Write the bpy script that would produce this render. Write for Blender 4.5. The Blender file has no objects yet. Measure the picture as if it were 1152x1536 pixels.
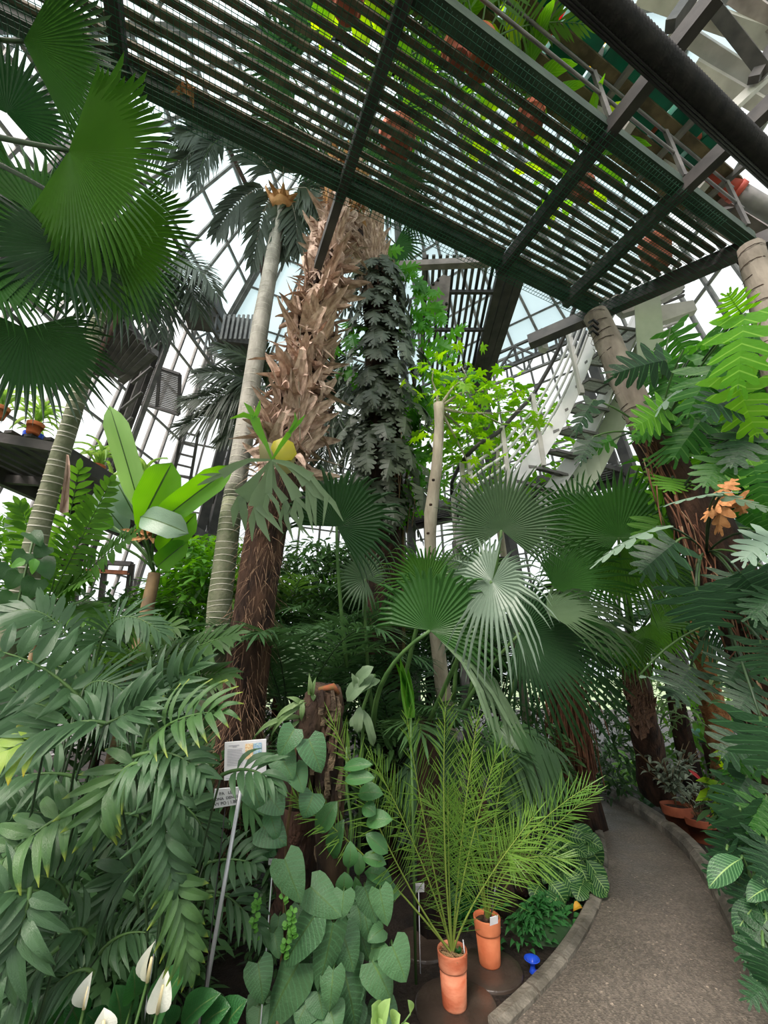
import bpy, math, random
from mathutils import Vector as V, Matrix
R = random.Random(11)
C = bpy.context.scene.collection
SC = bpy.context.scene
# ---------------------------------------------------------------- camera, sky, exposure
FP, PT, EYE = 600.0, math.radians(21.2), 1.6
cd = bpy.data.cameras.new('camera'); cam = bpy.data.objects.new('camera', cd); C.objects.link(cam)
cd.sensor_fit = 'VERTICAL'; cd.sensor_height = 36.0; cd.lens = FP / 1536 * 36.0
cam.location = (0, 0, EYE); cam.rotation_euler = (math.pi / 2 + PT, 0, 0)
cd.clip_start = 0.02; cd.clip_end = 300
SC.camera = cam
SC.view_settings.view_transform = 'Standard'; SC.view_settings.look = 'None'
SC.view_settings.gamma = 1.0; SC.view_settings.use_curve_mapping = False
SC.view_settings.exposure = 0.8
w = bpy.data.worlds.new('overcast_sky'); SC.world = w; w.use_nodes = True
nt = w.node_tree; bg = nt.nodes['Background']
tc = nt.nodes.new('ShaderNodeTexCoord'); sx = nt.nodes.new('ShaderNodeSeparateXYZ')
nt.links.new(tc.outputs['Generated'], sx.inputs[0])
cr = nt.nodes.new('ShaderNodeValToRGB'); nt.links.new(sx.outputs['Z'], cr.inputs[0])
cr.color_ramp.elements[0].position = 0.0; cr.color_ramp.elements[0].color = (.90, .93, .97, 1)
cr.color_ramp.elements[1].position = .6; cr.color_ramp.elements[1].color = (1, 1, 1, 1)
nt.links.new(cr.outputs[0], bg.inputs[0]); bg.inputs[1].default_value = .72
ld = bpy.data.lights.new('veiled_sun', 'SUN'); ld.energy = 5.4; ld.angle = math.radians(36); ld.color = (1, .86, .80)
sun = bpy.data.objects.new('veiled_sun', ld); C.objects.link(sun); sun.rotation_euler = (math.radians(38), math.radians(-8), math.radians(-25))
cy = SC.cycles
cy.max_bounces = 6; cy.diffuse_bounces = 3; cy.glossy_bounces = 2; cy.transmission_bounces = 4; cy.transparent_max_bounces = 24
cy.sample_clamp_indirect = 6

CP, SP = math.cos(PT), math.sin(PT)
def ray(px, py):
    x = (px - 576) / FP; u = (768 - py) / FP
    return V((x, CP - u * SP, SP + u * CP))
def P(px, py, D): return V((0, 0, EYE)) + ray(px, py) * D
def Z(px, py, z):
    d = ray(px, py); return V((0, 0, EYE)) + d * ((z - EYE) / d.z)
CAM = V((0, 0, EYE))

# ---------------------------------------------------------------- materials
def lin(c):
    return tuple(((v / 255) / 12.92 if v / 255 <= .04045 else ((v / 255 + .055) / 1.055) ** 2.4) for v in c) + (1,)
MATS = {}
def base_mat(name):
    m = bpy.data.materials.new(name); m.use_nodes = True
    return m, m.node_tree, m.node_tree.nodes['Principled BSDF'], m.node_tree.nodes['Material Output']
def N(t, k, **kw):
    n = t.nodes.new(k)
    for a, b in kw.items(): setattr(n, a, b)
    return n
def mixcol(t, fac, a, b):
    n = N(t, 'ShaderNodeMix', data_type='RGBA')
    for s, v in ((0, fac), (6, a), (7, b)):
        if hasattr(v, 'links'): t.links.new(v, n.inputs[s])
        else: n.inputs[s].default_value = v
    return n.outputs[2]
def mat(name, c1, c2=None, rough=.6, scale=8, bump=0, metal=0, bscale=None, detail=4, stretch=None, spec=.4):
    if name in MATS: return MATS[name]
    m, t, p, o = base_mat(name)
    c2 = c2 or c1
    g = N(t, 'ShaderNodeTexCoord'); nz = N(t, 'ShaderNodeTexNoise'); nz.inputs['Scale'].default_value = scale; nz.inputs['Detail'].default_value = detail
    src = g.outputs['Object']
    if stretch:
        mp = N(t, 'ShaderNodeMapping'); mp.inputs['Scale'].default_value = stretch; t.links.new(src, mp.inputs[0]); src = mp.outputs[0]
    t.links.new(src, nz.inputs['Vector'])
    rm = N(t, 'ShaderNodeValToRGB'); rm.color_ramp.elements[0].position = .35; rm.color_ramp.elements[1].position = .65
    rm.color_ramp.elements[0].color = lin(c1); rm.color_ramp.elements[1].color = lin(c2)
    t.links.new(nz.outputs['Fac'], rm.inputs[0])
    oi = N(t, 'ShaderNodeObjectInfo'); hs = N(t, 'ShaderNodeHueSaturation'); ml = N(t, 'ShaderNodeMapRange')
    ml.inputs[3].default_value = .85; ml.inputs[4].default_value = 1.15
    t.links.new(oi.outputs['Random'], ml.inputs[0]); t.links.new(ml.outputs[0], hs.inputs['Value'])
    t.links.new(rm.outputs[0], hs.inputs['Color']); t.links.new(hs.outputs[0], p.inputs['Base Color'])
    p.inputs['Roughness'].default_value = rough; p.inputs['Metallic'].default_value = metal
    p.inputs['Specular IOR Level'].default_value = spec
    if bump:
        n2 = N(t, 'ShaderNodeTexNoise'); n2.inputs['Scale'].default_value = bscale or scale * 4; n2.inputs['Detail'].default_value = 6
        t.links.new(src, n2.inputs['Vector'])
        b = N(t, 'ShaderNodeBump'); b.inputs['Strength'].default_value = bump; b.inputs['Distance'].default_value = .02
        t.links.new(n2.outputs['Fac'], b.inputs['Height']); t.links.new(b.outputs[0], p.inputs['Normal'])
    MATS[name] = m; return m
def leaf(name, c1, c2=None, rough=.42, trans=.35, tcol=None, veins=None, vcol=None, scale=3, tipcol=None, spec=.45, lobe=0):
    """leaf skin: two greens, translucence, optional pale side veins (from UV) and yellowing tip"""
    if name in MATS: return MATS[name]
    m, t, p, o = base_mat(name)
    c2 = c2 or tuple(min(255, int(v * 1.18)) for v in c1)
    if c1[1] > c1[0] * 1.4 and c1[2] > c1[1] * .5: c1, c2 = [(c[0] * .95, c[1] * .9, c[2] * .86) for c in (c1, c2)]
    g = N(t, 'ShaderNodeTexCoord'); nz = N(t, 'ShaderNodeTexNoise'); nz.inputs['Scale'].default_value = scale
    t.links.new(g.outputs['Object'], nz.inputs['Vector'])
    oi = N(t, 'ShaderNodeObjectInfo')
    ad = N(t, 'ShaderNodeMath', operation='MULTIPLY_ADD'); t.links.new(oi.outputs['Random'], ad.inputs[0]); ad.inputs[1].default_value = .8; 
    sb = N(t, 'ShaderNodeMath', operation='SUBTRACT'); t.links.new(nz.outputs['Fac'], sb.inputs[0]); sb.inputs[1].default_value = .4
    t.links.new(sb.outputs[0], ad.inputs[2])
    col = mixcol(t, ad.outputs[0], lin(c1), lin(c2))
    if veins or tipcol:
        uv = N(t, 'ShaderNodeUVMap'); sp = N(t, 'ShaderNodeSeparateXYZ'); t.links.new(uv.outputs[0], sp.inputs[0])
    if veins:
        au = N(t, 'ShaderNodeMath', operation='ABSOLUTE'); t.links.new(sp.outputs[0], au.inputs[0])
        m1 = N(t, 'ShaderNodeMath', operation='MULTIPLY_ADD'); t.links.new(au.outputs[0], m1.inputs[0]); m1.inputs[1].default_value = -.22 - .2 * lobe; t.links.new(sp.outputs[1], m1.inputs[2])
        m2 = N(t, 'ShaderNodeMath', operation='MULTIPLY'); t.links.new(m1.outputs[0], m2.inputs[0]); m2.inputs[1].default_value = veins
        m3 = N(t, 'ShaderNodeMath', operation='PINGPONG'); t.links.new(m2.outputs[0], m3.inputs[0]); m3.inputs[1].default_value = .5
        m4 = N(t, 'ShaderNodeMapRange'); t.links.new(m3.outputs[0], m4.inputs[0]); m4.inputs[1].default_value = .475 if lobe else .04; m4.inputs[2].default_value = .42 if lobe else .17
        m4.inputs[3].default_value = 1; m4.inputs[4].default_value = 0
        col = mixcol(t, m4.outputs[0], col, lin(vcol))
    if tipcol:
        m5 = N(t, 'ShaderNodeMapRange'); t.links.new(sp.outputs[1], m5.inputs[0]); m5.inputs[1].default_value = .8; m5.inputs[2].default_value = 1.02
        col = mixcol(t, m5.outputs[0], col, lin(tipcol))
    t.links.new(col, p.inputs['Base Color']); p.inputs['Roughness'].default_value = rough * .9; p.inputs['Specular IOR Level'].default_value = spec
    n2 = N(t, 'ShaderNodeTexNoise'); n2.inputs['Scale'].default_value = 26; t.links.new(g.outputs['Object'], n2.inputs['Vector'])
    bp = N(t, 'ShaderNodeBump'); bp.inputs['Strength'].default_value = .25; bp.inputs['Distance'].default_value = .01; t.links.new(n2.outputs['Fac'], bp.inputs['Height']); t.links.new(bp.outputs[0], p.inputs['Normal'])
    tr = N(t, 'ShaderNodeBsdfTranslucent')
    if tcol: tr.inputs[0].default_value = lin(tcol)
    else:
        hs = N(t, 'ShaderNodeHueSaturation'); hs.inputs['Value'].default_value = 1.5; hs.inputs['Saturation'].default_value = 1.15; hs.inputs['Hue'].default_value = .485
        t.links.new(col, hs.inputs['Color']); t.links.new(hs.outputs[0], tr.inputs[0])
    mx = N(t, 'ShaderNodeMixShader'); mx.inputs[0].default_value = trans
    t.links.new(p.outputs[0], mx.inputs[1]); t.links.new(tr.outputs[0], mx.inputs[2]); t.links.new(mx.outputs[0], o.inputs[0])
    MATS[name] = m; return m
def glass_mat(name, tint, diff, fac):
    m, t, p, o = base_mat(name); t.nodes.remove(p)
    a = N(t, 'ShaderNodeBsdfTransparent'); a.inputs[0].default_value = tint
    b = N(t, 'ShaderNodeBsdfTranslucent'); b.inputs[0].default_value = diff
    nz = N(t, 'ShaderNodeTexNoise'); nz.inputs['Scale'].default_value = 1.2; g = N(t, 'ShaderNodeTexCoord'); t.links.new(g.outputs['Object'], nz.inputs['Vector'])
    mr = N(t, 'ShaderNodeMapRange'); mr.inputs[3].default_value = fac * .5; mr.inputs[4].default_value = fac * 1.5; t.links.new(nz.outputs['Fac'], mr.inputs[0])
    mx = N(t, 'ShaderNodeMixShader'); t.links.new(mr.outputs[0], mx.inputs[0])
    t.links.new(a.outputs[0], mx.inputs[1]); t.links.new(b.outputs[0], mx.inputs[2]); t.links.new(mx.outputs[0], o.inputs[0])
    return m
GLASS = glass_mat('wall_glass', (.97, .985, .985, 1), (.9, .95, .95, 1), .08)
ROOFG = glass_mat('roof_glass', (.75, .845, .865, 1), (.8, .9, .92, 1), .3)
STEEL = mat('grey_steel', (92, 90, 90), (120, 116, 114), .55, 6, .1)
DSTEEL = mat('dark_steel', (50, 48, 48), (74, 70, 68), .6, 5, .1)
PALE = mat('pale_painted_steel', (176, 172, 166), (205, 200, 194), .5, 4, .05)
PINK = mat('pinkish_grey_paint', (120, 110, 108), (158, 146, 142), .6, 5, .1)
WHITEP = mat('white_paint', (205, 203, 205), (228, 226, 226), .45, 3, .03)
GREENW = mat('greenish_white_paint', (165, 176, 150), (190, 198, 176), .5, 3, .03)
SLATM = mat('weathered_slat', (70, 68, 56), (116, 106, 88), .8, 9, .3, stretch=(1, 1, 1))
GBEAM = mat('dark_green_beam', (38, 58, 46), (58, 78, 62), .6, 6, .1)
NETM = mat('green_net', (24, 74, 54), (36, 94, 70), .6)
TERRA = mat('terracotta', (190, 98, 58), (216, 130, 88), .75, 7, .15)
SOIL = mat('wet_soil', (26, 21, 17), (54, 44, 36), .75, 5, .8, bscale=40)
POTSOIL = mat('potting_soil', (34, 26, 20), (80, 62, 46), .95, 40, .8)
PAVER = mat('wet_paver', (52, 44, 38), (76, 66, 58), .28, 4, .12, bscale=60)
KERB = mat('mossy_kerb', (88, 84, 74), (136, 130, 118), .6, 8, .5, bscale=50)
FLAKE = mat('bark_flake', (66, 54, 42), (122, 106, 84), .9, 14, .8)
BARK = mat('stump_bark', (38, 27, 22), (84, 64, 48), .9, 9, 1.0, stretch=(1, 1, .25))
DBARK = mat('dark_bark', (30, 21, 16), (72, 50, 38), .95, 14, 1.0, stretch=(1, 1, .3))
REDBARK = mat('red_brown_bark', (36, 24, 19), (84, 60, 46), .95, 12, 1.0, stretch=(1, 1, .35))
FIBRE = mat('palm_fibre', (84, 62, 48), (146, 118, 94), .95, 20, .5)
RINGB = mat('ringed_bark', (128, 126, 116), (172, 168, 158), .85, 7, .4, stretch=(1, 1, .5))
RINGL = mat('ring_scar', (176, 174, 158), (196, 194, 180), .85)
GRINGB = mat('green_ringed_bark', (84, 96, 66), (134, 136, 112), .8, 6, .4)
BOOT = mat('dry_leaf_base', (150, 122, 106), (214, 188, 170), .9, 5, .4)
BOOT2 = mat('orange_leaf_base', (178, 124, 78), (216, 168, 120), .9, 5, .4)
WBARK = mat('pale_bark', (158, 148, 130), (198, 188, 168), .85, 9, .6, stretch=(1, 1, .3))
PBARK = mat('philodendron_bark', (128, 118, 106), (176, 164, 150), .85, 7, .5, stretch=(1, 1, .4))
BROWNF = mat('brown_coir', (130, 84, 48), (184, 130, 84), .95, 16, 1.0)
ROOTM = mat('aerial_root', (112, 88, 66), (168, 142, 112), .9, 8)
STRING = mat('red_brown_root', (86, 54, 40), (140, 96, 72), .9, 8)
STEM = mat('green_stem', (62, 94, 48), (84, 116, 62), .5, 6)
DSTEM = mat('dark_green_stem', (34, 54, 34), (56, 78, 48), .5, 6)
BSTEM = mat('brown_stem', (84, 68, 44), (118, 98, 66), .7, 6)
ALU = mat('aluminium', (150, 152, 156), (180, 182, 186), .35, 3, metal=.6)
WPLA = mat('white_plastic', (226, 228, 232), (240, 240, 244), .4)
INK = mat('black_ink', (40, 42, 46))
GINK = mat('grey_ink', (150, 150, 162))
BLUEC = mat('blue_glaze', (20, 60, 190), (50, 100, 225), .15, 5)
BLACKP = mat('black_plastic', (18, 19, 20), (30, 31, 32), .5)
PIPEB = mat('black_ribbed_hose', (20, 20, 23), (40, 38, 38), .85, 12, .3)
GRPIPE = mat('grey_pipe', (118, 116, 116), (150, 146, 144), .6, 5, .1)
REDP = mat('red_paint', (172, 70, 58), (196, 92, 74), .6, 5, .1)
TRAYG = mat('green_plastic', (16, 92, 72), (28, 122, 94), .35, 4)
WOODB = mat('damp_wood', (72, 62, 46), (112, 98, 74), .85, 7, .4)
PLANTB = mat('brown_planter', (48, 30, 24), (66, 42, 34), .6, 4)
SPATH = leaf('white_spathe', (226, 230, 216), (238, 240, 230), .5, .3)
SPAD = mat('cream_spadix', (222, 208, 160), (236, 222, 180), .7)
DEADL = mat('dead_leaf', (170, 112, 66), (204, 146, 96), .85, 6, .2)
# leaf skins
PD = leaf('palm_leaflet', (62, 100, 70), (84, 126, 88), .42, .25)
PDT = leaf('palm_leaflet_tip', (66, 108, 66), (92, 138, 82), .42, .28, tipcol=(160, 176, 70))
PDK = leaf('dark_palm_leaflet', (62, 104, 68), (88, 134, 86), .45, .25)
PMID = leaf('mid_palm_leaflet', (56, 98, 50), (86, 132, 64), .45, .35)
PBRI = leaf('bright_palm_leaflet', (72, 116, 50), (98, 146, 62), .45, .4)
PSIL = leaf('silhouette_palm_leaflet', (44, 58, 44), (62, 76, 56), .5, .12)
DATE = leaf('date_leaflet', (92, 136, 60), (132, 172, 78), .42, .3)
FANB = leaf('bright_fan', (72, 118, 50), (98, 144, 66), .38, .46)
FAND = leaf('dark_fan', (40, 78, 48), (56, 98, 58), .45, .3)
FANP = leaf('sheen_pale_fan', (116, 138, 118), (140, 158, 138), .4, .2)  # paleness is leaf sheen painted into the base colour
FANG = leaf('grey_fan', (84, 118, 88), (108, 142, 108), .45, .3)
FANC = leaf('green_fan', (58, 104, 52), (80, 126, 64), .4, .42)
PHIL = leaf('philodendron_leaf', (66, 112, 76), (88, 138, 94), .42, .22, veins=9, vcol=(78, 126, 84))
PHILR = leaf('crinkled_leaf', (72, 118, 80), (94, 142, 98), .42, .2, veins=11, vcol=(88, 134, 90))
PHILS = leaf('smooth_leaf', (64, 118, 70), (84, 142, 84), .36, .25)
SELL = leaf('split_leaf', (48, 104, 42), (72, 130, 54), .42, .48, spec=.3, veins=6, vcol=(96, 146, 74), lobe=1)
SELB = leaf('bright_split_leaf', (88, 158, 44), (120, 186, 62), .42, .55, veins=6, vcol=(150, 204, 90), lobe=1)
SELD = leaf('shade_toned_split_leaf', (30, 66, 42), (46, 86, 54), .45, .25, spec=.3, veins=6, vcol=(58, 98, 60), lobe=1)  # canopy shade is painted into this darkened leaf colour
SELP = leaf('pale_split_leaf', (120, 148, 128), (140, 164, 140), .42, .25)
MON = leaf('dark_monstera', (66, 76, 60), (92, 102, 84), .5, .15)
MONG = leaf('green_monstera', (62, 128, 40), (92, 160, 56), .45, .5)
BAN = leaf('banana_leaf', (88, 150, 48), (112, 172, 62), .42, .5, veins=40, vcol=(96, 160, 56))
BANL = leaf('light_banana_leaf', (140, 186, 104), (160, 200, 126), .42, .5, veins=40, vcol=(150, 194, 116))
BANP = leaf('pale_banana_leaf', (132, 160, 138), (150, 176, 150), .42, .25, veins=40, vcol=(140, 168, 146))
STAG = leaf('staghorn_frond', (106, 132, 98), (128, 152, 116), .5, .25)
STAGB = leaf('young_staghorn', (90, 156, 50), (112, 176, 66), .5, .5)
SHIELD = leaf('shield_frond', (134, 132, 92), (150, 150, 70), .6, .3, tipcol=(170, 180, 50))
MAPLE = leaf('maple_leaf', (104, 168, 40), (150, 200, 62), .5, .55)
SPL = leaf('lily_leaf', (44, 98, 54), (64, 122, 70), .36, .3, veins=16, vcol=(56, 112, 62))
ZEB = leaf('zebra_leaf', (34, 80, 40), (46, 98, 50), .42, .3, veins=8, vcol=(140, 184, 104))
CAL = leaf('calathea_leaf', (44, 96, 60), (60, 112, 70), .42, .25, veins=12, vcol=(104, 150, 100))
SPOT = leaf('pale_spotted_leaf', (150, 190, 110), (176, 208, 132), .45, .3)
MOSS = leaf('club_moss', (44, 106, 50), (66, 134, 66), .6, .3)
UNDER = leaf('undergrowth_leaf', (56, 96, 58), (78, 122, 70), .5, .3)
UNDERB = leaf('bright_undergrowth_leaf', (86, 142, 54), (126, 180, 74), .5, .45)
OLIVE = leaf('olive_leaf', (96, 112, 90), (150, 162, 142), .45, .2)
LIME = leaf('lime_leaf', (150, 200, 44), (176, 214, 66), .5, .6)
YEL = leaf('yellow_leaf', (200, 200, 60), (214, 206, 80), .5, .4)
CREEP = leaf('creeper_leaf', (96, 158, 66), (122, 180, 88), .45, .35)

# ---------------------------------------------------------------- objects and meshes
def own(o, name, parent, M=None):
    o.name = name; C.objects.link(o)
    if parent is not None:
        o.parent = parent
        off = Matrix.Translation(-parent.location) if parent.parent is None else Matrix()
        o.matrix_basis = off @ (M if M is not None else Matrix())
    elif M is not None: o.matrix_basis = M
    return o
def tag(o, label=None, cat=None, group=None, kind=None):
    if label: o['label'] = label
    if cat: o['category'] = cat
    if group: o['group'] = group
    if kind: o['kind'] = kind
    return o
def thing(name, label, cat, base, group=None):
    o = bpy.data.objects.new(name, None); C.objects.link(o); o.location = V(base); o.empty_display_size = .1
    return tag(o, label, cat, group)
SLAB = {}
def struct(name, base=(0, 0, 0), label=None):
    if label is None:
        k = SLAB[name] = SLAB.get(name, -1) + 1; L = STL.get(name); label = (L[k] if k < len(L) else None) if L else None
    o = bpy.data.objects.new(name, None); C.objects.link(o); o.location = V(base)
    return tag(o, label, None, None, 'structure')
def put(mesh, name, parent, M=None, label=None, kind=None):
    o = bpy.data.objects.new(name, mesh); own(o, name, parent, M); return tag(o, label, None, None, kind)
STL = {'floor': ['dark wet soil covering the planting beds'], 'ground': ['pale lawn seen outside through the lowest panes'], 'path': ['wet gravel path curving away at the lower right'],
 'kerb': ['low rounded kerb of short stones along the inner left side of the path', 'tall dark kerb along the outer right side of the path'],
 'wall_far': ['tall glass wall at the far left behind the banana plant'], 'wall_far_right': ['tall glass wall behind the monstera trunk'], 'wall_left': ['glass wall along the left behind the plant walkway'],
 'wall_right': ['glass wall on the right behind the philodendron'], 'wall_near': ['glass wall at the near end behind the path'], 'wall_near_left': ['glass wall at the near left side'],
 'ceiling': ['sloping glass roof above the wall behind the monstera trunk', 'sloping pale glass roof beside the ringed palm crown', 'sloping glass roof above the left wall', 'sloping glass roof over the near left', 'sloping glass roof over the near end', 'sloping glass roof above the right wall', 'one half of the glass cap at the roof top', 'other half of the glass cap at the roof top'],
 'roof_truss': ['lattice truss under the roof edge behind the monstera trunk', 'lower dark lattice truss behind the monstera trunk', 'lattice truss under the far roof edge', 'lower dark lattice truss before the far roof', 'lattice truss under the left roof edge', 'lower dark lattice truss at the left'],
 'roof_beam': ['steel tie between lattice trusses at the right', 'steel tie between lattice trusses at the far corner', 'steel tie between lattice trusses at the left corner'],
 'column': ['laced steel column behind the monstera trunk', 'laced steel column at the far left corner', 'laced steel column at the near left', 'laced steel column on the right behind the stairs', 'inclined bundle of steel columns above the banana plant'],
 'window_1': ['low window with a rusty bar between palms at the left'], 'beam': ['grey girders under the roof right of the red pipe', 'pale and dark steel girders in the top right corner']}
class MB:
    def __init__(s): s.v = []; s.f = []; s.m = []; s.uv = {}
    def add(s, vs, fs, mi=0):
        k = len(s.v); s.v += [tuple(q) for q in vs]; s.f += [tuple(i + k for i in f) for f in fs]; s.m += [mi] * len(fs)
    def beam(s, p, q, wd, h, up=(0, 0, 1), mi=0):
        p, q = V(p), V(q); d = (q - p).normalized(); up = V(up)
        sd = d.cross(up)
        if sd.length < 1e-4: sd = d.cross(V((1, 0, 0)))
        sd.normalize(); u = sd.cross(d).normalized(); a, b = sd * wd / 2, u * h / 2
        s.add([p - a - b, p + a - b, p + a + b, p - a + b, q - a - b, q + a - b, q + a + b, q - a + b],
              [(0, 3, 2, 1), (4, 5, 6, 7), (0, 1, 5, 4), (1, 2, 6, 5), (2, 3, 7, 6), (3, 0, 4, 7)], mi); return s
    def tube(s, pts, rad, n=8, mi=0, jit=0, caps=True):
        pts = [V(p) for p in pts]; L = len(pts); k0 = len(s.v); ref = None
        if not isinstance(rad, (list, tuple)): rad = [rad] * L
        for i, p in enumerate(pts):
            d = (pts[min(i + 1, L - 1)] - pts[max(i - 1, 0)]).normalized()
            if ref is None: ref = d.cross(V((0, 1, .13)) if abs(d.y) < .9 else V((1, 0, .1))).normalized()
            a = (ref - d * ref.dot(d)).normalized(); ref = a; b = d.cross(a)
            for j in range(n):
                t = 2 * math.pi * j / n; r = rad[i] * (1 + (R.uniform(-jit, jit) if jit else 0))
                s.v.append(tuple(p + a * math.cos(t) * r + b * math.sin(t) * r))
        for i in range(L - 1):
            for j in range(n):
                s.f.append((k0 + i * n + j, k0 + i * n + (j + 1) % n, k0 + (i + 1) * n + (j + 1) % n, k0 + (i + 1) * n + j)); s.m.append(mi)
        if caps:
            s.f.append(tuple(k0 + j for j in reversed(range(n)))); s.f.append(tuple(k0 + (L - 1) * n + j for j in range(n))); s.m += [mi, mi]
        return s
    def lathe(s, c, prof, n=28, mi=0, caps=False):
        k0 = len(s.v); c = V(c)
        for r, z in prof:
            for j in range(n):
                t = 2 * math.pi * j / n; s.v.append(tuple(c + V((r * math.cos(t), r * math.sin(t), z))))
        for i in range(len(prof) - 1):
            for j in range(n):
                s.f.append((k0 + i * n + j, k0 + i * n + (j + 1) % n, k0 + (i + 1) * n + (j + 1) % n, k0 + (i + 1) * n + j)); s.m.append(mi)
        if caps:
            s.f.append(tuple(k0 + j for j in reversed(range(n)))); s.f.append(tuple(k0 + (len(prof) - 1) * n + j for j in range(n))); s.m += [mi, mi]
        return s
    def strip(s, p, d, nrm, L, wd, sag=0, prof=((0, .3), (.3, 1), (.7, .8), (1, 0)), mi=0, fold=0):
        """a narrow leaf from p along d, bending down by sag"""
        d = d.normalized(); sd = d.cross(nrm)
        if sd.length < 1e-4: sd = d.cross(V((0, 1, .2)))
        sd.normalize(); vs = []; fs = []; up = sd.cross(d)
        for t, ww in prof:
            c = p + d * (L * t) + V((0, 0, -sag * L * t * t))
            if ww == 0: vs.append(c)
            else: vs += [c - sd * ww * wd / 2 + up * fold * wd, c + sd * ww * wd / 2 + up * fold * wd]
        for i in range(len(prof) - 1):
            a = 2 * i
            fs.append((a, a + 1, a + 3, a + 2) if prof[i + 1][1] else (a, a + 1, a + 2))
        s.add(vs, fs, mi)
    def mesh(s, name, *mats, smooth=True):
        me = bpy.data.meshes.new(name); me.from_pydata(s.v, [], s.f)
        for m in mats: me.materials.append(m)
        if len(mats) > 1: me.polygons.foreach_set('material_index', s.m)
        if smooth: me.polygons.foreach_set('use_smooth', [True] * len(me.polygons))
        me.update(); return me
    def obj(s, name, m, parent=None, smooth=False, label=None, kind=None):
        ms = m if isinstance(m, (list, tuple)) else [m]
        return put(s.mesh(name, *ms, smooth=smooth), name, parent, None, label, kind)
def bez(a, b, c, n):
    a, b, c = V(a), V(b), V(c)
    return [a * (1 - t) ** 2 + b * 2 * t * (1 - t) + c * t * t for t in (i / n for i in range(n + 1))]
def beam_obj(name, p, q, wd, h, m, parent, up=(0, 0, 1), label=None):
    return MB().beam(p, q, wd, h, up).obj(name, m, parent, label=label)
def tube_obj(name, pts, rad, m, parent, n=8, jit=0, label=None):
    return MB().tube(pts, rad, n, 0, jit).obj(name, m, parent, True, label)

# ---- leaf templates: unit length along +Y, unit full width along X, normal +Z
def leaf_tpl(name, prof, m, mid=None, arch=.12, fold=.12, n=8, cord=0, wave=0, tiptwist=0):
    vs, fs, mi, uv = [], [], [], []
    cols = (-1, -.55, -.05, .05, .55, 1)
    for i in range(n + 1):
        t = i / n; hw = prof(t) / 2
        for c in cols:
            y = t - cord * abs(c) * max(0, 1 - t * 3.2)
            z = arch * 4 * t * (1 - t) + fold * abs(c) * hw * 2 - .25 * arch * abs(c) * abs(c) + wave * math.sin(t * 19 + (2 if c > 0 else 0)) * abs(c)
            vs.append((c * hw, y, z)); uv.append((c, t))
    for i in range(n):
        for j in range(5):
            a = i * 6 + j; fs.append((a, a + 1, a + 7, a + 6)); mi.append(1 if j == 2 and mid else 0)
    me = bpy.data.meshes.new(name); me.from_pydata(vs, [], fs); me.materials.append(m)
    if mid: me.materials.append(mid); me.polygons.foreach_set('material_index', mi)
    me.polygons.foreach_set('use_smooth', [True] * len(fs))
    u = me.uv_layers.new(name='UVMap')
    for lp in me.loops: u.data[lp.index].uv = uv[lp.vertex_index]
    me.update(); return me
def p_lance(t): return max(0.0, math.sin(math.pi * t ** .75)) ** .85 + (.02 if t < .99 else 0)
def p_ovate(t): return min(1, ((t + .012) * 4.2) ** .6) * (1 - t) ** .62 * 1.12
def p_heart(t): return min(1, ((t + .06) * 5) ** .5) * (1 - t ** 1.6) ** .72
def p_spathe(t): return max(.02 if t < .5 else 0, math.sin(math.pi * min(1, t ** 1.1)) ** .8)
def p_oblong(t): return min(1, ((t + .01) * 4) ** .6) * min(1, ((1 - t) * 5) ** .6 if t < 1 else 0)
def p_ellip(t): return max(.02 if t < .5 else 0, math.sin(math.pi * min(1, t)) ** .7)
def p_shovel(t): return min(1, ((t + .02) * 2.2) ** .9) * (min(1, ((1 - t) * 6)) ** .5 if t < 1 else 0)
def lobed_tpl(name, m, nl=6, sinus=.3, prof=p_heart, fwd=.14, droop=.16, mid=None, fat=.62, ripple=.04):
    """deeply cut leaf: one finger per side and step, joined along the midrib"""
    mb = MB(); rr = random.Random(len(name) + nl)
    def zz(x, y): return -droop * (abs(x) * 1.1 + max(0, y) ** 2 * .9)
    for sgn in (-1, 1):
        for k in range(nl):
            a, b = k / nl, (k + 1) / nl; tm = (a + b) / 2
            W = max(.12, prof(min(.97, tm)) / 2) * rr.uniform(.9, 1.08)
            bk = -.18 * max(0, 1 - tm * 2.6)
            fw = fwd + bk * 2.2
            sA, sB = max(.03, sinus * prof(a) / 2), max(.0, sinus * prof(min(.98, b)) / 2)
            m0, m1 = (0, a), (0, b)
            A, B = (sA, a + .02 + fw * .25), (sB, b + .02 + fw * .25 - .015)
            wd = (b - a) * fat
            A2, B2 = (W * .62, tm + fw * .62 - wd * .62), (W * .62, tm + fw * .62 + wd * .55)
            A3, B3 = (W * .88, tm + fw * .86 - wd * .34), (W * .86, tm + fw * .9 + wd * .34)
            T = (W, tm + fw * 1.05)
            pts = [m0, m1, B, A, B2, A2, B3, A3, T]
            if k == nl - 1: pts[1] = (0, 1.0); pts[2] = (.03, .93)
            r2 = rr.uniform(-ripple, ripple)
            vs = [(sgn * x, y, zz(x, y) + (r2 * x * 2)) for x, y in pts]
            fs = [(0, 1, 2, 3), (3, 2, 4, 5), (5, 4, 6, 7), (7, 6, 8)]
            if sgn < 0: fs = [f[::-1] for f in fs]
            mb.add(vs, fs)
    mb.add([(-.012, 0, .006), (.012, 0, .006), (.004, .97, zz(0, .97) + .006), (-.004, .97, zz(0, .97) + .006)], [(0, 1, 2, 3)], 1)
    me = mb.mesh(name, m, mid or m); u = me.uv_layers.new(name='UVMap')
    for lp in me.loops: u.data[lp.index].uv = me.vertices[lp.vertex_index].co.xy
    return me
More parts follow.
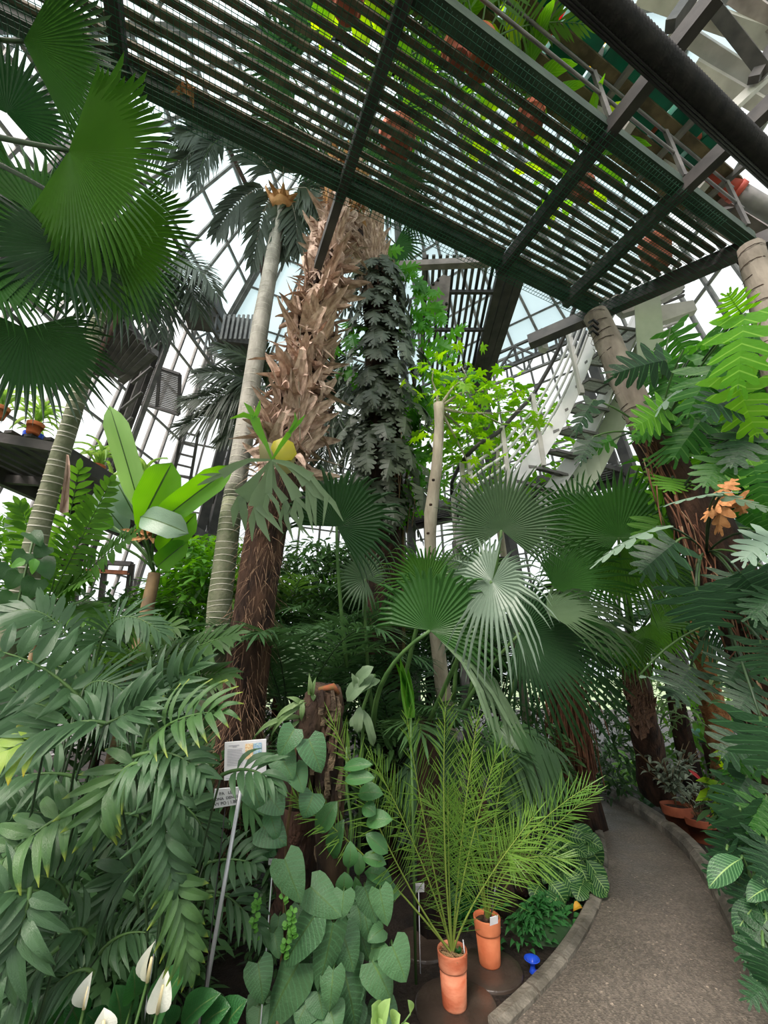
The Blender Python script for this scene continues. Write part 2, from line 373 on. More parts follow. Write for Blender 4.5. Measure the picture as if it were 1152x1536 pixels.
def palmate_tpl(name, m, nl=7):
    mb = MB()
    for k in range(nl):
        a = math.radians(-110 + 220 * k / (nl - 1)); L = 1 - .35 * abs(k - (nl - 1) / 2) / (nl / 2)
        d = V((math.sin(a), math.cos(a), 0)); s = V((d.y, -d.x, 0))
        mb.add([(0, 0, 0), d * L * .5 - s * .15 + V((0, 0, .03)), d * L + V((0, 0, -.12)), d * L * .5 + s * .15 + V((0, 0, .03))], [(0, 1, 2, 3)])
    return mb.mesh(name, m)
def lm(base, tip, nrm, width, roll=0):
    """matrix that lays a unit leaf from base to tip, facing nrm"""
    base, tip = V(base), V(tip); y = tip - base; L = y.length; y.normalize(); nrm = V(nrm)
    z = nrm - y * nrm.dot(y)
    if z.length < 1e-3: z = V((0, .1, 1)) - y * y.z
    z.normalize(); x = y.cross(z).normalized()
    if roll:
        c, s = math.cos(roll), math.sin(roll); x, z = x * c + z * s, z * c - x * s
    M = Matrix(((x.x * width, y.x * L, z.x * L, base.x), (x.y * width, y.y * L, z.y * L, base.y), (x.z * width, y.z * L, z.z * L, base.z), (0, 0, 0, 1)))
    return M
def tocam(p, up=.6):
    return ((CAM - V(p)).normalized() + V((0, 0, up))).normalized()

# ---- palm fronds
def frond(root, p0, p1, p2, n=26, ll=.35, lw=.035, a0=70, a1=25, sag=.25, m=None, rm=None, t0=.18, up=None, rr=.008, lift=.15, name='frond', leaflets=None, label=None, env=None, jit=.12, term=True):
    """one feather leaf; leaflets=template makes every leaflet an object of its own"""
    pts = bez(p0, p1, p2, 10); up = V(up) if up else V((0, 0, 1))
    rad = [rr * (1 - .75 * i / 10) for i in range(11)]
    mb = MB(); mb.tube(pts, rad, 5, 1 if not leaflets else 0, caps=False)
    lst = []
    p0, p1, p2 = V(p0), V(p1), V(p2)
    for i in range(n):
        t = t0 + (1 - t0) * (i + .5) / n
        pos = p0 * (1 - t) ** 2 + p1 * 2 * t * (1 - t) + p2 * t * t
        T = ((p1 - p0) * (1 - t) + (p2 - p1) * t).normalized()
        S = T.cross(up)
        if S.length < .05: S = T.cross(V((0, 1, .3)))
        S.normalize(); Nn = S.cross(T)
        q = (t - t0) / (1 - t0)
        ln = ll * (env(q) if env else (.45 + .55 * math.sin(math.pi * (q * .8 + .16)))) * R.uniform(1 - jit * .6, 1 + jit * .4)
        for sg in (-1, 1):
            a = math.radians(a0 + (a1 - a0) * q + R.uniform(-60, 60) * jit)
            d = (T * math.cos(a) + S * sg * math.sin(a) + Nn * (lift + R.uniform(-jit, jit))).normalized()
            lst.append((pos, d, Nn, ln))
    if term: lst.append((p2, (p2 - p1).normalized(), up, ll * .5))
    if leaflets:
        fo = mb.obj(name, rm or STEM, root, True, label)
        for pos, d, Nn, ln in lst:
            tip = pos + (d + V((0, 0, -sag * R.uniform(.6, 1.4)))).normalized() * ln
            me = R.choice(leaflets) if isinstance(leaflets, (list, tuple)) else leaflets
            put(me, 'leaflet', fo, lm(pos, tip, Nn, lw * R.uniform(.85, 1.1) * (.6 + .4 * ln / ll)))
        return fo
    for pos, d, Nn, ln in lst: mb.strip(pos, d, Nn, ln, lw, sag * R.uniform(.6, 1.3))
    return mb.obj(name, [m, rm or STEM], root, True, label)
def crown(root, top, n, L, e0, e1, az0=0, az1=360, **kw):
    """n fronds round a stem top; elevation e0..e1 degrees, arching over"""
    for i in range(n):
        az = math.radians(az0 + (az1 - az0) * (i + R.uniform(.2, .8)) / n); el = math.radians(R.uniform(e0, e1)); l = L * R.uniform(.82, 1.1)
        h = V((math.cos(az), math.sin(az), 0))
        p1 = top + (h * math.cos(el) + V((0, 0, math.sin(el)))) * l * .6
        p2 = top + h * l * (.55 + .35 * math.cos(el)) + V((0, 0, math.sin(el) * l * .75 - l * kw.get('arc', .35)))
        k2 = {k: v for k, v in kw.items() if k != 'arc'}
        frond(root, top, p1, p2, **k2)
# ---- fan leaves
def fan(root, hub, tipdir, nrm, Rr, nseg=44, arc=300, split=.5, droop=.5, m=None, cup=.12, name='fan_leaf', label=None, pleat=.045, taper=1, pet=None, petm=None, petr=.012, jag=.1):
    hub = V(hub); y = V(tipdir).normalized(); z = V(nrm); z = (z - y * z.dot(y)).normalized(); x = y.cross(z)
    mb = MB(); h = math.radians(arc) / nseg / 2
    st = (.004, .3, split, split + (1 - split) * .45, split + (1 - split) * .75, 1.0)
    for i in range(nseg):
        a = -math.radians(arc) / 2 + h * (2 * i + 1); q = abs(a) / (math.radians(arc) / 2)
        L = Rr * (1 - .28 * q ** 2 * taper) * R.uniform(1 - jag, 1 + jag * .5)
        dr = droop * R.uniform(.55, 1.35); vs = []
        for k, s in enumerate(st):
            ex = max(0, (s - split) / (1 - split)); hw = h * (1 if s <= split else (1 - ex) * 1.0)
            for c in (-1, 0, 1):
                if k == 5 and c: continue
                aa = a + c * hw * (1 if s <= split else split / s * 1.05)
                r = s * L
                pt = hub + (y * math.cos(aa) + x * math.sin(aa)) * r + z * (cup * r * (1 - math.cos(aa) * .6) * (1 - s * .5) + (pleat * r if c == 0 else 0))
                if ex > 0:
                    pt = pt + V((0, 0, -1)) * dr * L * .55 * ex ** 1.7 - (y * math.cos(aa) + x * math.sin(aa)) * dr * .22 * L * ex ** 2
                vs.append(pt)
        fs = []
        for k in range(4):
            b = 3 * k; fs += [(b, b + 1, b + 4, b + 3), (b + 1, b + 2, b + 5, b + 4)]
        fs += [(12, 13, 15), (13, 14, 15)]
        mb.add(vs, fs)
    o = mb.obj(name, m, root, False, label)
    if pet is not None:
        pts = bez(pet[0], pet[1], hub, 8); tube_obj('petiole', pts, [petr * 1.5 - petr * .6 * i / 8 for i in range(9)], petm or STEM, root, 6)
    return o
UGN = iter(())
def leafcloud(name, c, rad, n, size, m, parent=None, seed=0, kind='stuff', label=None, cat=None, asp=.35, zmin=.03):
    rr = random.Random(seed); mb = MB(); c = V(c)
    for _ in range(n):
        while True:
            q = V((rr.uniform(-1, 1), rr.uniform(-1, 1), rr.uniform(-1, 1)))
            if q.length < 1 and (q.length > .45): break
        p = c + V((q.x * rad[0], q.y * rad[1], q.z * rad[2]))
        if p.z < zmin: continue
        d = (V((q.x, q.y, 0)) * .8 + V((rr.uniform(-.7, .7), rr.uniform(-.7, .7), rr.uniform(-.5, .3)))).normalized()
        L = size * rr.uniform(.6, 1.3)
        mb.strip(p, d, V((rr.uniform(-.5, .5), rr.uniform(-.5, .5), 1)), L, L * asp, .25)
    o = mb.obj(name, m, parent, False, label, kind)
    if parent is None: o['label'] = next(UGN); o['category'] = 'undergrowth'
    return o

# ================================================================ THE SETTING
HC = V((.15, 5.1, 0))                                   # centre of the six-sided house
def ang(d): return V((math.cos(math.radians(d)), math.sin(math.radians(d)), 0))
def hexc(ap, k, z=0): return HC + ang(24.7 + 60 * k) * (ap / math.cos(math.pi / 6)) + V((0, 0, z))   # corner between sides k-1 and k
fl = struct('floor')
MB().beam((0, -6, -.05), (0, 18, -.05), 30, .1).obj('floor', SOIL, fl)
def facet(name, bl, br, tr, tl, nc, nr, bar=.05, glass=GLASS, gm=STEEL, thick=.07, coarse=False):
    """one glazed side: upright mullions, cross bars and a pane in every opening"""
    root = struct(name, bl)
    bl, br, tr, tl = V(bl), V(br), V(tr), V(tl)
    nrm = (br - bl).cross(tl - bl).normalized()
    def q(i, j):
        a = bl + (br - bl) * i; b = tl + (tr - tl) * i; return a + (b - a) * j
    for i in range(nc + 1):
        big = i in (0, nc)
        beam_obj('mullion', q(i / nc, 0), q(i / nc, 1), bar * (2.2 if big else 1), thick * (2 if big else 1), gm, root, nrm)
    for j in range(nr + 1):
        beam_obj('transom', q(0, j / nr), q(1, j / nr), bar * .8, thick * .8, gm, root, nrm)
    for i in range(nc):
        for j in range(nr):
            vs = [q(i / nc, j / nr), q((i + 1) / nc, j / nr), q((i + 1) / nc, (j + 1) / nr), q(i / nc, (j + 1) / nr)]
            mb = MB(); mb.add([v - nrm * .004 for v in vs] + [v + nrm * .004 for v in vs],
                              [(3, 2, 1, 0), (4, 5, 6, 7), (0, 1, 5, 4), (1, 2, 6, 5), (2, 3, 7, 6), (3, 0, 4, 7)])
            mb.obj('pane', glass, root)
    return root
A0, A1, ZW, ZT, A2 = 6.9, 5.2, 9.6, 15.0, 1.2
wn = {0: 'wall_far_right', 1: 'wall_far', 2: 'wall_left', 3: 'wall_near_left', 4: 'wall_near', 5: 'wall_right'}
for k in range(6):
    near = k in (3, 4)
    facet(wn[k], hexc(A0, k), hexc(A0, k + 1), hexc(A1, k + 1, ZW), hexc(A1, k, ZW), 4 if near else 12, 3 if near else 11, .045)
    facet('ceiling', hexc(A1, k, ZW), hexc(A1, k + 1, ZW), hexc(A2, k + 1, ZT), hexc(A2, k, ZT), 3 if near else 8, 3 if near else 7, .06, ROOFG, STEEL, .1)
facet('ceiling', hexc(A2, 0, ZT), hexc(A2, 1, ZT), hexc(A2, 2, ZT), hexc(A2, 3, ZT), 2, 2, .06, ROOFG, STEEL, .1)
facet('ceiling', hexc(A2, 3, ZT), hexc(A2, 4, ZT), hexc(A2, 5, ZT), hexc(A2, 0, ZT), 2, 2, .06, ROOFG, STEEL, .1)
# masonry plinth and ground outside
og = struct('ground'); MB().beam((0, -60, -.2), (0, 90, -.2), 150, .1).obj('ground', mat('outside_lawn', (110, 130, 90), (140, 156, 120), .9, .3), og)

def lattice(name, p, q, h, nseg, m=STEEL, bar=.06):
    root = struct(name, p); p, q = V(p), V(q); up = V((0, 0, h))
    beam_obj('chord', p, q, bar, bar, m, root); beam_obj('chord', p + up, q + up, bar, bar, m, root)
    for i in range(nseg):
        a, b = p + (q - p) * (i / nseg), p + (q - p) * ((i + 1) / nseg)
        beam_obj('diagonal', a if i % 2 == 0 else a + up, b + up if i % 2 == 0 else b, bar * .7, bar * .7, m, root)
        beam_obj('post', b, b + up, bar * .7, bar * .7, m, root)
    return root
for k in (0, 1, 2):
    a, b = hexc(A1 - .3, k, ZW - .7), hexc(A1 - .3, k + 1, ZW - .7)
    lattice('roof_truss', a, b, .7, 12)
    lattice('roof_truss', hexc(4.1, k, 8.6), hexc(4.1, k + 1, 8.6), .55, 10, DSTEEL)
    beam_obj('chord', hexc(4.1, k, 8.6), hexc(A1, k, ZW), .1, .1, STEEL, struct('roof_beam', hexc(4.1, k, 8.6)))

# inclined steel columns at the corners of the inner ring
for k, ap in ((1, 4.4), (2, 4.1), (3, 4.5), (0, 4.7)):
    r = struct('column', hexc(ap, k))
    a, b = hexc(ap + .5, k, 0), hexc(ap - .7, k, 8.8)
    d = ang(24.7 + 60 * k + 90) * .13
    for s in (-1, 1): beam_obj('flange', a + d * s, b + d * s, .06, .2, DSTEEL, r, d)
    for i in range(9):
        p = a + (b - a) * (i / 9); q = a + (b - a) * ((i + 1) / 9)
        beam_obj('lacing', p - d, q + d, .05, .03, STEEL, r)

# far galleries: beams, slatted floors seen from below
def gallery(name, label, a0, a1, z, k0, k1, ns, m=DSTEEL, rail=True, rs=5, group=None):
    mid = (hexc(a0, k0, z) + hexc(a0, k1, z)) / 2
    r = thing(name, label, 'walkway', hexc(a0, k0, z), group)
    i0, i1, o0, o1 = hexc(a0, k0, z), hexc(a0, k1, z), hexc(a1, k0, z), hexc(a1, k1, z)
    beam_obj('edge_beam', i0, i1, .08, .16, DSTEEL, r); beam_obj('edge_beam', o0, o1, .08, .16, DSTEEL, r)
    for i in range(ns):
        t = (i + .5) / ns; beam_obj('slat', i0 + (o0 - i0) * t + V((0, 0, .09)), i1 + (o1 - i1) * t + V((0, 0, .09)), (a1 - a0) / ns * .62, .03, m, r)
    for i in range(5):
        t = i / 4; beam_obj('joist', i0 + (i1 - i0) * t, o0 + (o1 - o0) * t, .06, .1, DSTEEL, r)
    if rail:
        for i in range(rs):
            t = i / (rs - 1); beam_obj('post', i0 + (i1 - i0) * t, i0 + (i1 - i0) * t + V((0, 0, .95)), .04, .04, STEEL, r)
        for h in (.3, .6, .95): beam_obj('rail', i0 + V((0, 0, h)), i1 + V((0, 0, h)), .03, .03, STEEL, r)
    return r
gallery('walkway', 'dark slatted walkway across the far glass wall, middle one of three levels', 4.0, 5.1, 5.3, 1, 2, 9)
gallery('walkway', 'topmost dark slatted walkway high on the far glass wall below the truss', 3.9, 4.9, 7.5, 1, 2, 8)
gallery('walkway', 'lowest dark walkway across the far glass wall above the bottom windows', 4.3, 5.5, 3.1, 1, 2, 9, rail=False)
gallery('walkway', 'low slatted plant walkway along the left glass wall holding potted plants', 3.3, 4.5, 3.65, 2, 3, 9, rail=False)
gallery('walkway', 'dark slatted walkway on the far right glass wall behind the climber trunk', 3.9, 5.0, 5.3, 0, 1, 9)
# inclined corner column and slatted walkway end on the left
co = struct('column', P(110, 830, 6.4))
for dx, m_ in ((-12, DSTEEL), (0, STEEL), (12, DSTEEL), (26, STEEL)): beam_obj('flange', P(104 + dx, 850, 6.4), P(236 + dx * .8, 500, 7.0), .07, .12, m_, co)
for i in range(9): t = i / 9; beam_obj('lacing', P(95 + 132 * t, 840 - 340 * t, 6.35), P(125 + 132 * t, 815 - 340 * t, 6.35), .04, .03, STEEL, co)
we = thing('walkway', 'short slatted walkway end jutting out beside the left corner column', 'walkway', P(200, 560, 6.2))
for i in range(12): t = i / 11; beam_obj('slat', P(110 + 78 * t, 560 + 6 * t - 90 * t * 0, 6.2), P(160 + 68 * t, 452 + 78 * t, 5.4), .07, .03, DSTEEL, we)
beam_obj('edge_beam', P(182, 570, 6.2), P(233, 528, 5.9), .1, .12, STEEL, we); beam_obj('edge_beam', P(225, 532, 5.9), P(168, 452, 5.3), .08, .1, DSTEEL, we)
# louvred guard panel on the far gallery
lp = thing('louvre_panel', 'louvred panel of thin slats with a small opening on the far walkway', 'louvre', P(205, 600, 7.6))
c0, c1, c2, c3 = P(203, 602, 7.6), P(268, 622, 7.6), P(270, 562, 7.6), P(210, 542, 7.6)
for i in range(22):
    t = (i + .5) / 22; beam_obj('slat', c0 + (c3 - c0) * t, c1 + (c2 - c1) * t, .03, .018, STEEL, lp)
for a, b in ((c0, c3), (c1, c2), (c3, c2), (c0, c1), ((c0 + c1) / 2, (c2 + c3) / 2)): beam_obj('frame_bar', a, b, .05, .05, DSTEEL, lp)
# roof ventilation boxes by the truss
for n, (px, py, d, lb) in enumerate(((305, 465, 9.4, 'upper dark corrugated vent box beside the far roof truss'), (362, 505, 8.8, 'lower dark corrugated vent box beside the far roof truss'))):
    q = P(px, py, d); b = thing('vent_box', lb, 'vent', q)
    MB().beam(q - V((.35, 0, 0)), q + V((.35, .12, 0)), .5, .7).obj('casing', DSTEEL, b)
    for i in range(7): MB().beam(q + V((-.3 + .1 * i, -.27, -.34)), q + V((-.3 + .1 * i, -.27, .34)), .05, .03, (0, 1, 0)).obj('rib', STEEL, b)
# ladder on the far wall
ld_ = thing('ladder', 'steel ladder standing against the far windows', 'ladder', P(258, 742, 7.4))
la, lb_, lc, ldd = P(245, 800, 7.4), P(271, 806, 7.4), P(274, 640, 7.4), P(298, 646, 7.4)
beam_obj('stile', la, lc, .05, .05, DSTEEL, ld_); beam_obj('stile', lb_, ldd, .05, .05, DSTEEL, ld_)
for i in range(10): t = (i + .5) / 10; beam_obj('rung', la + (lc - la) * t, lb_ + (ldd - lb_) * t, .03, .03, DSTEEL, ld_)
# white edged low windows between plants on the left: frame of a lower light
wf = struct('window_1', P(110, 905, 7.6))
e = [P(112, 903, 7.6), P(190, 908, 7.6), P(198, 846, 7.6), P(118, 842, 7.6)]
for a, b in ((0, 1), (1, 2), (2, 3), (3, 0)): beam_obj('window_frame', e[a], e[b], .1, .08, DSTEEL, wf)
beam_obj('window_frame', (e[0] + e[1]) / 2, (e[2] + e[3]) / 2, .09, .08, DSTEEL, wf); beam_obj('window_frame', e[3] - (e[3] - e[0]) * .22, e[2] - (e[2] - e[1]) * .22, .09, .07, mat('rusty_steel', (110, 66, 44), (140, 84, 56), .8), wf)

# ---------------------------------------------------------------- path, kerbs
def strip_px(L, z): return [Z(x, y, z) for x, y in L]
left = [(735, 1560), (800, 1498), (850, 1440), (884, 1385), (902, 1340), (908, 1295), (903, 1255), (892, 1225), (875, 1203), (850, 1190), (815, 1180)]
right = [(1190, 1560), (1150, 1488), (1118, 1432), (1090, 1378), (1062, 1326), (1030, 1280), (990, 1245), (955, 1220), (925, 1202), (895, 1186), (865, 1176)]
def smooth(pts, n=4):
    out = []
    for i in range(len(pts) - 1):
        a, b, c, d = pts[max(i - 1, 0)], pts[i], pts[i + 1], pts[min(i + 2, len(pts) - 1)]
        for k in range(n):
            t = k / n
            out.append(.5 * ((2 * b) + (c - a) * t + (2 * a - 5 * b + 4 * c - d) * t * t + (-a + 3 * b - 3 * c + d) * t ** 3))
    out.append(pts[-1]); return out
L3, R3 = smooth(strip_px(left, .02)), smooth(strip_px(right, .02))
L3 = [L3[0] + V((.15, -1.6, 0)) * 1] + L3; R3 = [R3[0] + V((.5, -1.6, 0))] + R3
mb = MB()
for i in range(len(L3)):
    for t in range(7): mb.v.append(tuple(L3[i] + (R3[i] - L3[i]) * (t / 6) + V((0, 0, .012 * (1 - (t / 3 - 1) ** 2)))))
for i in range(len(L3) - 1):
    for t in range(6): mb.f.append((i * 7 + t, i * 7 + t + 1, i * 7 + t + 8, i * 7 + t + 7)); mb.m.append(0)
PATHM, t_, p_, o_ = base_mat('wet_gravel_path')
g_ = N(t_, 'ShaderNodeTexCoord'); n1 = N(t_, 'ShaderNodeTexVoronoi'); n1.inputs['Scale'].default_value = 85; t_.links.new(g_.outputs['Object'], n1.inputs['Vector'])
n2 = N(t_, 'ShaderNodeTexNoise'); n2.inputs['Scale'].default_value = 2.2; t_.links.new(g_.outputs['Object'], n2.inputs['Vector'])
r1 = N(t_, 'ShaderNodeValToRGB'); t_.links.new(n1.outputs['Color'], r1.inputs[0])
for e_, (ps, c_) in zip(r1.color_ramp.elements, ((0.3, (104, 99, 92)), (.9, (138, 130, 120)))): e_.position = ps; e_.color = lin(c_)
x_ = r1.color_ramp.elements.new(.97); x_.color = lin((190, 176, 160))
r2 = N(t_, 'ShaderNodeValToRGB'); t_.links.new(n2.outputs['Fac'], r2.inputs[0]); r2.color_ramp.elements[0].color = (.62, .6, .58, 1); r2.color_ramp.elements[1].color = (1, .97, .93, 1)
mm = N(t_, 'ShaderNodeMix', data_type='RGBA', blend_type='MULTIPLY'); mm.inputs[0].default_value = 1; t_.links.new(r1.outputs[0], mm.inputs[6]); t_.links.new(r2.outputs[0], mm.inputs[7])
t_.links.new(mm.outputs[2], p_.inputs['Base Color'])
mr = N(t_, 'ShaderNodeMapRange'); mr.inputs[1].default_value = .4; mr.inputs[2].default_value = .62; mr.inputs[3].default_value = .3; mr.inputs[4].default_value = .6; t_.links.new(n2.outputs['Fac'], mr.inputs[0]); t_.links.new(mr.outputs[0], p_.inputs['Roughness'])
b_ = N(t_, 'ShaderNodeBump'); b_.inputs['Strength'].default_value = .55; b_.inputs['Distance'].default_value = .006; t_.links.new(n1.outputs['Distance'], b_.inputs['Height']); t_.links.new(b_.outputs[0], p_.inputs['Normal'])
pa = struct('path'); mb.obj('path', PATHM, pa, True)
def kerb(name, pts, h, wd, step, side, m=KERB):
    r = struct(name, pts[0]); acc = [0]
    for i in range(len(pts) - 1): acc.append(acc[-1] + (pts[i + 1] - pts[i]).length)
    def at(s):
        for i in range(len(acc) - 1):
            if s <= acc[i + 1]: return pts[i] + (pts[i + 1] - pts[i]) * ((s - acc[i]) / max(1e-6, acc[i + 1] - acc[i]))
        return pts[-1]
    s = 0
    while s < acc[-1] - .05:
        e = min(s + step * R.uniform(.9, 1.1), acc[-1]); mb = MB(); sec = []
        for q in range(5):
            p = at(s + .009 + (e - s - .018) * q / 4); d = (at(min(acc[-1], s + .01 + (e - s) * q / 4 + .05)) - at(max(0, s + (e - s) * q / 4 - .05))).normalized()
            n = V((-d.y, d.x, 0)) * side; sec.append((p, n))
        for p, n in sec:
            for a, z in ((-.02, -.03), (-.02, h * .72), (wd * .18, h), (wd * .8, h), (wd, h * .75), (wd, -.03)): mb.v.append((p.x + n.x * a, p.y + n.y * a, z))
        for q in range(4):
            for j in range(6): mb.f.append((q * 6 + j, q * 6 + (j + 1) % 6, q * 6 + 6 + (j + 1) % 6, q * 6 + 6 + j)); mb.m.append(0)
        mb.f += [tuple(range(6)), tuple(reversed(range(24, 30)))]; mb.m += [0, 0]
        o = mb.obj('kerb_stone', m, r); s = e
    return r
kerb('kerb', L3[2:], .055, .065, .34, 1)
kerb('kerb', R3[2:], .13, .11, .62, -1)

# ---------------------------------------------------------------- slatted walkway overhead
U, Vv = V((.908, .418, 0)), V((.418, -.908, 0)); ZP = 5.3; I1 = V((2.32, 3.28, 0)); WDT = 1.12
def W(u, v, z): return I1 + U * u + Vv * v + V((0, 0, z))
pf = thing('slatted_walkway', 'slatted walkway overhead with green beams and netting beneath', 'walkway', W(-2, 0, ZP))
bays = [-7.4, -5.9, -4.45, -2.92, -1.3, -.42]
nsl = 14
for k in range(nsl):
    v = .07 + (WDT - .14) * k / (nsl - 1); uend = .577 * v + .0
    cuts = bays + [uend]
    for i in range(len(cuts) - 1):
        if R.random() < .03: continue
        dz = R.uniform(-.004, .006)
        beam_obj('slat', W(cuts[i] + .01, v + R.uniform(-.006, .006), ZP + .02 + dz), W(cuts[i + 1] - .01, v + R.uniform(-.006, .006), ZP + .02 + dz), .042 * R.uniform(.9, 1.08), .026, SLATM, pf)
beam_obj('edge_beam', W(-7.6, 0, ZP - .04), W(0, 0, ZP - .04), .10, .13, GBEAM, pf)
beam_obj('edge_beam', W(-7.6, WDT, ZP - .04), W(.577 * WDT, WDT, ZP - .04), .10, .13, GBEAM, pf)
for b in bays: beam_obj('cross_beam', W(b, -.06, ZP - .1), W(b, WDT + .72, ZP - .1), .075, .12, DSTEEL, pf)
beam_obj('cantilever', W(-2.92, -.72, ZP - .12), W(-2.92, 0, ZP - .1), .07, .11, DSTEEL, pf)
beam_obj('cantilever', W(-.38, -.62, ZP - .12), W(.02, .02, ZP - .1), .12, .13, DSTEEL, pf)
beam_obj('cross_beam', W(.02, .02, ZP - .1), W(.577 * WDT + .06, WDT + .1, ZP - .1), .1, .14, DSTEEL, pf)
# netting: square mesh hung below the slats, sagging between the beams
mb = MB(); cs = .034
def sg(u, v): return ZP - .175 - .02 * abs(math.sin(u * 2.1)) * math.sin(math.pi * max(0, min(1, (v + .06) / 1.2)))
nu, nv = int(6.6 / cs), int(1.24 / cs)
for i in range(nu + 1):
    u = -6.5 + i * cs; lim = 35
    pts = [W(u, -.07 + 1.24 * j / 6, sg(u, -.07 + 1.24 * j / 6)) for j in range(7) if u < .577 * (-.07 + 1.24 * j / 6) + .05]
    for a, b in zip(pts, pts[1:]): mb.beam(a, b, .0034, .0034)
for j in range(nv + 1):
    v = -.07 + j * cs; ue = .577 * v + .04; n = 14
    pts = [W(-6.5 + (ue + 6.5) * i / n, v, sg(-6.5 + (ue + 6.5) * i / n, v)) for i in range(n + 1)]
    for a, b in zip(pts, pts[1:]): mb.beam(a, b, .0034, .0034)
mb.obj('netting', NETM, pf, kind='stuff')
# outer railing above the walkway
for u in (-5.9, -4.45, -2.92, -1.3, -.42, .5): beam_obj('post', W(u, WDT + .06, ZP), W(u, WDT + .06, ZP + .62), .03, .03, STEEL, pf)
for h in (.3, .6): tube_obj('rail', [W(-7, WDT + .06, ZP + h), W(.6, WDT + .06, ZP + h)], .012, STEEL, pf, 6)
# black ribbed hose along the outside
hp = thing('ribbed_hose', 'thick black ribbed duct hose running diagonally across the top right corner', 'duct', P(900, 0, 2.12))
d0, d1 = P(900, 0, 2.12), P(1152, 241, 2.8); dd = (d1 - d0)
a, b = d0 - dd * .8, d1 + dd * .5; n = 150; pts = []; rad = []
for i in range(n * 2 + 1): pts.append(a + (b - a) * i / (2 * n)); rad.append(.074 if i % 2 else .067)
MB().tube(pts, rad, 20, 0).obj('hose', PIPEB, hp, True)
sd = dd.cross(V((0, 0, 1))).normalized()
for s in (-.05, -.066, -.08): tube_obj('cable', [a + sd * s + V((0, 0, -.068 - s * .3)), b + sd * s + V((0, 0, -.068 - s * .3))], .008, BLACKP, hp, 6)
for t in (.05, .96): q = a + (b - a) * t; MB().tube([q - dd.normalized() * .03, q + dd.normalized() * .03], .078, 20).obj('hose_clamp', DSTEEL, hp, True)
# plant shelf with green trays above the outer railing
zs = ZP + .78
sh = thing('plant_shelf', 'damp wooden plant shelf above the overhead railing holding green trays', 'shelf', W(-3, WDT + .3, zs))
for v in (.84, 1.02, 1.2, 1.4): beam_obj('batten', W(-4.4, v, zs), W(.75, v, zs), .07, .045, WOODB, sh)
for u in (-4.2, -3.4, -2.6, -1.8, -1.0, -.2, .6): beam_obj('bracket', W(u, .8, zs - .05), W(u, 1.5, zs - .05), .04, .05, STEEL, sh)
for u in (-2.7, -1.05, -.1): beam_obj('strut', W(u, WDT + .06, ZP + .1), W(u, 1.0, zs - .05), .07, .05, PALE, sh)
TRL = ['leftmost', 'second', 'third', 'fourth', 'fifth', 'sixth', 'seventh', 'eighth', 'ninth', 'tenth']
for i in range(10):
    u = -3.6 + i * .43
    q = W(u, 1.12, zs + .035); t = thing('plant_tray', 'green plastic plant tray on the overhead shelf by the black hose, %s from the left' % (TRL[i] if i else 'first'), 'tray', q, 'green plastic trays on the overhead shelf')
    MB().beam(q - U * .18, q + U * .18, .5, .02).obj('tray_base', TRAYG, t)
    for s in (-1, 1):
        MB().beam(q - U * .18 + Vv * .25 * s + V((0, 0, .04)), q + U * .18 + Vv * .25 * s + V((0, 0, .04)), .012, .08).obj('tray_side', TRAYG, t)
        MB().beam(q + U * .18 * s - Vv * .25 + V((0, 0, .04)), q + U * .18 * s + Vv * .25 + V((0, 0, .04)), .012, .08).obj('tray_side', TRAYG, t)
# big beams, pipes on the right above the walkway
rp = thing('heating_pipe', 'grey heating pipe with a red painted section above the right walkway end', 'pipe', P(1040, 240, 3.9))
q0, q1, q2, q3 = P(1010, 222, 4.0), P(1047, 249, 4.0), P(1105, 287, 4.0), P(1190, 338, 4.0)
tube_obj('grey_section', [q2, q3], .085, GRPIPE, rp, 14); tube_obj('red_section', [q0 - (q1 - q0), q1, q2], .092, REDP, rp, 14, label='red painted pipe section')
tube_obj('collar', [q2 - (q2 - q1) * .06, q2 + (q2 - q1) * .06], .1, REDP, rp, 14); tube_obj('collar', [q1 - (q2 - q1) * .04, q1 + (q2 - q1) * .04], .1, REDP, rp, 14)
rb = struct('beam', P(1020, 260, 3.9))
for (ax, ay, bx, by, d, w_, h_) in ((1000, 270, 1160, 372, 4.3, .26, .1), (1000, 236, 1170, 345, 4.5, .16, .12)): beam_obj('girder', P(ax, ay, d), P(bx, by, d), w_, h_, PINK, rb)
for (ax, ay, bx, by) in ((1030, 300, 1058, 342), (1062, 322, 1100, 312), (1010, 300, 1040, 330)): beam_obj('brace', P(ax, ay, 4.2), P(bx, by, 4.2), .05, .04, STEEL, rb)
beam_obj('cross_girder', P(1110, 385, 3.75), P(1160, 372, 3.9), .1, .12, DSTEEL, rb)
tr_ = struct('beam', P(1000, 20, 4.4))
for (ax, ay, bx, by, d, w_, m_) in ((960, -10, 1160, 60, 4.4, .16, PALE), (1010, 40, 1165, 140, 4.6, .14, PALE), (1040, 100, 1165, 172, 4.6, .13, PALE), (1005, 40, 1040, -10, 4.2, .12, DSTEEL), (1062, 0, 1150, 112, 4.3, .12, DSTEEL), (1090, 170, 1165, 100, 4.4, .07, PALE), (1130, 120, 1165, 60, 4.3, .08, DSTEEL), (1100, -10, 1170, 40, 4.3, .14, PINK)):
    beam_obj('girder', P(ax, ay, d), P(bx, by, d), w_, .1, m_, tr_)

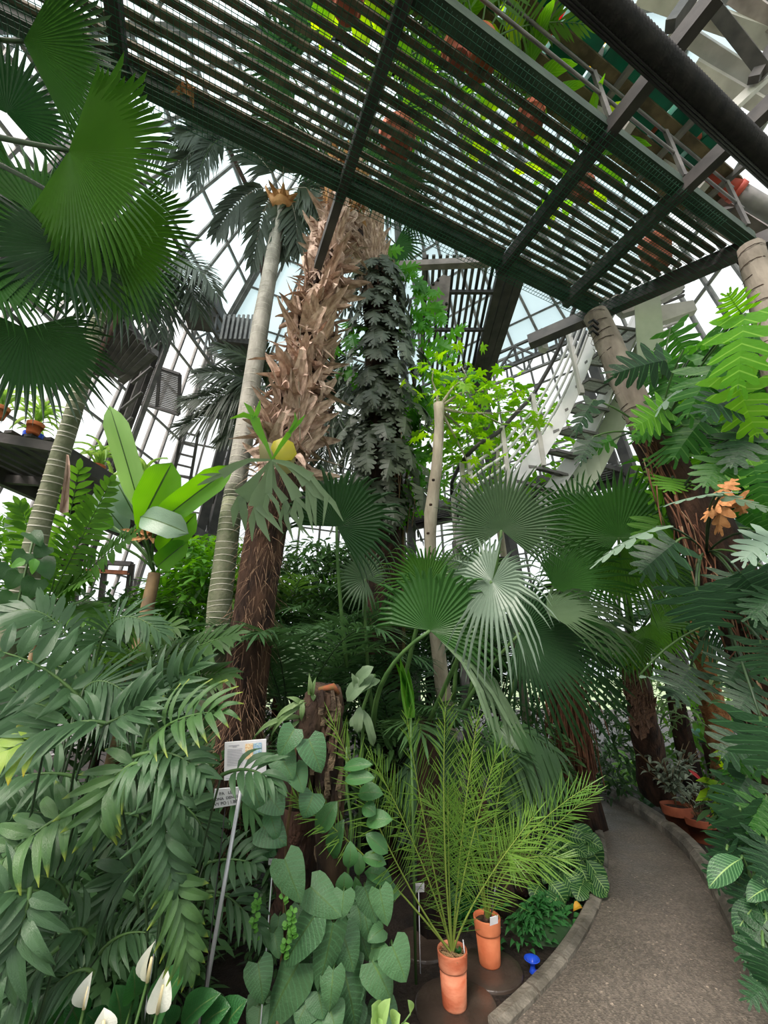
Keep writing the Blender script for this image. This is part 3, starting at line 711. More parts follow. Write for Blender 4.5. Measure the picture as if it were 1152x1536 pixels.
# upper walkway hanging beyond, right of the climber trunk
uw = thing('upper_walkway', 'dark slatted upper walkway with three wide ducts seen end on', 'walkway', V((1.4, 4.6, 7.5)))
zU = 7.5
for i in range(11):
    x = .66 + i * .105; beam_obj('slat', (x, 4.3, zU), (x + .16, 7.0 - .2 * abs(5 - i) / 5, zU), .05, .03, STEEL if i % 2 else DSTEEL, uw)
for i in range(3): beam_obj('duct', (1.86 + i * .16, 4.3, zU - .04), (1.98 + i * .14, 7.2, zU - .04), .14, .12, DSTEEL, uw)
for y in (4.9, 5.7, 6.9): beam_obj('joist', (.6, y, zU - .06), (1.86, y, zU - .06), .05, .06, DSTEEL, uw)
beam_obj('edge_beam', (.62, 4.3, zU), (.8, 7.0, zU), .06, .12, STEEL, uw)
beam_obj('support', (2.05, 7.1, zU), (2.5, 7.4, 2.2), .22, .22, DSTEEL, uw); beam_obj('support', (1.8, 7.0, zU), (2.1, 7.5, 4.5), .12, .12, STEEL, uw)
beam_obj('cross_girder', P(600, 399, 6.2), P(735, 393, 5.6), .1, .1, PINK, uw)
gp = thing('gusset_plate', 'grey riveted steel plate at the end of the upper slatted walkway', 'plate', P(665, 440, 6.3))
o5 = [P(x, y, 6.3) for x, y in ((641, 432), (664, 412), (676, 415), (672, 462), (655, 470), (643, 458))]
mb = MB(); mb.add(o5 + [p + V((0, .05, .0)) for p in o5], [(0, 1, 2, 3, 4, 5), (11, 10, 9, 8, 7, 6)] + [(i, i + 6, (i + 1) % 6 + 6, (i + 1) % 6) for i in range(6)]); mb.obj('plate', PINK, gp)
for (x, y) in ((645, 432), (650, 426), (657, 420), (646, 456), (653, 457), (663, 459), (670, 456)):
    q = P(x, y, 6.29); MB().lathe(q, [(.0, -.02), (.022, -.015), (.022, .02)], 8).obj('rivet', DSTEEL, gp)

# ---------------------------------------------------------------- stairs
TL = [(893, 505), (878, 545), (864, 581), (848, 616), (830, 648), (812, 677), (793, 700), (775, 722), (757, 744)]
TR = [(940, 512), (921, 551), (908, 590), (892, 625), (876, 658), (860, 688), (842, 713), (825, 738), (806, 762)]
zt = [EYE + 3.55 - .22 * k for k in range(9)]
st = thing('staircase', 'white steel staircase rising to the overhead walkway with grated treads', 'staircase', Z(757, 744, zt[8]))
L_, R_ = [Z(x, y, z) for (x, y), z in zip(TL, zt)], [Z(x, y, z) for (x, y), z in zip(TR, zt)]
GRAT = mat('tread_grating', (196, 196, 194), (220, 220, 218), .5, 60)
for k in range(9):
    l, r = L_[k], R_[k]
    nx = (L_[max(k - 1, 0)] - L_[min(k + 1, 8)]); nx.z = 0; nx.normalize(); dp = nx * .17
    fr = MB(); 
    for a, b in ((l, r), (l + dp, r + dp), (l, l + dp), (r, r + dp), ((l * .38 + r * .62), (l * .38 + r * .62) + dp)): fr.beam(a, b, .02, .035)
    fo = fr.obj('tread', STEEL, st)
    for q in range(10):
        t = (q + .5) / 10; MB().beam(l + dp * t, r + dp * t, .011, .01).obj('grating_bar', GRAT, fo)
def plate(pts_top, pts_bot, th, name, m, parent, out):
    mb = MB(); n = len(pts_top); out = V(out) * th
    vs = []
    for a, b in zip(pts_top, pts_bot): vs += [a, b, a + out, b + out]
    fs = []
    for i in range(n - 1):
        k = 4 * i; fs += [(k, k + 1, k + 5, k + 4), (k + 2, k + 6, k + 7, k + 3), (k, k + 4, k + 6, k + 2), (k + 1, k + 3, k + 7, k + 5)]
    fs += [(0, 2, 3, 1), (4 * n - 4, 4 * n - 3, 4 * n - 1, 4 * n - 2)]
    mb.add(vs, fs); return mb.obj(name, m, parent)
ext = lambda A: [A[0] + (A[0] - A[1]) * .9] + A
Lx = ext(L_) + [Z(728, 765, zt[8] - .2), Z(700, 790, zt[8] - .3), Z(684, 812, zt[8] - .32)]
hu = V((0, 0, .14)); hd = V((0, 0, -.13))
plate([p + hu for p in Lx], [p + hd for p in Lx], .02, 'stringer', WHITEP, st, (-.6, .5, 0))
Rx = ext(R_)
plate([p + hu for p in Rx], [p + hd * 1.1 for p in Rx], .02, 'stringer', WHITEP, st, (.5, -.3, 0))
ox = V((.16, .05, -.02))
plate([p + ox + V((0, 0, .06)) for p in Rx], [p + ox + V((0, 0, -.42)) for p in Rx], .02, 'outer_plate', GREENW, st, (.5, -.3, 0))
plate([p + ox + V((0, 0, .08)) for p in Rx], [p + V((0, 0, .08)) for p in Rx], .01, 'soffit', GREENW, st, (0, 0, 1))
# plates where the stair meets the walkway
top = [P(x, y, 4.35) for x, y in ((952, 452), (990, 438), (997, 520), (957, 545))]
mb = MB(); mb.add(top + [p + V((.03, .06, 0)) for p in top], [(0, 1, 2, 3), (7, 6, 5, 4)] + [(i, i + 4, (i + 1) % 4 + 4, (i + 1) % 4) for i in range(4)]); mb.obj('head_plate', GREENW, st)
for (c, m_) in (([(985, 440), (1025, 422), (1027, 430), (992, 450)], PALE), ([(990, 458), (1040, 450), (1046, 464), (993, 482)], PALE), ([(905, 445), (985, 432), (985, 455), (935, 470)], PALE)):
    t4 = [P(x, y, 4.4) for x, y in c]; mb = MB(); mb.add(t4 + [p + V((.02, .08, 0)) for p in t4], [(0, 1, 2, 3), (7, 6, 5, 4)] + [(i, i + 4, (i + 1) % 4 + 4, (i + 1) % 4) for i in range(4)]); mb.obj('bracket_plate', m_, st)
for i in range(5): t = i / 5; beam_obj('landing_slat', P(990, 486 + 7 * i, 4.7), P(1034 - 5 * i, 470 + 9 * i, 4.7), .03, .02, PALE, st)
for i in range(4): beam_obj('landing_slat', P(996, 440 + 5 * i, 4.7), P(1026, 425 + 6 * i, 4.7), .03, .02, DSTEEL, st)
# railing on the left of the stair
up = lambda p, h: p + V((0, 0, h))
HR = [up(p, .82) for p in Lx]
HRs = smooth(HR, 3)
tube_obj('handrail', [HR[-1] + (HR[-1] - HR[-2]) * .15 + V((0, 0, -.25))] + HRs[::-1], .026, DSTEEL, st, 8)
for h in (.2, .34, .48, .62): tube_obj('rail', [up(p, h) for p in smooth(Lx, 3)], .017, WHITEP, st, 6)
for i in (2.7, 6.0, 8.6, 10.6, 11.0):
    k = int(i); p = Lx[k] + (Lx[min(k + 1, len(Lx) - 1)] - Lx[k]) * (i - k); beam_obj('railing_post', up(p, -.2), up(p, .84), .055, .05, PALE, st, (1, 0, 0))
p = Lx[-1]; beam_obj('railing_post', up(p, -.5), up(p, .62), .06, .05, PALE, st, (1, 0, 0)); beam_obj('stair_column', V((p.x, p.y + .1, 0)), p, .09, .09, STEEL, st, (1, 0, 0))
lan = Lx[-1]
for i in range(6): beam_obj('landing_slat', lan + V((.1, .1 * i, -.2)), lan + V((.7, .1 * i + .1, -.2)), .06, .03, DSTEEL, st)
# flood light on the cantilever
fl_ = thing('flood_lamp', 'small grey lamp box hanging under the cantilever beam left of the stairs', 'lamp', P(815, 515, 4.75))
q = P(815, 520, 4.75); MB().beam(q - V((.04, 0, 0)), q + V((.04, .02, 0)), .08, .1).obj('housing', PALE, fl_); tube_obj('hook', [q + V((0, 0, .05)), q + V((.03, 0, .14)), q + V((-.05, 0, .2)), q + V((.02, 0, .28))], .008, STEEL, fl_, 6)

# ================================================================ FOREGROUND LEFT: broad-leaflet palms
T_BL = [leaf_tpl('broad_leaflet', p_ovate, PD, None, a, .1, 6) for a in (.08, .14, .2)]
T_BLT = [leaf_tpl('tipped_leaflet', p_ovate, PDT, None, a, .1, 6) for a in (.1, .18)]
T_NL = [leaf_tpl('narrow_leaflet', p_lance, PD, None, a, .12, 5) for a in (.06, .14)]
T_YL = [leaf_tpl('yellow_leaflet', p_ovate, leaf('yellowing_leaflet', (130, 166, 70), (160, 186, 84), .42, .35, tipcol=(214, 190, 60)), None, .14, .1, 6)]
def px(D): return D / FP
def fr3(root, a, b, c, D0, D1, llp, lwp, n, m=None, leaflets=None, dm=None, **kw):
    Dm = dm if dm else (D0 + D1) / 2
    return frond(root, P(*a, D0), P(*b, Dm), P(*c, D1), n, llp * px(D1), lwp * px(D1), m=m, leaflets=leaflets, up=kw.pop('up', tocam(P(*b, Dm), .7)), **kw)
def stems(root, base, heads, m=DSTEM, r=.0055, name='stem'):
    for h in heads:
        b = V(base) + V((R.uniform(-.08, .08), R.uniform(-.08, .08), -.02)); mid = b * .45 + V(h) * .55 + V((0, 0, .12)); mid.x = b.x * .6 + h[0] * .4
        tube_obj(name, bez(b, mid, h, 8), [r * 1.3 - r * .6 * i / 8 for i in range(9)], m, root, 6)
b1 = V((-1.35, 2.15, 0))
k1 = thing('broad_leaflet_palm', 'clump palm with broad grey green leaflets at the left edge', 'palm', b1)
fr3(k1, (128, 1058), (70, 985), (-30, 972), 1.55, 1.45, 78, 24, 7, leaflets=T_BL, a0=95, a1=60, sag=.05, t0=.12)
fr3(k1, (158, 1085), (105, 1070), (30, 1130), 1.5, 1.4, 82, 17, 8, leaflets=T_NL, a0=60, a1=30, sag=.1, t0=.05)
fr3(k1, (70, 1108), (40, 1108), (0, 1130), 1.42, 1.35, 60, 26, 3, leaflets=T_YL, a0=80, a1=60, sag=.8, t0=.1)
fr3(k1, (112, 1215), (70, 1230), (-10, 1300), 1.45, 1.35, 78, 22, 6, leaflets=T_BLT, a0=95, a1=75, sag=.5, t0=.05)
fr3(k1, (20, 1245), (-20, 1240), (-60, 1270), 1.5, 1.4, 90, 20, 5, leaflets=T_BL, a0=80, a1=40, sag=.2)
fr3(k1, (150, 1090), (185, 1075), (222, 1052), 1.55, 1.6, 70, 14, 6, leaflets=T_NL, a0=60, a1=25, sag=.1)
fr3(k1, (110, 1165), (60, 1150), (-20, 1180), 1.7, 1.6, 80, 17, 8, leaflets=T_BL, a0=70, a1=35, sag=.2)
fr3(k1, (130, 1230), (80, 1220), (10, 1215), 1.75, 1.7, 80, 16, 9, leaflets=T_NL, a0=60, a1=25, sag=.15)
stems(k1, b1, [P(128, 1058, 1.55), P(158, 1085, 1.5), P(70, 1108, 1.42), P(112, 1215, 1.45), P(110, 1165, 1.7), P(130, 1230, 1.75), P(20, 1245, 1.5)])
b2 = V((-.85, 2.2, 0))
k2 = thing('broad_leaflet_palm', 'clump palm drooping long leaflets in front of the sign post', 'palm', b2)
fr3(k2, (172, 1165), (232, 1108), (268, 1205), 1.5, 1.4, 68, 16, 9, leaflets=T_BL, a0=80, a1=35, sag=.45, t0=.2)
fr3(k2, (262, 1165), (236, 1230), (256, 1312), 1.45, 1.4, 74, 18, 8, leaflets=T_BL, a0=70, a1=35, sag=.3, t0=.1)
fr3(k2, (250, 1275), (266, 1340), (284, 1445), 1.42, 1.38, 66, 18, 8, leaflets=T_BLT, a0=65, a1=25, sag=.3, t0=.12)
fr3(k2, (215, 1140), (165, 1150), (150, 1228), 1.5, 1.42, 82, 19, 6, leaflets=T_BLT, a0=80, a1=45, sag=.5, t0=.1)
fr3(k2, (200, 1135), (262, 1112), (306, 1165), 1.5, 1.44, 58, 15, 9, leaflets=T_BL, a0=75, a1=35, sag=.35, t0=.15)
fr3(k2, (332, 1163), (378, 1140), (410, 1176), 1.56, 1.5, 56, 12, 7, leaflets=T_NL, a0=60, a1=20, sag=.35, t0=.2)
fr3(k2, (222, 1112), (262, 1068), (330, 1068), 1.55, 1.5, 74, 15, 9, leaflets=T_BLT, a0=75, a1=30, sag=.25, t0=.15)
fr3(k2, (215, 1125), (225, 1050), (296, 1000), 1.65, 1.75, 70, 12, 9, leaflets=T_NL, a0=50, a1=25, sag=.1)
fr3(k2, (222, 1235), (190, 1200), (130, 1250), 1.65, 1.6, 80, 15, 9, leaflets=T_NL, a0=70, a1=35, sag=.4)
fr3(k2, (230, 1300), (180, 1290), (160, 1360), 1.65, 1.6, 80, 16, 8, leaflets=T_BL, a0=70, a1=35, sag=.4)
fr3(k2, (262, 1210), (290, 1205), (312, 1260), 1.8, 1.78, 60, 11, 8, leaflets=T_NL, a0=70, a1=35, sag=.5)
fr3(k2, (306, 1296), (346, 1282), (380, 1296), 1.8, 1.76, 46, 11, 7, leaflets=T_NL, a0=75, a1=35, sag=.15, t0=.1)
fr3(k2, (310, 1338), (345, 1330), (390, 1398), 1.78, 1.74, 56, 11, 7, leaflets=T_NL, a0=60, a1=25, sag=.35, t0=.1)
stems(k2, b2, [P(172, 1165, 1.5), P(262, 1165, 1.45), P(250, 1275, 1.42), P(215, 1140, 1.5), P(200, 1135, 1.5), P(332, 1163, 1.56), P(222, 1112, 1.55), P(222, 1235, 1.65), P(306, 1296, 1.8), P(310, 1338, 1.78)])
b3 = V((-1.15, 1.75, 0))
k3 = thing('broad_leaflet_palm', 'low palm with wide drooping leaflets in the bottom left corner', 'palm', b3)
fr3(k3, (46, 1330), (38, 1390), (0, 1465), 1.3, 1.2, 90, 24, 7, leaflets=T_BL, a0=75, a1=40, sag=.35, t0=.05)
fr3(k3, (60, 1340), (20, 1330), (-30, 1350), 1.32, 1.25, 85, 22, 5, leaflets=T_BL, a0=70, a1=40, sag=.3)
fr3(k3, (100, 1345), (85, 1300), (20, 1320), 1.45, 1.4, 80, 20, 7, leaflets=T_BL, a0=70, a1=40, sag=.3)
fr3(k3, (90, 1420), (60, 1440), (10, 1520), 1.3, 1.25, 80, 16, 8, leaflets=T_NL, a0=65, a1=30, sag=.3)
fr3(k3, (130, 1400), (120, 1380), (60, 1420), 1.45, 1.4, 70, 13, 8, leaflets=T_NL, a0=65, a1=30, sag=.3)
fr3(k3, (150, 1430), (180, 1390), (225, 1400), 1.5, 1.5, 60, 10, 8, leaflets=T_NL, a0=65, a1=30, sag=.3)
fr3(k3, (140, 1460), (120, 1440), (70, 1490), 1.4, 1.35, 60, 10, 8, leaflets=T_NL, a0=65, a1=30, sag=.3)
stems(k3, b3, [P(46, 1330, 1.3), P(60, 1340, 1.32), P(100, 1345, 1.45), P(90, 1420, 1.3), P(130, 1400, 1.45), P(150, 1430, 1.5), P(140, 1460, 1.4)])
UGN = iter(['dark narrow leaves filling the bottom left corner', 'dark narrow leaves behind the white lily flowers'])
leafcloud('undergrowth', P(60, 1420, 1.8), (.55, .25, .35), 700, .14, PDK, None, 77, asp=.22)
leafcloud('undergrowth', P(215, 1430, 1.85), (.35, .2, .3), 420, .12, PDK, None, 78, asp=.25)
# second row: arching palms with fine leaflets
def palm_at(name, label, base, heads, m, D, group=None, cat='palm', stemm=DSTEM):
    r = thing(name, label, cat, base, group)
    for a, b, c, ll, lw, n in heads: fr3(r, a, b, c, D, D * .97, ll, lw, n, m=m, a0=75, a1=30, sag=.3, t0=.15)
    stems(r, base, [P(*h[0], D) for h in heads], stemm, .008)
    return r
palm_at('arching_palm', 'arching palm with dark ribbed leaflets behind the left foreground clump', V((-1.6, 2.3, 0)), [
    ((110, 1070), (135, 975), (215, 1065), 95, 8, 22), ((140, 1010), (160, 880), (240, 948), 52, 7, 24), ((130, 1020), (90, 890), (10, 920), 60, 8, 22), ((100, 1090), (70, 1040), (10, 1060), 90, 8, 20),
    ((140, 1080), (200, 1020), (280, 1050), 70, 8, 20), ((90, 1110), (40, 1030), (-30, 1010), 70, 9, 18)], PD, 2.15)
palm_at('arching_palm', 'arching palm with long pale edged leaflets reaching the hairy trunk', V((-1.1, 2.45, 0)), [
    ((190, 1020), (270, 975), (352, 950), 55, 8, 22), ((195, 1050), (260, 1010), (340, 1010), 55, 8, 20), ((180, 1040), (190, 950), (262, 940), 55, 7, 20), ((200, 1090), (230, 1010), (300, 985), 60, 8, 20), ((190, 1080), (150, 1010), (90, 1020), 60, 8, 20)], PMID, 2.35)
# peace lily
T_SP = leaf_tpl('lily_leaf', p_ellip, SPL, STEM, .1, .14, 8, wave=.01)
T_SPA = leaf_tpl('spathe', p_spathe, SPATH, None, .1, .3, 8)
bl = V((-.72, 1.22, 0)); pl = thing('peace_lily', 'peace lily with four white flowers in the bottom left corner', 'flower', bl)
def flower(b, t, wd, D, roll=0):
    B, T = P(*b, D), P(*t, D + .02); s = tube_obj('flower_stalk', bez(bl, bl * .4 + B * .6 - V((0, 0, .1)), B, 6), .005, STEM, pl, 6)
    o = put(T_SPA, 'spathe', pl, lm(B, T, tocam(B, .1), wd * px(D), roll), label='white spathe')
    q = B + (CAM - B).normalized() * .018; tube_obj('spadix', [q, q * .5 + (T * .6 + B * .4 + (CAM - B).normalized() * .02) * .5, T * .6 + B * .4 + (CAM - B).normalized() * .02], [.006, .007, .004], SPAD, pl, 8)
flower((126, 1513), (138, 1458), 24, 1.32, .5); flower((236, 1520), (250, 1450), 33, 1.32); flower((221, 1473), (232, 1412), 12, 1.38, .9); flower((155, 1560), (156, 1512), 34, 1.25)
for b, t, wd in (((180, 1545), (172, 1478), 46), ((235, 1540), (292, 1432), 46), ((200, 1500), (200, 1450), 36), ((118, 1545), (100, 1500), 40), ((270, 1545), (330, 1490), 40), ((300, 1545), (345, 1510), 46), ((90, 1550), (60, 1505), 44), ((150, 1550), (130, 1520), 36), ((250, 1556), (240, 1515), 44), ((30, 1560), (10, 1500), 44), ((330, 1560), (370, 1500), 50)):
    B = P(*b, 1.42); put(T_SP, 'leaf', pl, lm(B, P(*t, 1.4), tocam(B, .5), wd * px(1.4)))
    tube_obj('leaf_stalk', bez(bl, bl * .4 + B * .6, B, 5), .004, STEM, pl, 5)
# sign post with information panel
sp = thing('sign_post', 'thin aluminium sign post with a white information panel', 'sign', V((-.69, 1.4 * 1.5, 0)))
s0, s1 = P(296, 1560, 1.5), P(364, 1168, 1.72); tube_obj('pole', [s0 + (s0 - s1) * .32, s1], .0085, ALU, sp, 8)
def card(name, quad, m, parent, th=.004, label=None):
    a, b, c, d = quad; n = (b - a).cross(d - a).normalized() * th
    mb = MB(); mb.add([a, b, c, d, a - n, b - n, c - n, d - n], [(0, 1, 2, 3), (7, 6, 5, 4), (0, 4, 5, 1), (1, 5, 6, 2), (2, 6, 7, 3), (3, 7, 4, 0)])
    return mb.obj(name, m, parent, label=label)
def quad_px(L, D, back=0): return [P(x, y, D + back * i) for i, (x, y) in enumerate(L)]
D = 1.74
pq = [P(336, 1171, D), P(399, 1166, D), P(399, 1109, D + .02), P(337, 1114, D + .02)]
pan = card('panel', pq, WPLA, sp, .006)
def on(qd, u0, v0, u1, v1, off=.002):
    a, b, c, d = qd; n = (b - a).cross(d - a).normalized() * off
    f = lambda u, v: (a * (1 - u) + b * u) * (1 - v) + (d * (1 - u) + c * u) * v + n
    return [f(u0, v0), f(u1, v0), f(u1, v1), f(u0, v1)]
def flat(name, qd, m, parent): mb = MB(); mb.add(qd, [(0, 1, 2, 3)]); return mb.obj(name, m, parent)
flat('map_area', on(pq, .5, .52, .69, .93), mat('map_orange', (222, 176, 120), (240, 226, 196), .6, 160), pan)
flat('map_area', on(pq, .70, .52, .9, .93), mat('map_blue', (120, 164, 206), (206, 226, 220), .6, 160), pan)
flat('heading_line', on(pq, .1, .9, .36, .915), GINK, pan); flat('heading_line', on(pq, .2, .865, .3, .88), GINK, pan); flat('border_line', on(pq, .05, .05, .96, .06), GINK, pan)
for i in range(11): flat('text_line', on(pq, .07, .8 - i * .042, .44 + .02 * math.sin(i * 5), .812 - i * .042), GINK, pan)
tube_obj('bracket', [s1, (pq[0] + pq[1]) / 2 + V((0, .012, .02))], .007, ALU, sp, 6)
lb = thing('plant_label', 'white plant name plate with black capitals under the information panel', 'label', P(340, 1300, 1.72))
lq = [P(319, 1213, 1.7), P(356, 1207, 1.7), P(358, 1181, 1.7), P(322, 1184, 1.7)]
pt = card('plate', lq, WPLA, lb, .004); tube_obj('stake', [V((P(338, 1212, 1.73).x, P(338, 1212, 1.73).y + .02, 0)), P(338, 1212, 1.715)], .0025, BLACKP, lb, 6)
def text(name, s, size, o, xd, nrm, m, parent):
    c = bpy.data.curves.new(name, 'FONT'); c.body = s; c.size = size; c.extrude = .0004; c.align_x = 'CENTER'; c.materials.append(m)
    t = bpy.data.objects.new(name, c); x = V(xd).normalized(); z = V(nrm); z = (z - x * z.dot(x)).normalized(); y = z.cross(x)
    M = Matrix(((x.x, y.x, z.x, o.x), (x.y, y.y, z.y, o.y), (x.z, y.z, z.z, o.z), (0, 0, 0, 1)))
    C.objects.link(t); bpy.context.view_layer.update(); me = bpy.data.meshes.new_from_object(t.evaluated_get(bpy.context.evaluated_depsgraph_get())); bpy.data.objects.remove(t)
    return put(me, name, parent, M)
ln = (lq[1] - lq[0]).cross(lq[3] - lq[0]).normalized()
for i, s in enumerate(('PA   LE', 'ZONA  DENSIS', 'WY PO | 1.88')):
    v = .68 - i * .27; o = (lq[0] + lq[1]) / 2 * (1 - v) + (lq[2] + lq[3]) / 2 * v + ln * .002
    text('lettering', s, .0185 if i != 1 else .0165, o, lq[1] - lq[0], ln, INK, pt)
def small_tag(label, x, y, wd, hp, D, gz=0, tilt=0, lines=2, stake=True, col=None):
    t = thing('plant_label', label, 'label', P(x, y, D)); d = px(D)
    q = [P(x - wd / 2, y + hp / 2 + tilt, D), P(x + wd / 2, y + hp / 2 - tilt, D), P(x + wd / 2, y - hp / 2 - tilt, D), P(x - wd / 2, y - hp / 2 + tilt, D)]
    c = card('plate', q, col or WPLA, t, .003)
    for i in range(lines): flat('text_line', on(q, .2, .62 - i * .22, .8, .70 - i * .22, .0015), GINK, c)
    if stake: e = P(x, y + hp / 2, D + .004); tube_obj('stake', [V((e.x, e.y + .02, gz)), e], .003, col or WPLA, t, 5)
    return t
small_tag('white plant tag on a stake left of the crinkled leaves', 409, 1293, 13, 9, 1.85)
small_tag('white plant tag on a stake behind the front potted palm', 628, 1332, 17, 13, 2.35, 0, .5)
small_tag('tall white hanging tag beside the zebra-striped plant', 803, 1340, 9, 21, 3.0, 0, 1.5, 3)
small_tag('small white square tag pinned to the bark stump', 509, 1060, 7, 7, 2.12, 1.3, 0, 1)
small_tag('small white tag under the palm at the far path edge', 944, 1181, 4, 7, 5.2, 0, 0, 1)
small_tag('half hidden white tag behind drooping leaflets left of the sign post', 256, 1254, 14, 14, 1.7, 0, 1, 1)
small_tag('white tag among the leaflets near the left edge', 66, 1298, 16, 9, 1.75, 0, 3, 1)
small_tag('white card clipped to the foot of the slim ringed trunk', 315, 975, 12, 10, 3.6, 0, 0, 1)

# ================================================================ STUMP AND CRINKLED LEAVES
sb = V((-.32, 2.25, 0)); sm = thing('bark_stump', 'tall split stump with deep flaking bark behind the climbing leaves', 'stump', sb)
def trunk_px(name, pts, m, root, n=14, jit=.08, extra=None):
    """pts: px, py, D, width in pixels"""
    P3 = [P(x, y, D) for x, y, D, w_ in pts]; rad = [w_ * px(D) / 2 for x, y, D, w_ in pts]
    return tube_obj(name, P3, rad, m, root, n, jit)
def dens(pts, n=5):
    out = []
    for a, b in zip(pts, pts[1:]):
        for i in range(n): t = i / n; out.append(tuple(a[k] + (b[k] - a[k]) * t for k in range(4)))
    return out + [pts[-1]]
trunk_px('left_half', dens([(448, 1200, 2.1, 46), (455, 1130, 2.08, 52), (468, 1080, 2.05, 52), (484, 1033, 2.05, 40)]), BARK, sm, 16, .16)
trunk_px('right_half', dens([(505, 1560, 2.0, 44), (500, 1330, 2.0, 44), (494, 1220, 2.05, 42), (495, 1110, 2.08, 44), (492, 1032, 2.1, 40)]), BARK, sm, 16, .14)
trunk_px('root_log', dens([(440, 1400, 2.3, 70), (450, 1280, 2.3, 70), (452, 1190, 2.3, 50)]), DBARK, sm, 14, .15)
for i in range(130):
    t = R.random(); o = R.uniform(-1, 1); rt_ = R.random() < .72
    if rt_: x, y, rr_ = 498 - 5 * (1 - t) + o * 20, 1040 + 290 * t, 20
    else: x, y, rr_ = 486 - 32 * t + o * 20, 1045 + 110 * t, 22
    q = P(x, y, 2.05 - rr_ * px(2.05) * math.sqrt(max(0, 1 - o * o)) * .95); h = R.uniform(.015, .05)
    mb = MB(); d_ = V((R.uniform(-.01, .01), 0, h)); wv = V((R.uniform(.006, .016), .4 * o * .012, 0)); n_ = V((o * .012, -.012, 0))
    mb.add([q - d_ - wv, q - d_ + wv, q + wv * .8 + n_, q + d_ + wv * .5 + n_ * 1.2, q + d_ - wv * .6 + n_ * .6, q - wv + n_ * .5, q - d_ - n_ * .8, q + d_ - n_ * .8], [(0, 1, 2, 5), (5, 2, 3, 4), (0, 5, 6), (5, 4, 7, 6), (1, 6, 2), (2, 6, 7, 3), (4, 3, 7), (0, 6, 1)])
    mb.obj('bark_flake', FLAKE if R.random() < .6 else BARK, sm)
MB().tube([P(478, 1034, 2.03), P(500, 1030, 2.03), P(508, 1040, 2.05)], [.01, .018, .01], 8).obj('moss_cap', mat('red_moss', (150, 82, 56), (120, 96, 56), .95, 40), sm, True)
# orchid / strap leaves on the stump top
T_ST = leaf_tpl('strap_leaf', p_lance, leaf('strap_leaf_green', (96, 128, 76), (130, 156, 104), .45, .3), None, .25, .1, 8)
ob = P(470, 1050, 2.02); od = thing('strap_leaf_plant', 'small strap leaved plant growing on top of the bark stump', 'plant', ob)
for b, t in (((462, 1040), (464, 1010)), ((468, 1040), (474, 1016)), ((455, 1055), (410, 1085)), ((450, 1060), (405, 1110)), ((445, 1065), (430, 1045)), ((452, 1050), (425, 1075)), ((445, 1090), (415, 1128)), ((470, 1035), (470, 1052)), ((440, 1088), (378, 1110)), ((445, 1085), (400, 1096)), ((447, 1050), (452, 1082))):
    B = P(*b, 2.0); put(T_ST, 'leaf', od, lm(ob * .3 + B * .7, P(*t, 1.98), tocam(B), 8 * px(2)))
# crinkled heart leaves (crop coordinates of the photo's lower middle)
T_HE = [leaf_tpl('crinkled_leaf', p_heart, PHILR, STEM, a, -.12, 10, cord=.16, wave=.016) for a in (.06, .13)]
T_HS = [leaf_tpl('smooth_heart_leaf', p_heart, PHIL, STEM, a, .1, 8, cord=.12, wave=.006) for a in (.08, .16)]
T_SM = [leaf_tpl('smooth_leaf', p_ellip, PHILS, STEM, a, .12, 8, wave=.006) for a in (.08, .16)]
cb = V((-.18, 1.7, 0)); cp = thing('crinkled_leaf_plant', 'lush climbing plant of large crinkled heart leaves below the stump', 'plant', cb)
cs_ = thing('smooth_leaf_climber', 'climber with smooth oval leaves hanging along the right side of the stump', 'plant', V((-.1, 2.0, 0)))
cu = thing('heart_leaf_climber', 'climber with big plain heart leaves in front of the stump top', 'plant', V((-.38, 2.0, 0)))
def cpx(x, y): return (380 + x / 2.88, 1136 + y / 2.88)
big = [((135, 440), (200, 610), 120), ((248, 560), (368, 675), 116), ((262, 690), (145, 885), 124), ((345, 720), (285, 985), 116), ((195, 890), (70, 1150), 150), ((385, 755), (430, 910), 126), ((250, 925), (235, 1045), 80), ((345, 920), (330, 1085), 92), ((395, 925), (440, 1160), 124), ((515, 885), (590, 1045), 118), ((600, 815), (655, 955), 128), ((240, 1045), (190, 1150), 110), ((20, 890), (40, 1050), 104), ((30, 1085), (20, 1180), 96), ((300, 900), (300, 1010), 90), ((390, 580), (380, 690), 90), ((480, 560), (528, 705), 84), ((110, 1100), (140, 1190), 110), ((330, 1085), (360, 1190), 110), ((200, 640), (190, 720), 66), ((110, 690), (100, 790), 60), ((460, 740), (500, 870), 84), ((560, 740), (500, 790), 60), ((510, 830), (580, 830), 60), ((230, 1140), (290, 1200), 110), ((440, 960), (470, 1000), 70), ((90, 760), (110, 860), 60), ((280, 1010), (300, 1120), 100), ((430, 860), (440, 940), 80)]
for x in (440, 470, 500, 530): tube_obj('vine', [Z(x, 1500, 0) + V((0, .2, 0)), P(x, 1480, 1.9), P(x + 8, 1340, 1.9)], .007, DSTEM, cp, 5)
rq = random.Random(5)
for _ in range(46):
    x, y = rq.uniform(20, 560), rq.uniform(560, 1150)
    if x > 150 or y > 900: big.append(((x, y), (x + rq.uniform(-60, 60), y + rq.uniform(90, 150)), 89))
for i, (b, t, wd) in enumerate(big):
    t = (t[0] + (t[0] - b[0]) * .12, t[1] + (t[1] - b[1]) * .12); D = 1.72 + .12 * R.random() - .1 * (b[1] / 1150) + (.1 if wd < 90 else 0); B = P(*cpx(*b), D + .03); T = P(*cpx(*t), D - .02)
    put(R.choice(T_HE), 'leaf', cp, lm(B, T, tocam(B, .35) + V((R.uniform(-.3, .3), 0, R.uniform(-.2, .2))), wd / 2.88 * px(D) * 1.3))
    tube_obj('leaf_stalk', bez(B + V((R.uniform(-.03, .03), .14, -.16)), B + V((0, .08, .03)), B, 4), .003, STEM, cp, 5)
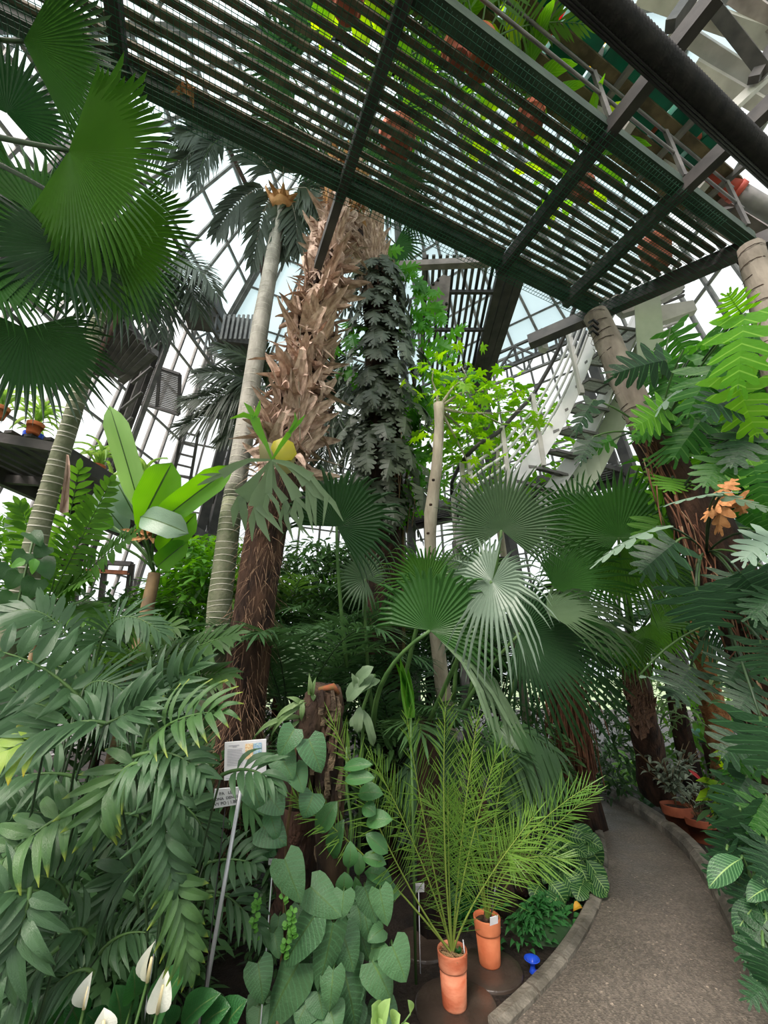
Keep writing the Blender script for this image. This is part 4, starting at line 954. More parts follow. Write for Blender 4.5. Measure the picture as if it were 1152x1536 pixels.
for b, t, wd in [((395, 590), (445, 775), 54), ((440, 515), (450, 645), 42), ((390, 268), (345, 440), 66), ((362, 190), (275, 325), 72), ((480, 495), (604, 545), 56), ((420, 362), (412, 480), 56), ((455, 408), (455, 512), 42), ((470, 430), (575, 462), 48), ((485, 330), (582, 415), 56), ((485, 285), (602, 268), 60), ((470, 215), (530, 245), 56), ((395, 100), (525, 88), 52), ((450, 160), (562, 158), 60), ((388, 48), (515, 30), 44), ((510, 580), (636, 592), 68), ((395, 495), (385, 590), 66), ((530, 640), (578, 700), 50), ((470, 700), (548, 735), 60)]:
    D = 1.88 + .1 * R.random(); B = P(*cpx(*b), D); put(R.choice(T_SM), 'leaf', cs_, lm(B, P(*cpx(*t), D - .03), tocam(B, .4) + V((R.uniform(-.3, .3), 0, 0)), wd / 2.88 * px(D) * 1.2))
tube_obj('vine', [V((-.1, 2.0, 0)), P(525, 1480, 1.98), P(520, 1330, 1.95), P(528, 1240, 1.93), P(520, 1180, 1.95), P(520, 1120, 2.0)], .007, STEM, cs_, 6)
for b, t, wd in [((442, 1093), (418, 1135), 36), ((463, 1108), (482, 1160), 42), ((394, 1240), (430, 1268), 46), ((405, 1222), (416, 1262), 26), ((376, 1168), (392, 1216), 44), ((420, 1130), (440, 1170), 40), ((470, 1190), (455, 1228), 40), ((400, 1190), (425, 1222), 44), ((385, 1270), (415, 1282), 30), ((440, 1150), (455, 1190), 36)]:
    D = 1.85; B = P(*b, D + .02); put(R.choice(T_HS), 'leaf', cu, lm(B, P(*t, D - .03), tocam(B, .3) + V((R.uniform(-.3, .3), 0, 0)), wd * px(D) * 1.1))
tube_obj('vine', [V((-.38, 2.0, 0)), P(425, 1400, 1.95), P(430, 1250, 1.95), P(440, 1180, 1.95), P(445, 1090, 2.0)], .008, BSTEM, cu, 6)
# round-leaved creeper
T_RD = leaf_tpl('round_leaf', p_ellip, CREEP, None, .05, .1, 4)
cr_ = thing('round_leaf_creeper', 'creeper with tiny round pale green leaves hanging over the dark log', 'plant', P(430, 1460, 1.75))
for ch, D in (([(420, 1330), (428, 1360), (432, 1390), (428, 1420), (425, 1440)], 1.68), ([(388, 1340), (384, 1365), (380, 1390), (384, 1410)], 1.72), ([(440, 1360), (436, 1390), (440, 1410)], 1.67)):
    tube_obj('creeper_stem', [P(*c, D) for c in ch], .002, STEM, cr_, 4)
    for i in range(26):
        t = R.random() * (len(ch) - 1.01); k = int(t); f = t - k; x = ch[k][0] + (ch[k + 1][0] - ch[k][0]) * f; y = ch[k][1] + (ch[k + 1][1] - ch[k][1]) * f
        B = P(x, y, D); T = P(x + R.choice((-1, 1)) * R.uniform(5, 9), y + R.uniform(-3, 6), D - .01); put(T_RD, 'leaf', cr_, lm(B, T, tocam(B), 7.5 * px(D)))
# pale spotted leaves at the bottom edge
T_OV = leaf_tpl('spotted_leaf', p_ellip, SPOT, None, .08, .1, 8)
SPD = leaf('dark_leaf_spot', (60, 96, 60), (70, 106, 66), .5, .2)
so = thing('spotted_leaf_plant', 'pale green leaved plant with dark spots at the bottom edge', 'plant', P(575, 1560, 1.55))
for b, t, wd in (((565, 1530), (558, 1508), 30), ((572, 1540), (585, 1498), 22), ((590, 1545), (600, 1522), 28), ((616, 1520), (612, 1500), 12), ((560, 1560), (575, 1532), 30), ((600, 1560), (618, 1540), 20)):
    D = 1.52; B = P(*b, D + .02); T = P(*t, D); o = put(T_OV, 'leaf', so, lm(B, T, tocam(B, .5), wd * px(D)))
    nn = tocam(B, .5) * .012
    for i in range(4):
        for s in (-1, 1):
            f = .25 + .17 * i; c = B + (T - B) * f + nn; sd = (T - B).cross(nn).normalized() * wd * px(D) * .22 * s
            MB().strip(c + sd * .5, sd + (T - B) * .1, nn, wd * px(D) * .2, .008).__class__
            mb = MB(); mb.strip(c + sd * .4, sd + (T - B) * .1, nn, wd * px(D) * .2, .009, 0, ((0, .1), (.5, 1), (1, 0))); mb.obj('leaf_spot', SPD, o)
    tube_obj('leaf_stalk', [P(580, 1570, 1.56), B], .003, STEM, so, 4)

# ================================================================ POTTED DATE PALMS
def pot(name, label, c, h, r0, r1, m=TERRA, group=None, soil=POTSOIL, rim=.32):
    t = thing(name, label, 'pot', c, group); c = V(c)
    MB().lathe(c, [(0, .0), (r0 * .96, 0), (r0, .006), (r0 + (r1 - r0) * (1 - rim), h * (1 - rim)), (r1 * .92, h * (1 - rim) - .001)], 30).obj('body', m, t, True)
    MB().lathe(c, [(r1 * .9, h * (1 - rim)), (r1 * .995, h * (1 - rim)), (r1, h * (1 - rim) + .006), (r1 * 1.06, h - .006), (r1 * 1.05, h), (r1 * .97, h), (r1 * .94, h * .86)], 30).obj('rim', m, t, True)
    MB().lathe(c, [(0, h * .9), (r1 * .5, h * .905), (r1 * .945, h * .88)], 24).obj('soil', soil, t, True)
    return t
def paver(label, x, y, rpx):
    c = Z(x, y, .012); D = (c - CAM).dot(V((0, CP, SP))); r = rpx * px(D)
    t = thing('round_paver', label, 'paver', c); MB().lathe(V((c.x, c.y, -.02)), [(r, 0), (r, .03), (r * .96, .036), (r * .6, .037), (0.001, .037)], 36).obj('disc', PAVER, t, True)
    return c, r
p1c, r_ = paver('round brown paver under the front terracotta pot', 684, 1508, 62)
p2c, r_ = paver('round brown paver under the rear terracotta pot', 735, 1452, 48)
paver('bare round brown paver left behind the front terracotta pot', 634, 1414, 42)
g1 = V((p1c.x - .0, p1c.y, .017)); g2 = V((p2c.x - .0, p2c.y, .017))
pot1c = Z(682, 1508, .017); pot2c = Z(735, 1445, .017)
pot('terracotta_pot', 'tall streaked terracotta pot in front holding the larger young date palm', pot1c, .215, .061, .073, mat('streaked_terracotta', (184, 94, 60), (222, 150, 116), .75, 6, .15, stretch=(1, 1, 2.5)))
pot('terracotta_pot', 'smooth orange terracotta pot behind holding the smaller young date palm', pot2c, .21, .06, .074)
def date_palm(label, c, hts, h, D, m=DATE):
    b = V(c) + V((0, 0, h * .9)); t = thing('date_palm', label, 'palm', b)
    MB().tube([b + V((0, 0, -.01)), b + V((0, 0, .03)), b + V((0, 0, .07))], [.02, .016, .008], 8).obj('stem_base', FIBRE, t, True)
    for k, (mx, tx, ll, n, t0, D1) in enumerate(hts):
        p2 = P(*tx, D1); p1 = P(*mx, (D + D1) / 2)
        frond(t, b, p1, p2, n, ll * 1.12 * px(D), .0048, a0=58, a1=22, sag=.03, m=m, rm=leaf('date_rachis', (132, 156, 70), (150, 172, 80), .5, .1), t0=t0, up=tocam(p1, .5) + V((R.uniform(-.6, .6), 0, 0)), rr=.006, lift=.25, jit=.2, env=lambda q: (.35 + .65 * math.sin(math.pi * (q * .75 + .22))) )
    return t
Dp = (pot1c - CAM).dot(V((0, CP, SP)))
date_palm('larger young date palm with upright bright fronds in the front pot', pot1c, [
    ((660, 1260), (668, 1060), 62, 44, .2, Dp), ((640, 1270), (610, 1075), 62, 44, .3, Dp), ((605, 1340), (500, 1085), 66, 44, .42, Dp - .05), ((690, 1300), (745, 1130), 60, 40, .35, Dp), ((672, 1330), (672, 1180), 56, 40, .12, Dp + .05),
    ((560, 1280), (440, 1195), 46, 30, .62, Dp - .1), ((700, 1350), (800, 1225), 60, 36, .4, Dp), ((645, 1300), (560, 1140), 58, 40, .4, Dp + .1), ((690, 1240), (716, 1080), 56, 36, .3, Dp + .1)], .215, Dp)
Dq = (pot2c - CAM).dot(V((0, CP, SP)))
date_palm('smaller young date palm with arching fronds in the rear pot', pot2c, [
    ((740, 1270), (880, 1180), 60, 40, .3, Dq - .1), ((790, 1260), (892, 1190), 44, 30, .3, Dq - .05), ((722, 1280), (700, 1130), 56, 36, .3, Dq), ((750, 1260), (850, 1290), 50, 30, .45, Dq - .1), ((726, 1290), (640, 1200), 54, 34, .4, Dq), ((732, 1260), (760, 1130), 54, 34, .35, Dq + .1),
    ((748, 1240), (770, 1290), 46, 24, .5, Dq - .15), ((715, 1300), (680, 1180), 50, 30, .35, Dq + .05)], .21, Dq)
# straw mulch and green tuft on the front pot
mu = thing('straw_mulch', 'pale straw mulch on the soil of the front pot', 'mulch', pot1c + V((0, 0, .195))); mb = MB()
for i in range(160):
    a = R.uniform(0, 6.28); r = .066 * math.sqrt(R.random()); q = pot1c + V((r * math.cos(a), r * math.sin(a), .196 + R.uniform(0, .012))); d = V((R.uniform(-1, 1), R.uniform(-1, 1), R.uniform(-.2, .3))).normalized() * .018
    mb.beam(q - d, q + d, .0016, .0016)
mb.obj('straw', mat('straw', (150, 118, 80), (186, 156, 114), .9), mu, kind='stuff')
tf = thing('green_tuft', 'small bright green seedling tuft in the front pot', 'plant', pot1c + V((.04, -.02, .2)))
T_TF = leaf_tpl('tuft_leaf', p_lance, MOSS, None, .1, .1, 4)
for i in range(26):
    a = R.uniform(0, 6.28); q = pot1c + V((.03, -.015, .2)); d = V((math.cos(a), math.sin(a), R.uniform(.3, 1.2))).normalized() * R.uniform(.02, .035); put(T_TF, 'leaf', tf, lm(q + d * .2, q + d, (0, 0, 1), .012))
small_tag('white corner tag lying on the soil of the rear pot', 741, 1381, 12, 12, Dq - .08, .2, 2, 0, False)
stk = thing('plant_stake', 'grey stake with black card standing in the rear pot', 'stake', pot2c + V((.02, .01, .2)))
tube_obj('stick', [pot2c + V((.02, 0, .19)), P(743, 1331, Dq)], .004, ALU, stk, 6); card('card', [P(732, 1350, Dq + .01), P(754, 1348, Dq + .01), P(754, 1328, Dq + .01), P(732, 1332, Dq + .01)], BLACKP, stk)
wt = thing('plant_stake', 'thin white marker stick at the rim of the front pot', 'stake', pot1c + V((.06, 0, .2))); tube_obj('stick', [pot1c + V((.062, -.02, .19)), pot1c + V((.057, -.02, .26))], .003, WPLA, wt, 5)
# blue ornament
bc = Z(800, 1460, .0); bo = thing('blue_ornament', 'blue glazed flared vase lying on the soil beside the kerb', 'ornament', bc)
MB().lathe(bc, [(.016, 0), (.022, .006), (.015, .02), (.012, .03), (.016, .042), (.036, .056), (.044, .062), (.041, .064), (.024, .05), (.01, .03), (.001, .028)], 22).obj('vase', BLUEC, bo, True)
MB().lathe(bc + V((.02, -.02, 0)), [(.004, 0), (.02, .004), (.022, .014), (.01, .022), (0, .022)], 14).obj('foot', mat('violet_glaze', (70, 80, 190), (100, 96, 200), .2), bo, True)
yl = thing('fallen_leaf', 'small orange yellow fallen leaf beside the kerb', 'leaf', Z(866, 1364, .01)); 
put(leaf_tpl('fallen', p_ellip, leaf('orange_leaf', (220, 160, 40), (232, 180, 60), .5, .2), None, .3, .3, 5), 'blade', yl, lm(Z(860, 1366, .02), Z(874, 1362, .03), (0, -.5, 1), .05))
# club moss cushion
mo = thing('club_moss', 'bright green frilly club moss cushion beside the kerb', 'plant', Z(815, 1400, 0))
T_MS = [leaf_tpl('moss_frond', p_ovate, MOSS, None, .3, .15, 4, wave=.03)]
for i in range(230):
    u, v_ = R.gauss(0, 1), R.gauss(0, 1); x, y = 812 + u * 18 + (-v_ * 10), 1392 + v_ * 16
    q = Z(x, y, .0); h = .13 * math.exp(-(u * u + v_ * v_) / 3) * R.uniform(.6, 1.1); b = V((q.x, q.y, h)); d = V((u * .5 + R.uniform(-.5, .5), -v_ * .4 - .3, R.uniform(-.2, .6))).normalized() * R.uniform(.04, .07)
    put(T_MS[0], 'frond', mo, lm(b, b + d, V((d.x * .3, -.4, 1)), .035))
MB().lathe(Z(812, 1394, -.02), [(.24, 0), (.2, .05), (.1, .1), (0, .12)], 16).obj('cushion', UNDER, mo, True)
mo2 = thing('club_moss', 'green frilly moss patch behind the rear terracotta pot', 'plant', Z(705, 1385, 0))
for i in range(120):
    u, v_ = R.gauss(0, 1), R.gauss(0, 1); q = Z(700 + u * 22, 1380 + v_ * 12, 0); b = V((q.x, q.y, .08 * R.random())); d = V((u * .4, -.4, R.uniform(.1, .8))).normalized() * R.uniform(.05, .08); put(T_MS[0], 'frond', mo2, lm(b, b + d, V((0, -.4, 1)), .035))
# zebra-striped plant on the left of the path
T_ZB = [leaf_tpl('zebra_leaf', p_ellip, ZEB, leaf('pale_midrib', (150, 186, 110), (160, 196, 120)), a, .12, 8, wave=.012) for a in (.1, .2)]
zb = Z(850, 1330, 0); zp = thing('zebra_plant', 'zebra-striped leaf plant leaning over the left kerb of the path', 'plant', zb)
zl = [((824, 1322), (851, 1374), 25), ((846, 1312), (870, 1358), 25), ((838, 1352), (826, 1376), 22), ((868, 1296), (884, 1336), 26), ((882, 1332), (914, 1358), 20), ((816, 1290), (845, 1320), 20), ((856, 1275), (900, 1322), 26), ((858, 1238), (892, 1272), 24), ((812, 1350), (800, 1366), 20), ((870, 1260), (905, 1300), 24), ((840, 1280), (868, 1300), 22), ((880, 1290), (908, 1335), 22), ((866, 1320), (888, 1350), 22), ((846, 1255), (880, 1262), 22), ((830, 1300), (815, 1325), 20), ((890, 1310), (912, 1342), 18)]
for i in range(20):
    x, y = R.uniform(815, 890), R.uniform(1235, 1330); zl.append(((x, y), (x + R.uniform(-10, 36), y + R.uniform(10, 45)), R.uniform(17, 25)))
for b, t, wd in zl:
    y = (b[1] + t[1]) / 2; D = 2.75 + (1370 - y) / 140 * .8 + R.uniform(-.08, .08); B = P(*b, D + .06); T = P(*t, D - .04); T.z = max(T.z, .05); B.z = max(B.z, .1)
    put(R.choice(T_ZB), 'leaf', zp, lm(B, T, tocam(B, .6) + V((R.uniform(-.2, .4), 0, 0)), wd * px(D) * 1.3))
    tube_obj('leaf_stalk', bez((B.x * .5 + zb.x * .5 - .05, B.y * .5 + zb.y * .5 + .1, 0), B + V((0, .03, .05)), B, 4), .004, STEM, zp, 4)
# scaly palm base behind it
T_SC = leaf_tpl('scale', p_ellip, DBARK, None, .3, .2, 4)
pb = Z(765, 1345, 0); ps = thing('scaly_palm_base', 'dark scaly palm stem base behind the club moss', 'trunk', pb)
MB().tube([pb, pb + V((.02, .1, .12)), pb + V((0, .2, .26)), pb + V((0, .25, .4))], [.2, .24, .18, .08], 14, 0, .08).obj('core', DBARK, ps, True)
for i in range(70):
    a = R.uniform(2.6, 6.9); z = R.uniform(.02, .36); c = pb + V((0, .1 + z * .4, z)); r = .23 - .25 * abs(z - .13); q = c + V((math.cos(a) * r, math.sin(a) * r, 0)); d = V((math.cos(a), math.sin(a), .9)).normalized() * .08; put(T_SC, 'scale', ps, lm(q, q + d, V((math.cos(a), math.sin(a), 0)), .06))

# ================================================================ MAIN TRUNKS
def gbase(x, y, D):                                   # foot of something seen at px,py,depth: straight below it
    p = P(x, y, D); return V((p.x, p.y, 0))
def seg(pts, x): return pts
# hairy fan palm with dry leaf bases
HT = [(352, 1300, 2.9, 92), (358, 1130, 2.95, 90), (372, 1000, 3.05, 84), (388, 870, 3.25, 78), (405, 760, 3.5, 76), (440, 640, 3.9, 76), (462, 520, 4.25, 64), (490, 400, 4.6, 56), (514, 290, 5.0, 40), (520, 250, 5.15, 34)]
hb = gbase(352, 1300, 2.9); hb.x -= .05
hp_ = thing('hairy_palm', 'tall palm with a dark fibrous foot and shaggy dry leaf bases above', 'palm', hb)
Hp = [hb] + [P(x, y, D) for x, y, D, w_ in dens(HT, 3)]; Hr = [.2] + [w_ * px(D) / 2 * (.76 if y > 760 else .84) for x, y, D, w_ in dens(HT, 3)]
k = int(.53 * (len(Hp) - 1))
tube_obj('lower_stem', Hp[:k + 1], Hr[:k + 1], REDBARK, hp_, 18, .08); tube_obj('upper_stem', Hp[k:], [r * .82 for r in Hr[k:]], DBARK, hp_, 14, .08)
T_BT = []
for q in range(6):
    rr = random.Random(q + 3); mb = MB(); k1, k2 = rr.uniform(-.12, .12), rr.uniform(-.5, .25); prof = [(-.1, .9, 0), (.2, .8, .03), (.42, .62, .08), (.62, .46, .15 + k2 * .2), (.82, .28, .22 + k2 * .6), (1, .03, .26 + k2)]
    for i, (y, wd, z) in enumerate(prof):
        for c in (-1, 0, 1): mb.v.append((c * wd / 2 + k1 * i * .3 + rr.uniform(-.03, .03), y - max(0, -k2) * .3 * (i == 5), z + .1 * abs(c) * wd + rr.uniform(-.015, .015)))
    for i in range(5):
        for j in range(2): mb.f.append((i * 3 + j, i * 3 + j + 1, i * 3 + j + 4, i * 3 + j + 3)); mb.m.append(0)
    T_BT.append(mb)
B1 = [mb.mesh('leaf_base', BOOT, smooth=False) for mb in T_BT]; B2 = [mb.mesh('leaf_base', BOOT2, smooth=False) for mb in T_BT]
def along(pts, rad, s):
    f = s * (len(pts) - 1); i = min(int(f), len(pts) - 2); t = f - i
    return pts[i] + (pts[i + 1] - pts[i]) * t, rad[i] + (rad[i + 1] - rad[i]) * t, (pts[i + 1] - pts[i]).normalized()
nb = 420
for i in range(nb):
    s = .51 + .47 * i / nb; c, r, d = along(Hp, Hr, s); a = i * 2.39996 + R.uniform(-.3, .3); h = V((math.cos(a), math.sin(a), 0))
    if h.dot((CAM - c).normalized()) < -.45: continue
    L = R.uniform(.26, .46) * (1 if s < .85 else .8); q = c + h * r * .72
    ax = (d * R.uniform(.75, 1) + h * R.uniform(.06, .36) + V((R.uniform(-.35, .35), R.uniform(-.35, .35), R.uniform(-.5, 0)))).normalized()
    if R.random() < .22: ax = (h * .7 - d * R.uniform(.3, .8) + V((R.uniform(-.3, .3), R.uniform(-.3, .3), 0))).normalized()
    put(R.choice(B2 if s > .86 and R.random() < .8 else B1), 'leaf_base', hp_, lm(q, q + ax * L, h, R.uniform(.13, .22)))
mb = MB()
for i in range(1500):
    s = R.uniform(0.05, .54); c, r, d = along(Hp, Hr, s); a = R.uniform(0, 6.28); h = V((math.cos(a), math.sin(a), 0))
    if h.dot((CAM - c).normalized()) < -.3: continue
    q = c + h * r * .98; dd = (h * R.uniform(.1, .7) + V((R.uniform(-.6, .6), R.uniform(-.3, .3), -R.uniform(.2, 1)))).normalized(); mb.strip(q, dd, h, R.uniform(.06, .2), .005, .4, ((0, 1), (.5, .8), (1, 0)))
mb.obj('fibre', FIBRE, hp_, kind='stuff')
mb = MB()
for i in range(1100):
    s = R.uniform(.5, .97); c, r, d = along(Hp, Hr, s); a = R.uniform(0, 6.28); h = V((math.cos(a), math.sin(a), 0))
    if h.dot((CAM - c).normalized()) < -.3: continue
    q = c + h * r * R.uniform(.85, 1.1); dd = (h * R.uniform(.1, .7) + d * R.uniform(-1, .8) + V((R.uniform(-.6, .6), R.uniform(-.4, .4), 0))).normalized(); mb.strip(q, dd, h, R.uniform(.1, .24), R.uniform(.012, .04), .3, ((0, .7), (.35, 1), (.7, .6), (1, 0)))
mb.obj('dry_shred', BOOT, hp_, kind='stuff')
tube_obj('hanging_cord', [P(452, 470, 4.2), P(448, 560, 3.85), P(450, 660, 3.55)], .006, WBARK, hp_, 5)
# crown of the hairy palm, mostly above the walkway
hc = Hp[-1]
for i in range(9):
    a = i * .7 + .2; h = V((math.cos(a), math.sin(a), R.uniform(.1, .8))); hub = hc + h.normalized() * .9 + V((0, 0, .9)); fan(hp_, hub, h + V((0, 0, -.4)), V((-h.x * .5, -h.y * .5, 1)), .75, 30, 230, .5, .5, FAND, pet=(hc, hc + h * .4 + V((0, 0, .4))))
# slim ringed trunk
RT = [(322, 1000, 3.6, 40), (330, 900, 3.8, 40), (345, 780, 4.1, 36), (360, 690, 4.35, 34), (376, 590, 4.65, 31), (392, 480, 5.0, 28), (408, 390, 5.35, 24), (424, 305, 5.7, 20)]
rb_ = gbase(318, 1000, 3.6); rp_ = thing('ringed_palm', 'slim grey palm trunk with pale leaf rings and a small drooping crown', 'palm', rb_)
Rp = [rb_] + [P(x, y, D) for x, y, D, w_ in dens(RT, 3)]; Rr = [.12] + [w_ * px(D) / 2 * .86 for x, y, D, w_ in dens(RT, 3)]
tube_obj('lower_stem', Rp[:9], Rr[:9], GRINGB, rp_, 16, .02); tube_obj('upper_stem', Rp[8:], Rr[8:], RINGB, rp_, 16, .03)
for i in range(72):
    c, r, d = along(Rp, Rr, .08 + .9 * (i + R.uniform(-.3, .3)) / 72); t = V((R.uniform(-.12, .12), R.uniform(-.12, .12), 0)); d = (d + t).normalized()
    MB().tube([c - d * .0028, c + d * .0028], [r * 1.025, r * 1.015], 16, caps=False).obj('ring_scar', RINGL, rp_, True)
rt = Rp[-1]
MB().tube([rt + V((0, 0, -.15)), rt, rt + V((0, 0, .15))], [.13, .17, .1], 10, 0, .2).obj('fibre_collar', BOOT2, rp_, True)
for i in range(10): a = i * .63; put(R.choice(B2), 'leaf_base', rp_, lm(rt + V((math.cos(a) * .1, math.sin(a) * .1, -.05)), rt + V((math.cos(a) * .3, math.sin(a) * .3, R.uniform(-.25, .2))), V((math.cos(a), math.sin(a), .2)), .12))
for b, c, ll in (((375, 262), (326, 345), 34), ((398, 270), (380, 392), 34), ((445, 300), (447, 372), 36), ((470, 268), (492, 360), 34), ((420, 240), (440, 200), 40), ((455, 270), (520, 300), 36), ((400, 240), (350, 200), 40), ((430, 300), (425, 380), 36)):
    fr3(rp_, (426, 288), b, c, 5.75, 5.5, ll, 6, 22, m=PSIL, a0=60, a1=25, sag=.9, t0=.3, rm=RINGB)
# dark feather palm crown above the fan leaves
dk = thing('feather_palm', 'dark feather palm crown silhouetted against the roof above the fan leaves', 'palm', gbase(340, 200, 6.4))
for b, c, ll in (((290, 195), (215, 235), 36), ((300, 200), (250, 270), 34), ((320, 190), (290, 280), 30), ((330, 180), (390, 185), 32), ((360, 190), (405, 225), 28), ((310, 190), (270, 200), 34)):
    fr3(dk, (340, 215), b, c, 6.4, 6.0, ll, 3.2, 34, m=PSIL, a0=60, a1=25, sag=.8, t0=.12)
tube_obj('stem', [gbase(340, 900, 5.4), P(350, 760, 5.5), P(376, 590, 5.8), P(398, 430, 6.2), P(380, 300, 6.4), P(340, 215, 6.4)], [.06, .06, .05, .05, .04, .03], DBARK, dk, 10)
for x0, y0, lab, hs in ((255, 395, 'drooping dark feather palm fronds behind the bright fan leaves', (((245, 380), (215, 470), 70), ((270, 380), (300, 470), 66), ((250, 400), (240, 500), 66), ((230, 370), (180, 440), 60), ((285, 375), (325, 440), 56))),
                        (385, 575, 'dark feather palm fronds beside the slim ringed trunk', (((350, 590), (280, 600), 52), ((350, 610), (272, 640), 56), ((400, 540), (330, 520), 50), ((350, 555), (300, 560), 50), ((380, 620), (330, 660), 40), ((410, 600), (398, 520), 44))),
                        (500, 610, 'dark feather palm fronds between the two big trunks', (((480, 580), (440, 560), 50), ((510, 560), (560, 560), 56), ((500, 560), (500, 520), 50), ((480, 640), (430, 660), 56), ((520, 640), (545, 700), 56), ((490, 650), (480, 720), 56), ((520, 590), (545, 570), 50)))):
    D = 6.3; t = thing('feather_palm', lab, 'palm', gbase(x0, y0, D))
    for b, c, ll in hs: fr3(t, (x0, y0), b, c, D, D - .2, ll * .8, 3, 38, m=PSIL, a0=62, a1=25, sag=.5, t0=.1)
    bk = {255: ((60, 800, 4.0), (120, 590, 4.6), (190, 450, 5.6)), 385: ((348, 780, 5.3), (372, 620, 5.9)), 500: ((392, 860, 5.2), (430, 720, 5.8), (470, 650, 6.1))}[x0]
    tube_obj('stem', [gbase(*bk[0])] + [P(*q) for q in bk] + [P(x0, y0, D)], .035, DBARK, t, 8)
# staghorn fern on the hairy trunk
sf = thing('staghorn_fern', 'staghorn fern with long forked grey green fronds on the hairy trunk', 'fern', P(410, 690, 3.2))
SD = 3.12
def fork(path, wd, forks, m, D=SD, dD=0, nr=None):
    """forked strap: path px list then tips"""
    pts = [P(x, y, D + dD * i) for i, (x, y) in enumerate(path)]; mb = MB(); n = len(pts)
    def band(ps, ws):
        vs = []
        for i, p in enumerate(ps):
            d = (ps[min(i + 1, len(ps) - 1)] - ps[max(i - 1, 0)]).normalized(); s = d.cross((CAM - p).normalized()).normalized(); u = s.cross(d)
            vs += [p - s * ws[i] / 2 + u * ws[i] * .12, p + u * 0, p + s * ws[i] / 2 + u * ws[i] * .12]
        mb.add(vs, [(3 * i + j, 3 * i + j + 1, 3 * i + j + 4, 3 * i + j + 3) for i in range(len(ps) - 1) for j in (0, 1)])
    band(pts, [w_ * px(D) * .6 for w_ in wd])
    for f in forks:
        fp = [pts[-1]] + [P(x, y, D + dD * n + .01 * k) for k, (x, y) in enumerate(f[:-1])]; L = len(fp)
        fw = [f[-1] * px(D) * .6 * (1 if i == 0 else (1.1 if i < L - 1 else .12)) for i in range(L)]; band(fp, fw)
    return mb.obj('frond', m, sf, True)
A = (408, 690)
fork([A, (390, 710), (372, 735), (362, 745)], [5, 12, 34, 44], [[(352, 765), (350, 790), 18], [(366, 770), (368, 796), 18]], STAG)
fork([A, (395, 722), (388, 745), (386, 760)], [5, 14, 36, 44], [[(378, 780), (378, 812), 16], [(392, 785), (405, 812), 20], [(404, 775), (425, 800), 16]], STAG, 3.08)
fork([A, (404, 715), (403, 740)], [5, 14, 18], [[(398, 760), (404, 775), 12], [(415, 755), (422, 780), 10]], STAG, 3.05)
fork([A, (425, 712), (440, 735), (446, 748)], [5, 14, 26, 30], [[(440, 770), (455, 800), 14], [(452, 775), (448, 805), 12], [(462, 765), (475, 790), 10]], STAG, 3.06)
fork([A, (430, 695), (450, 708), (462, 725)], [5, 14, 30, 34], [[(475, 740), (488, 752), 20], [(470, 750), (474, 790), 16], [(462, 760), (470, 800), 12]], STAG, 3.02)
fork([A, (440, 700), (468, 716)], [5, 12, 24], [[(482, 735), (500, 755), (515, 782), 12], [(490, 745), (484, 790), 12]], STAG, 3.0)
fork([A, (375, 690), (350, 700), (332, 712)], [5, 10, 20, 24], [[(310, 722), (296, 728), 10], [(318, 712), (300, 712), 8]], STAG, 3.1)
fork([A, (412, 730), (428, 752)], [4, 12, 20], [[(430, 780), (440, 812), 12], [(440, 775), (470, 812), 10], [(420, 780), (424, 800), 8]], STAG, 3.1)
fork([A, (400, 668), (388, 645), (382, 628)], [4, 10, 20, 24], [[(366, 622), (345, 628), 12], [(374, 612), (366, 604), 12], [(388, 612), (390, 600), 10]], STAGB, 3.1)
fork([A, (420, 670), (434, 650)], [4, 10, 14], [[(444, 630), (442, 618), 8], [(450, 632), (458, 622), 8]], STAGB, 3.1)
for o5, dd, lb5 in (([(390, 690), (388, 668), (400, 662), (415, 668), (440, 672), (442, 690), (436, 708), (420, 714)], 3.16, None), ([(406, 672), (410, 662), (425, 656), (440, 664), (445, 680), (436, 690)], 3.14, 'yellow edged shield frond')):
    mb = MB(); c = P(415, 692, dd + .02); n5 = [P(x, y, dd) for x, y in o5]
    mb.add([c] + n5 + [p + V((0, .012, 0)) for p in n5], [(0, i + 1, i + 2) for i in range(len(n5) - 1)] + [(i + 1, i + 1 + len(n5), i + 2 + len(n5), i + 2) for i in range(len(n5) - 1)]); mb.obj('shield_frond', SHIELD if lb5 is None else YEL, sf, True, lb5)
# monstera-clad trunk
MT = [(572, 900, 4.9, 60), (575, 760, 5.0, 60), (574, 640, 5.3, 56), (572, 520, 5.6, 50), (566, 430, 5.9, 44), (556, 375, 6.1, 40), (548, 335, 6.3, 34)]
mb_ = gbase(572, 900, 4.9); mt = thing('climber_clad_palm', 'palm trunk wrapped from foot to top in dusty dark monstera leaves', 'palm', mb_)
Mp = [mb_] + [P(x, y, D) for x, y, D, w_ in dens(MT, 3)]; Mr = [.25] + [w_ * px(D) / 2 for x, y, D, w_ in dens(MT, 3)]
tube_obj('stem', Mp, Mr, DBARK, mt, 14, .1)
for i in range(110):
    c, r, d = along(Mp, Mr, R.uniform(.62, .99)); a = R.uniform(2.6, 6.9); h = V((math.cos(a), math.sin(a), 0)); q = c + h * r; put(R.choice(B1), 'leaf_base', mt, lm(q, q + (d + h * .3 + V((R.uniform(-.3, .3), 0, 0))).normalized() * .26, h, .13))
T_MO = [lobed_tpl('monstera_leaf', MON, 5, .6, p_heart, .1, .25, None, .86, .05 + .02 * i) for i in range(2)]
T_MG = [lobed_tpl('green_monstera_leaf', MONG, 5, .5, p_heart, .12, .2, None, .7)]
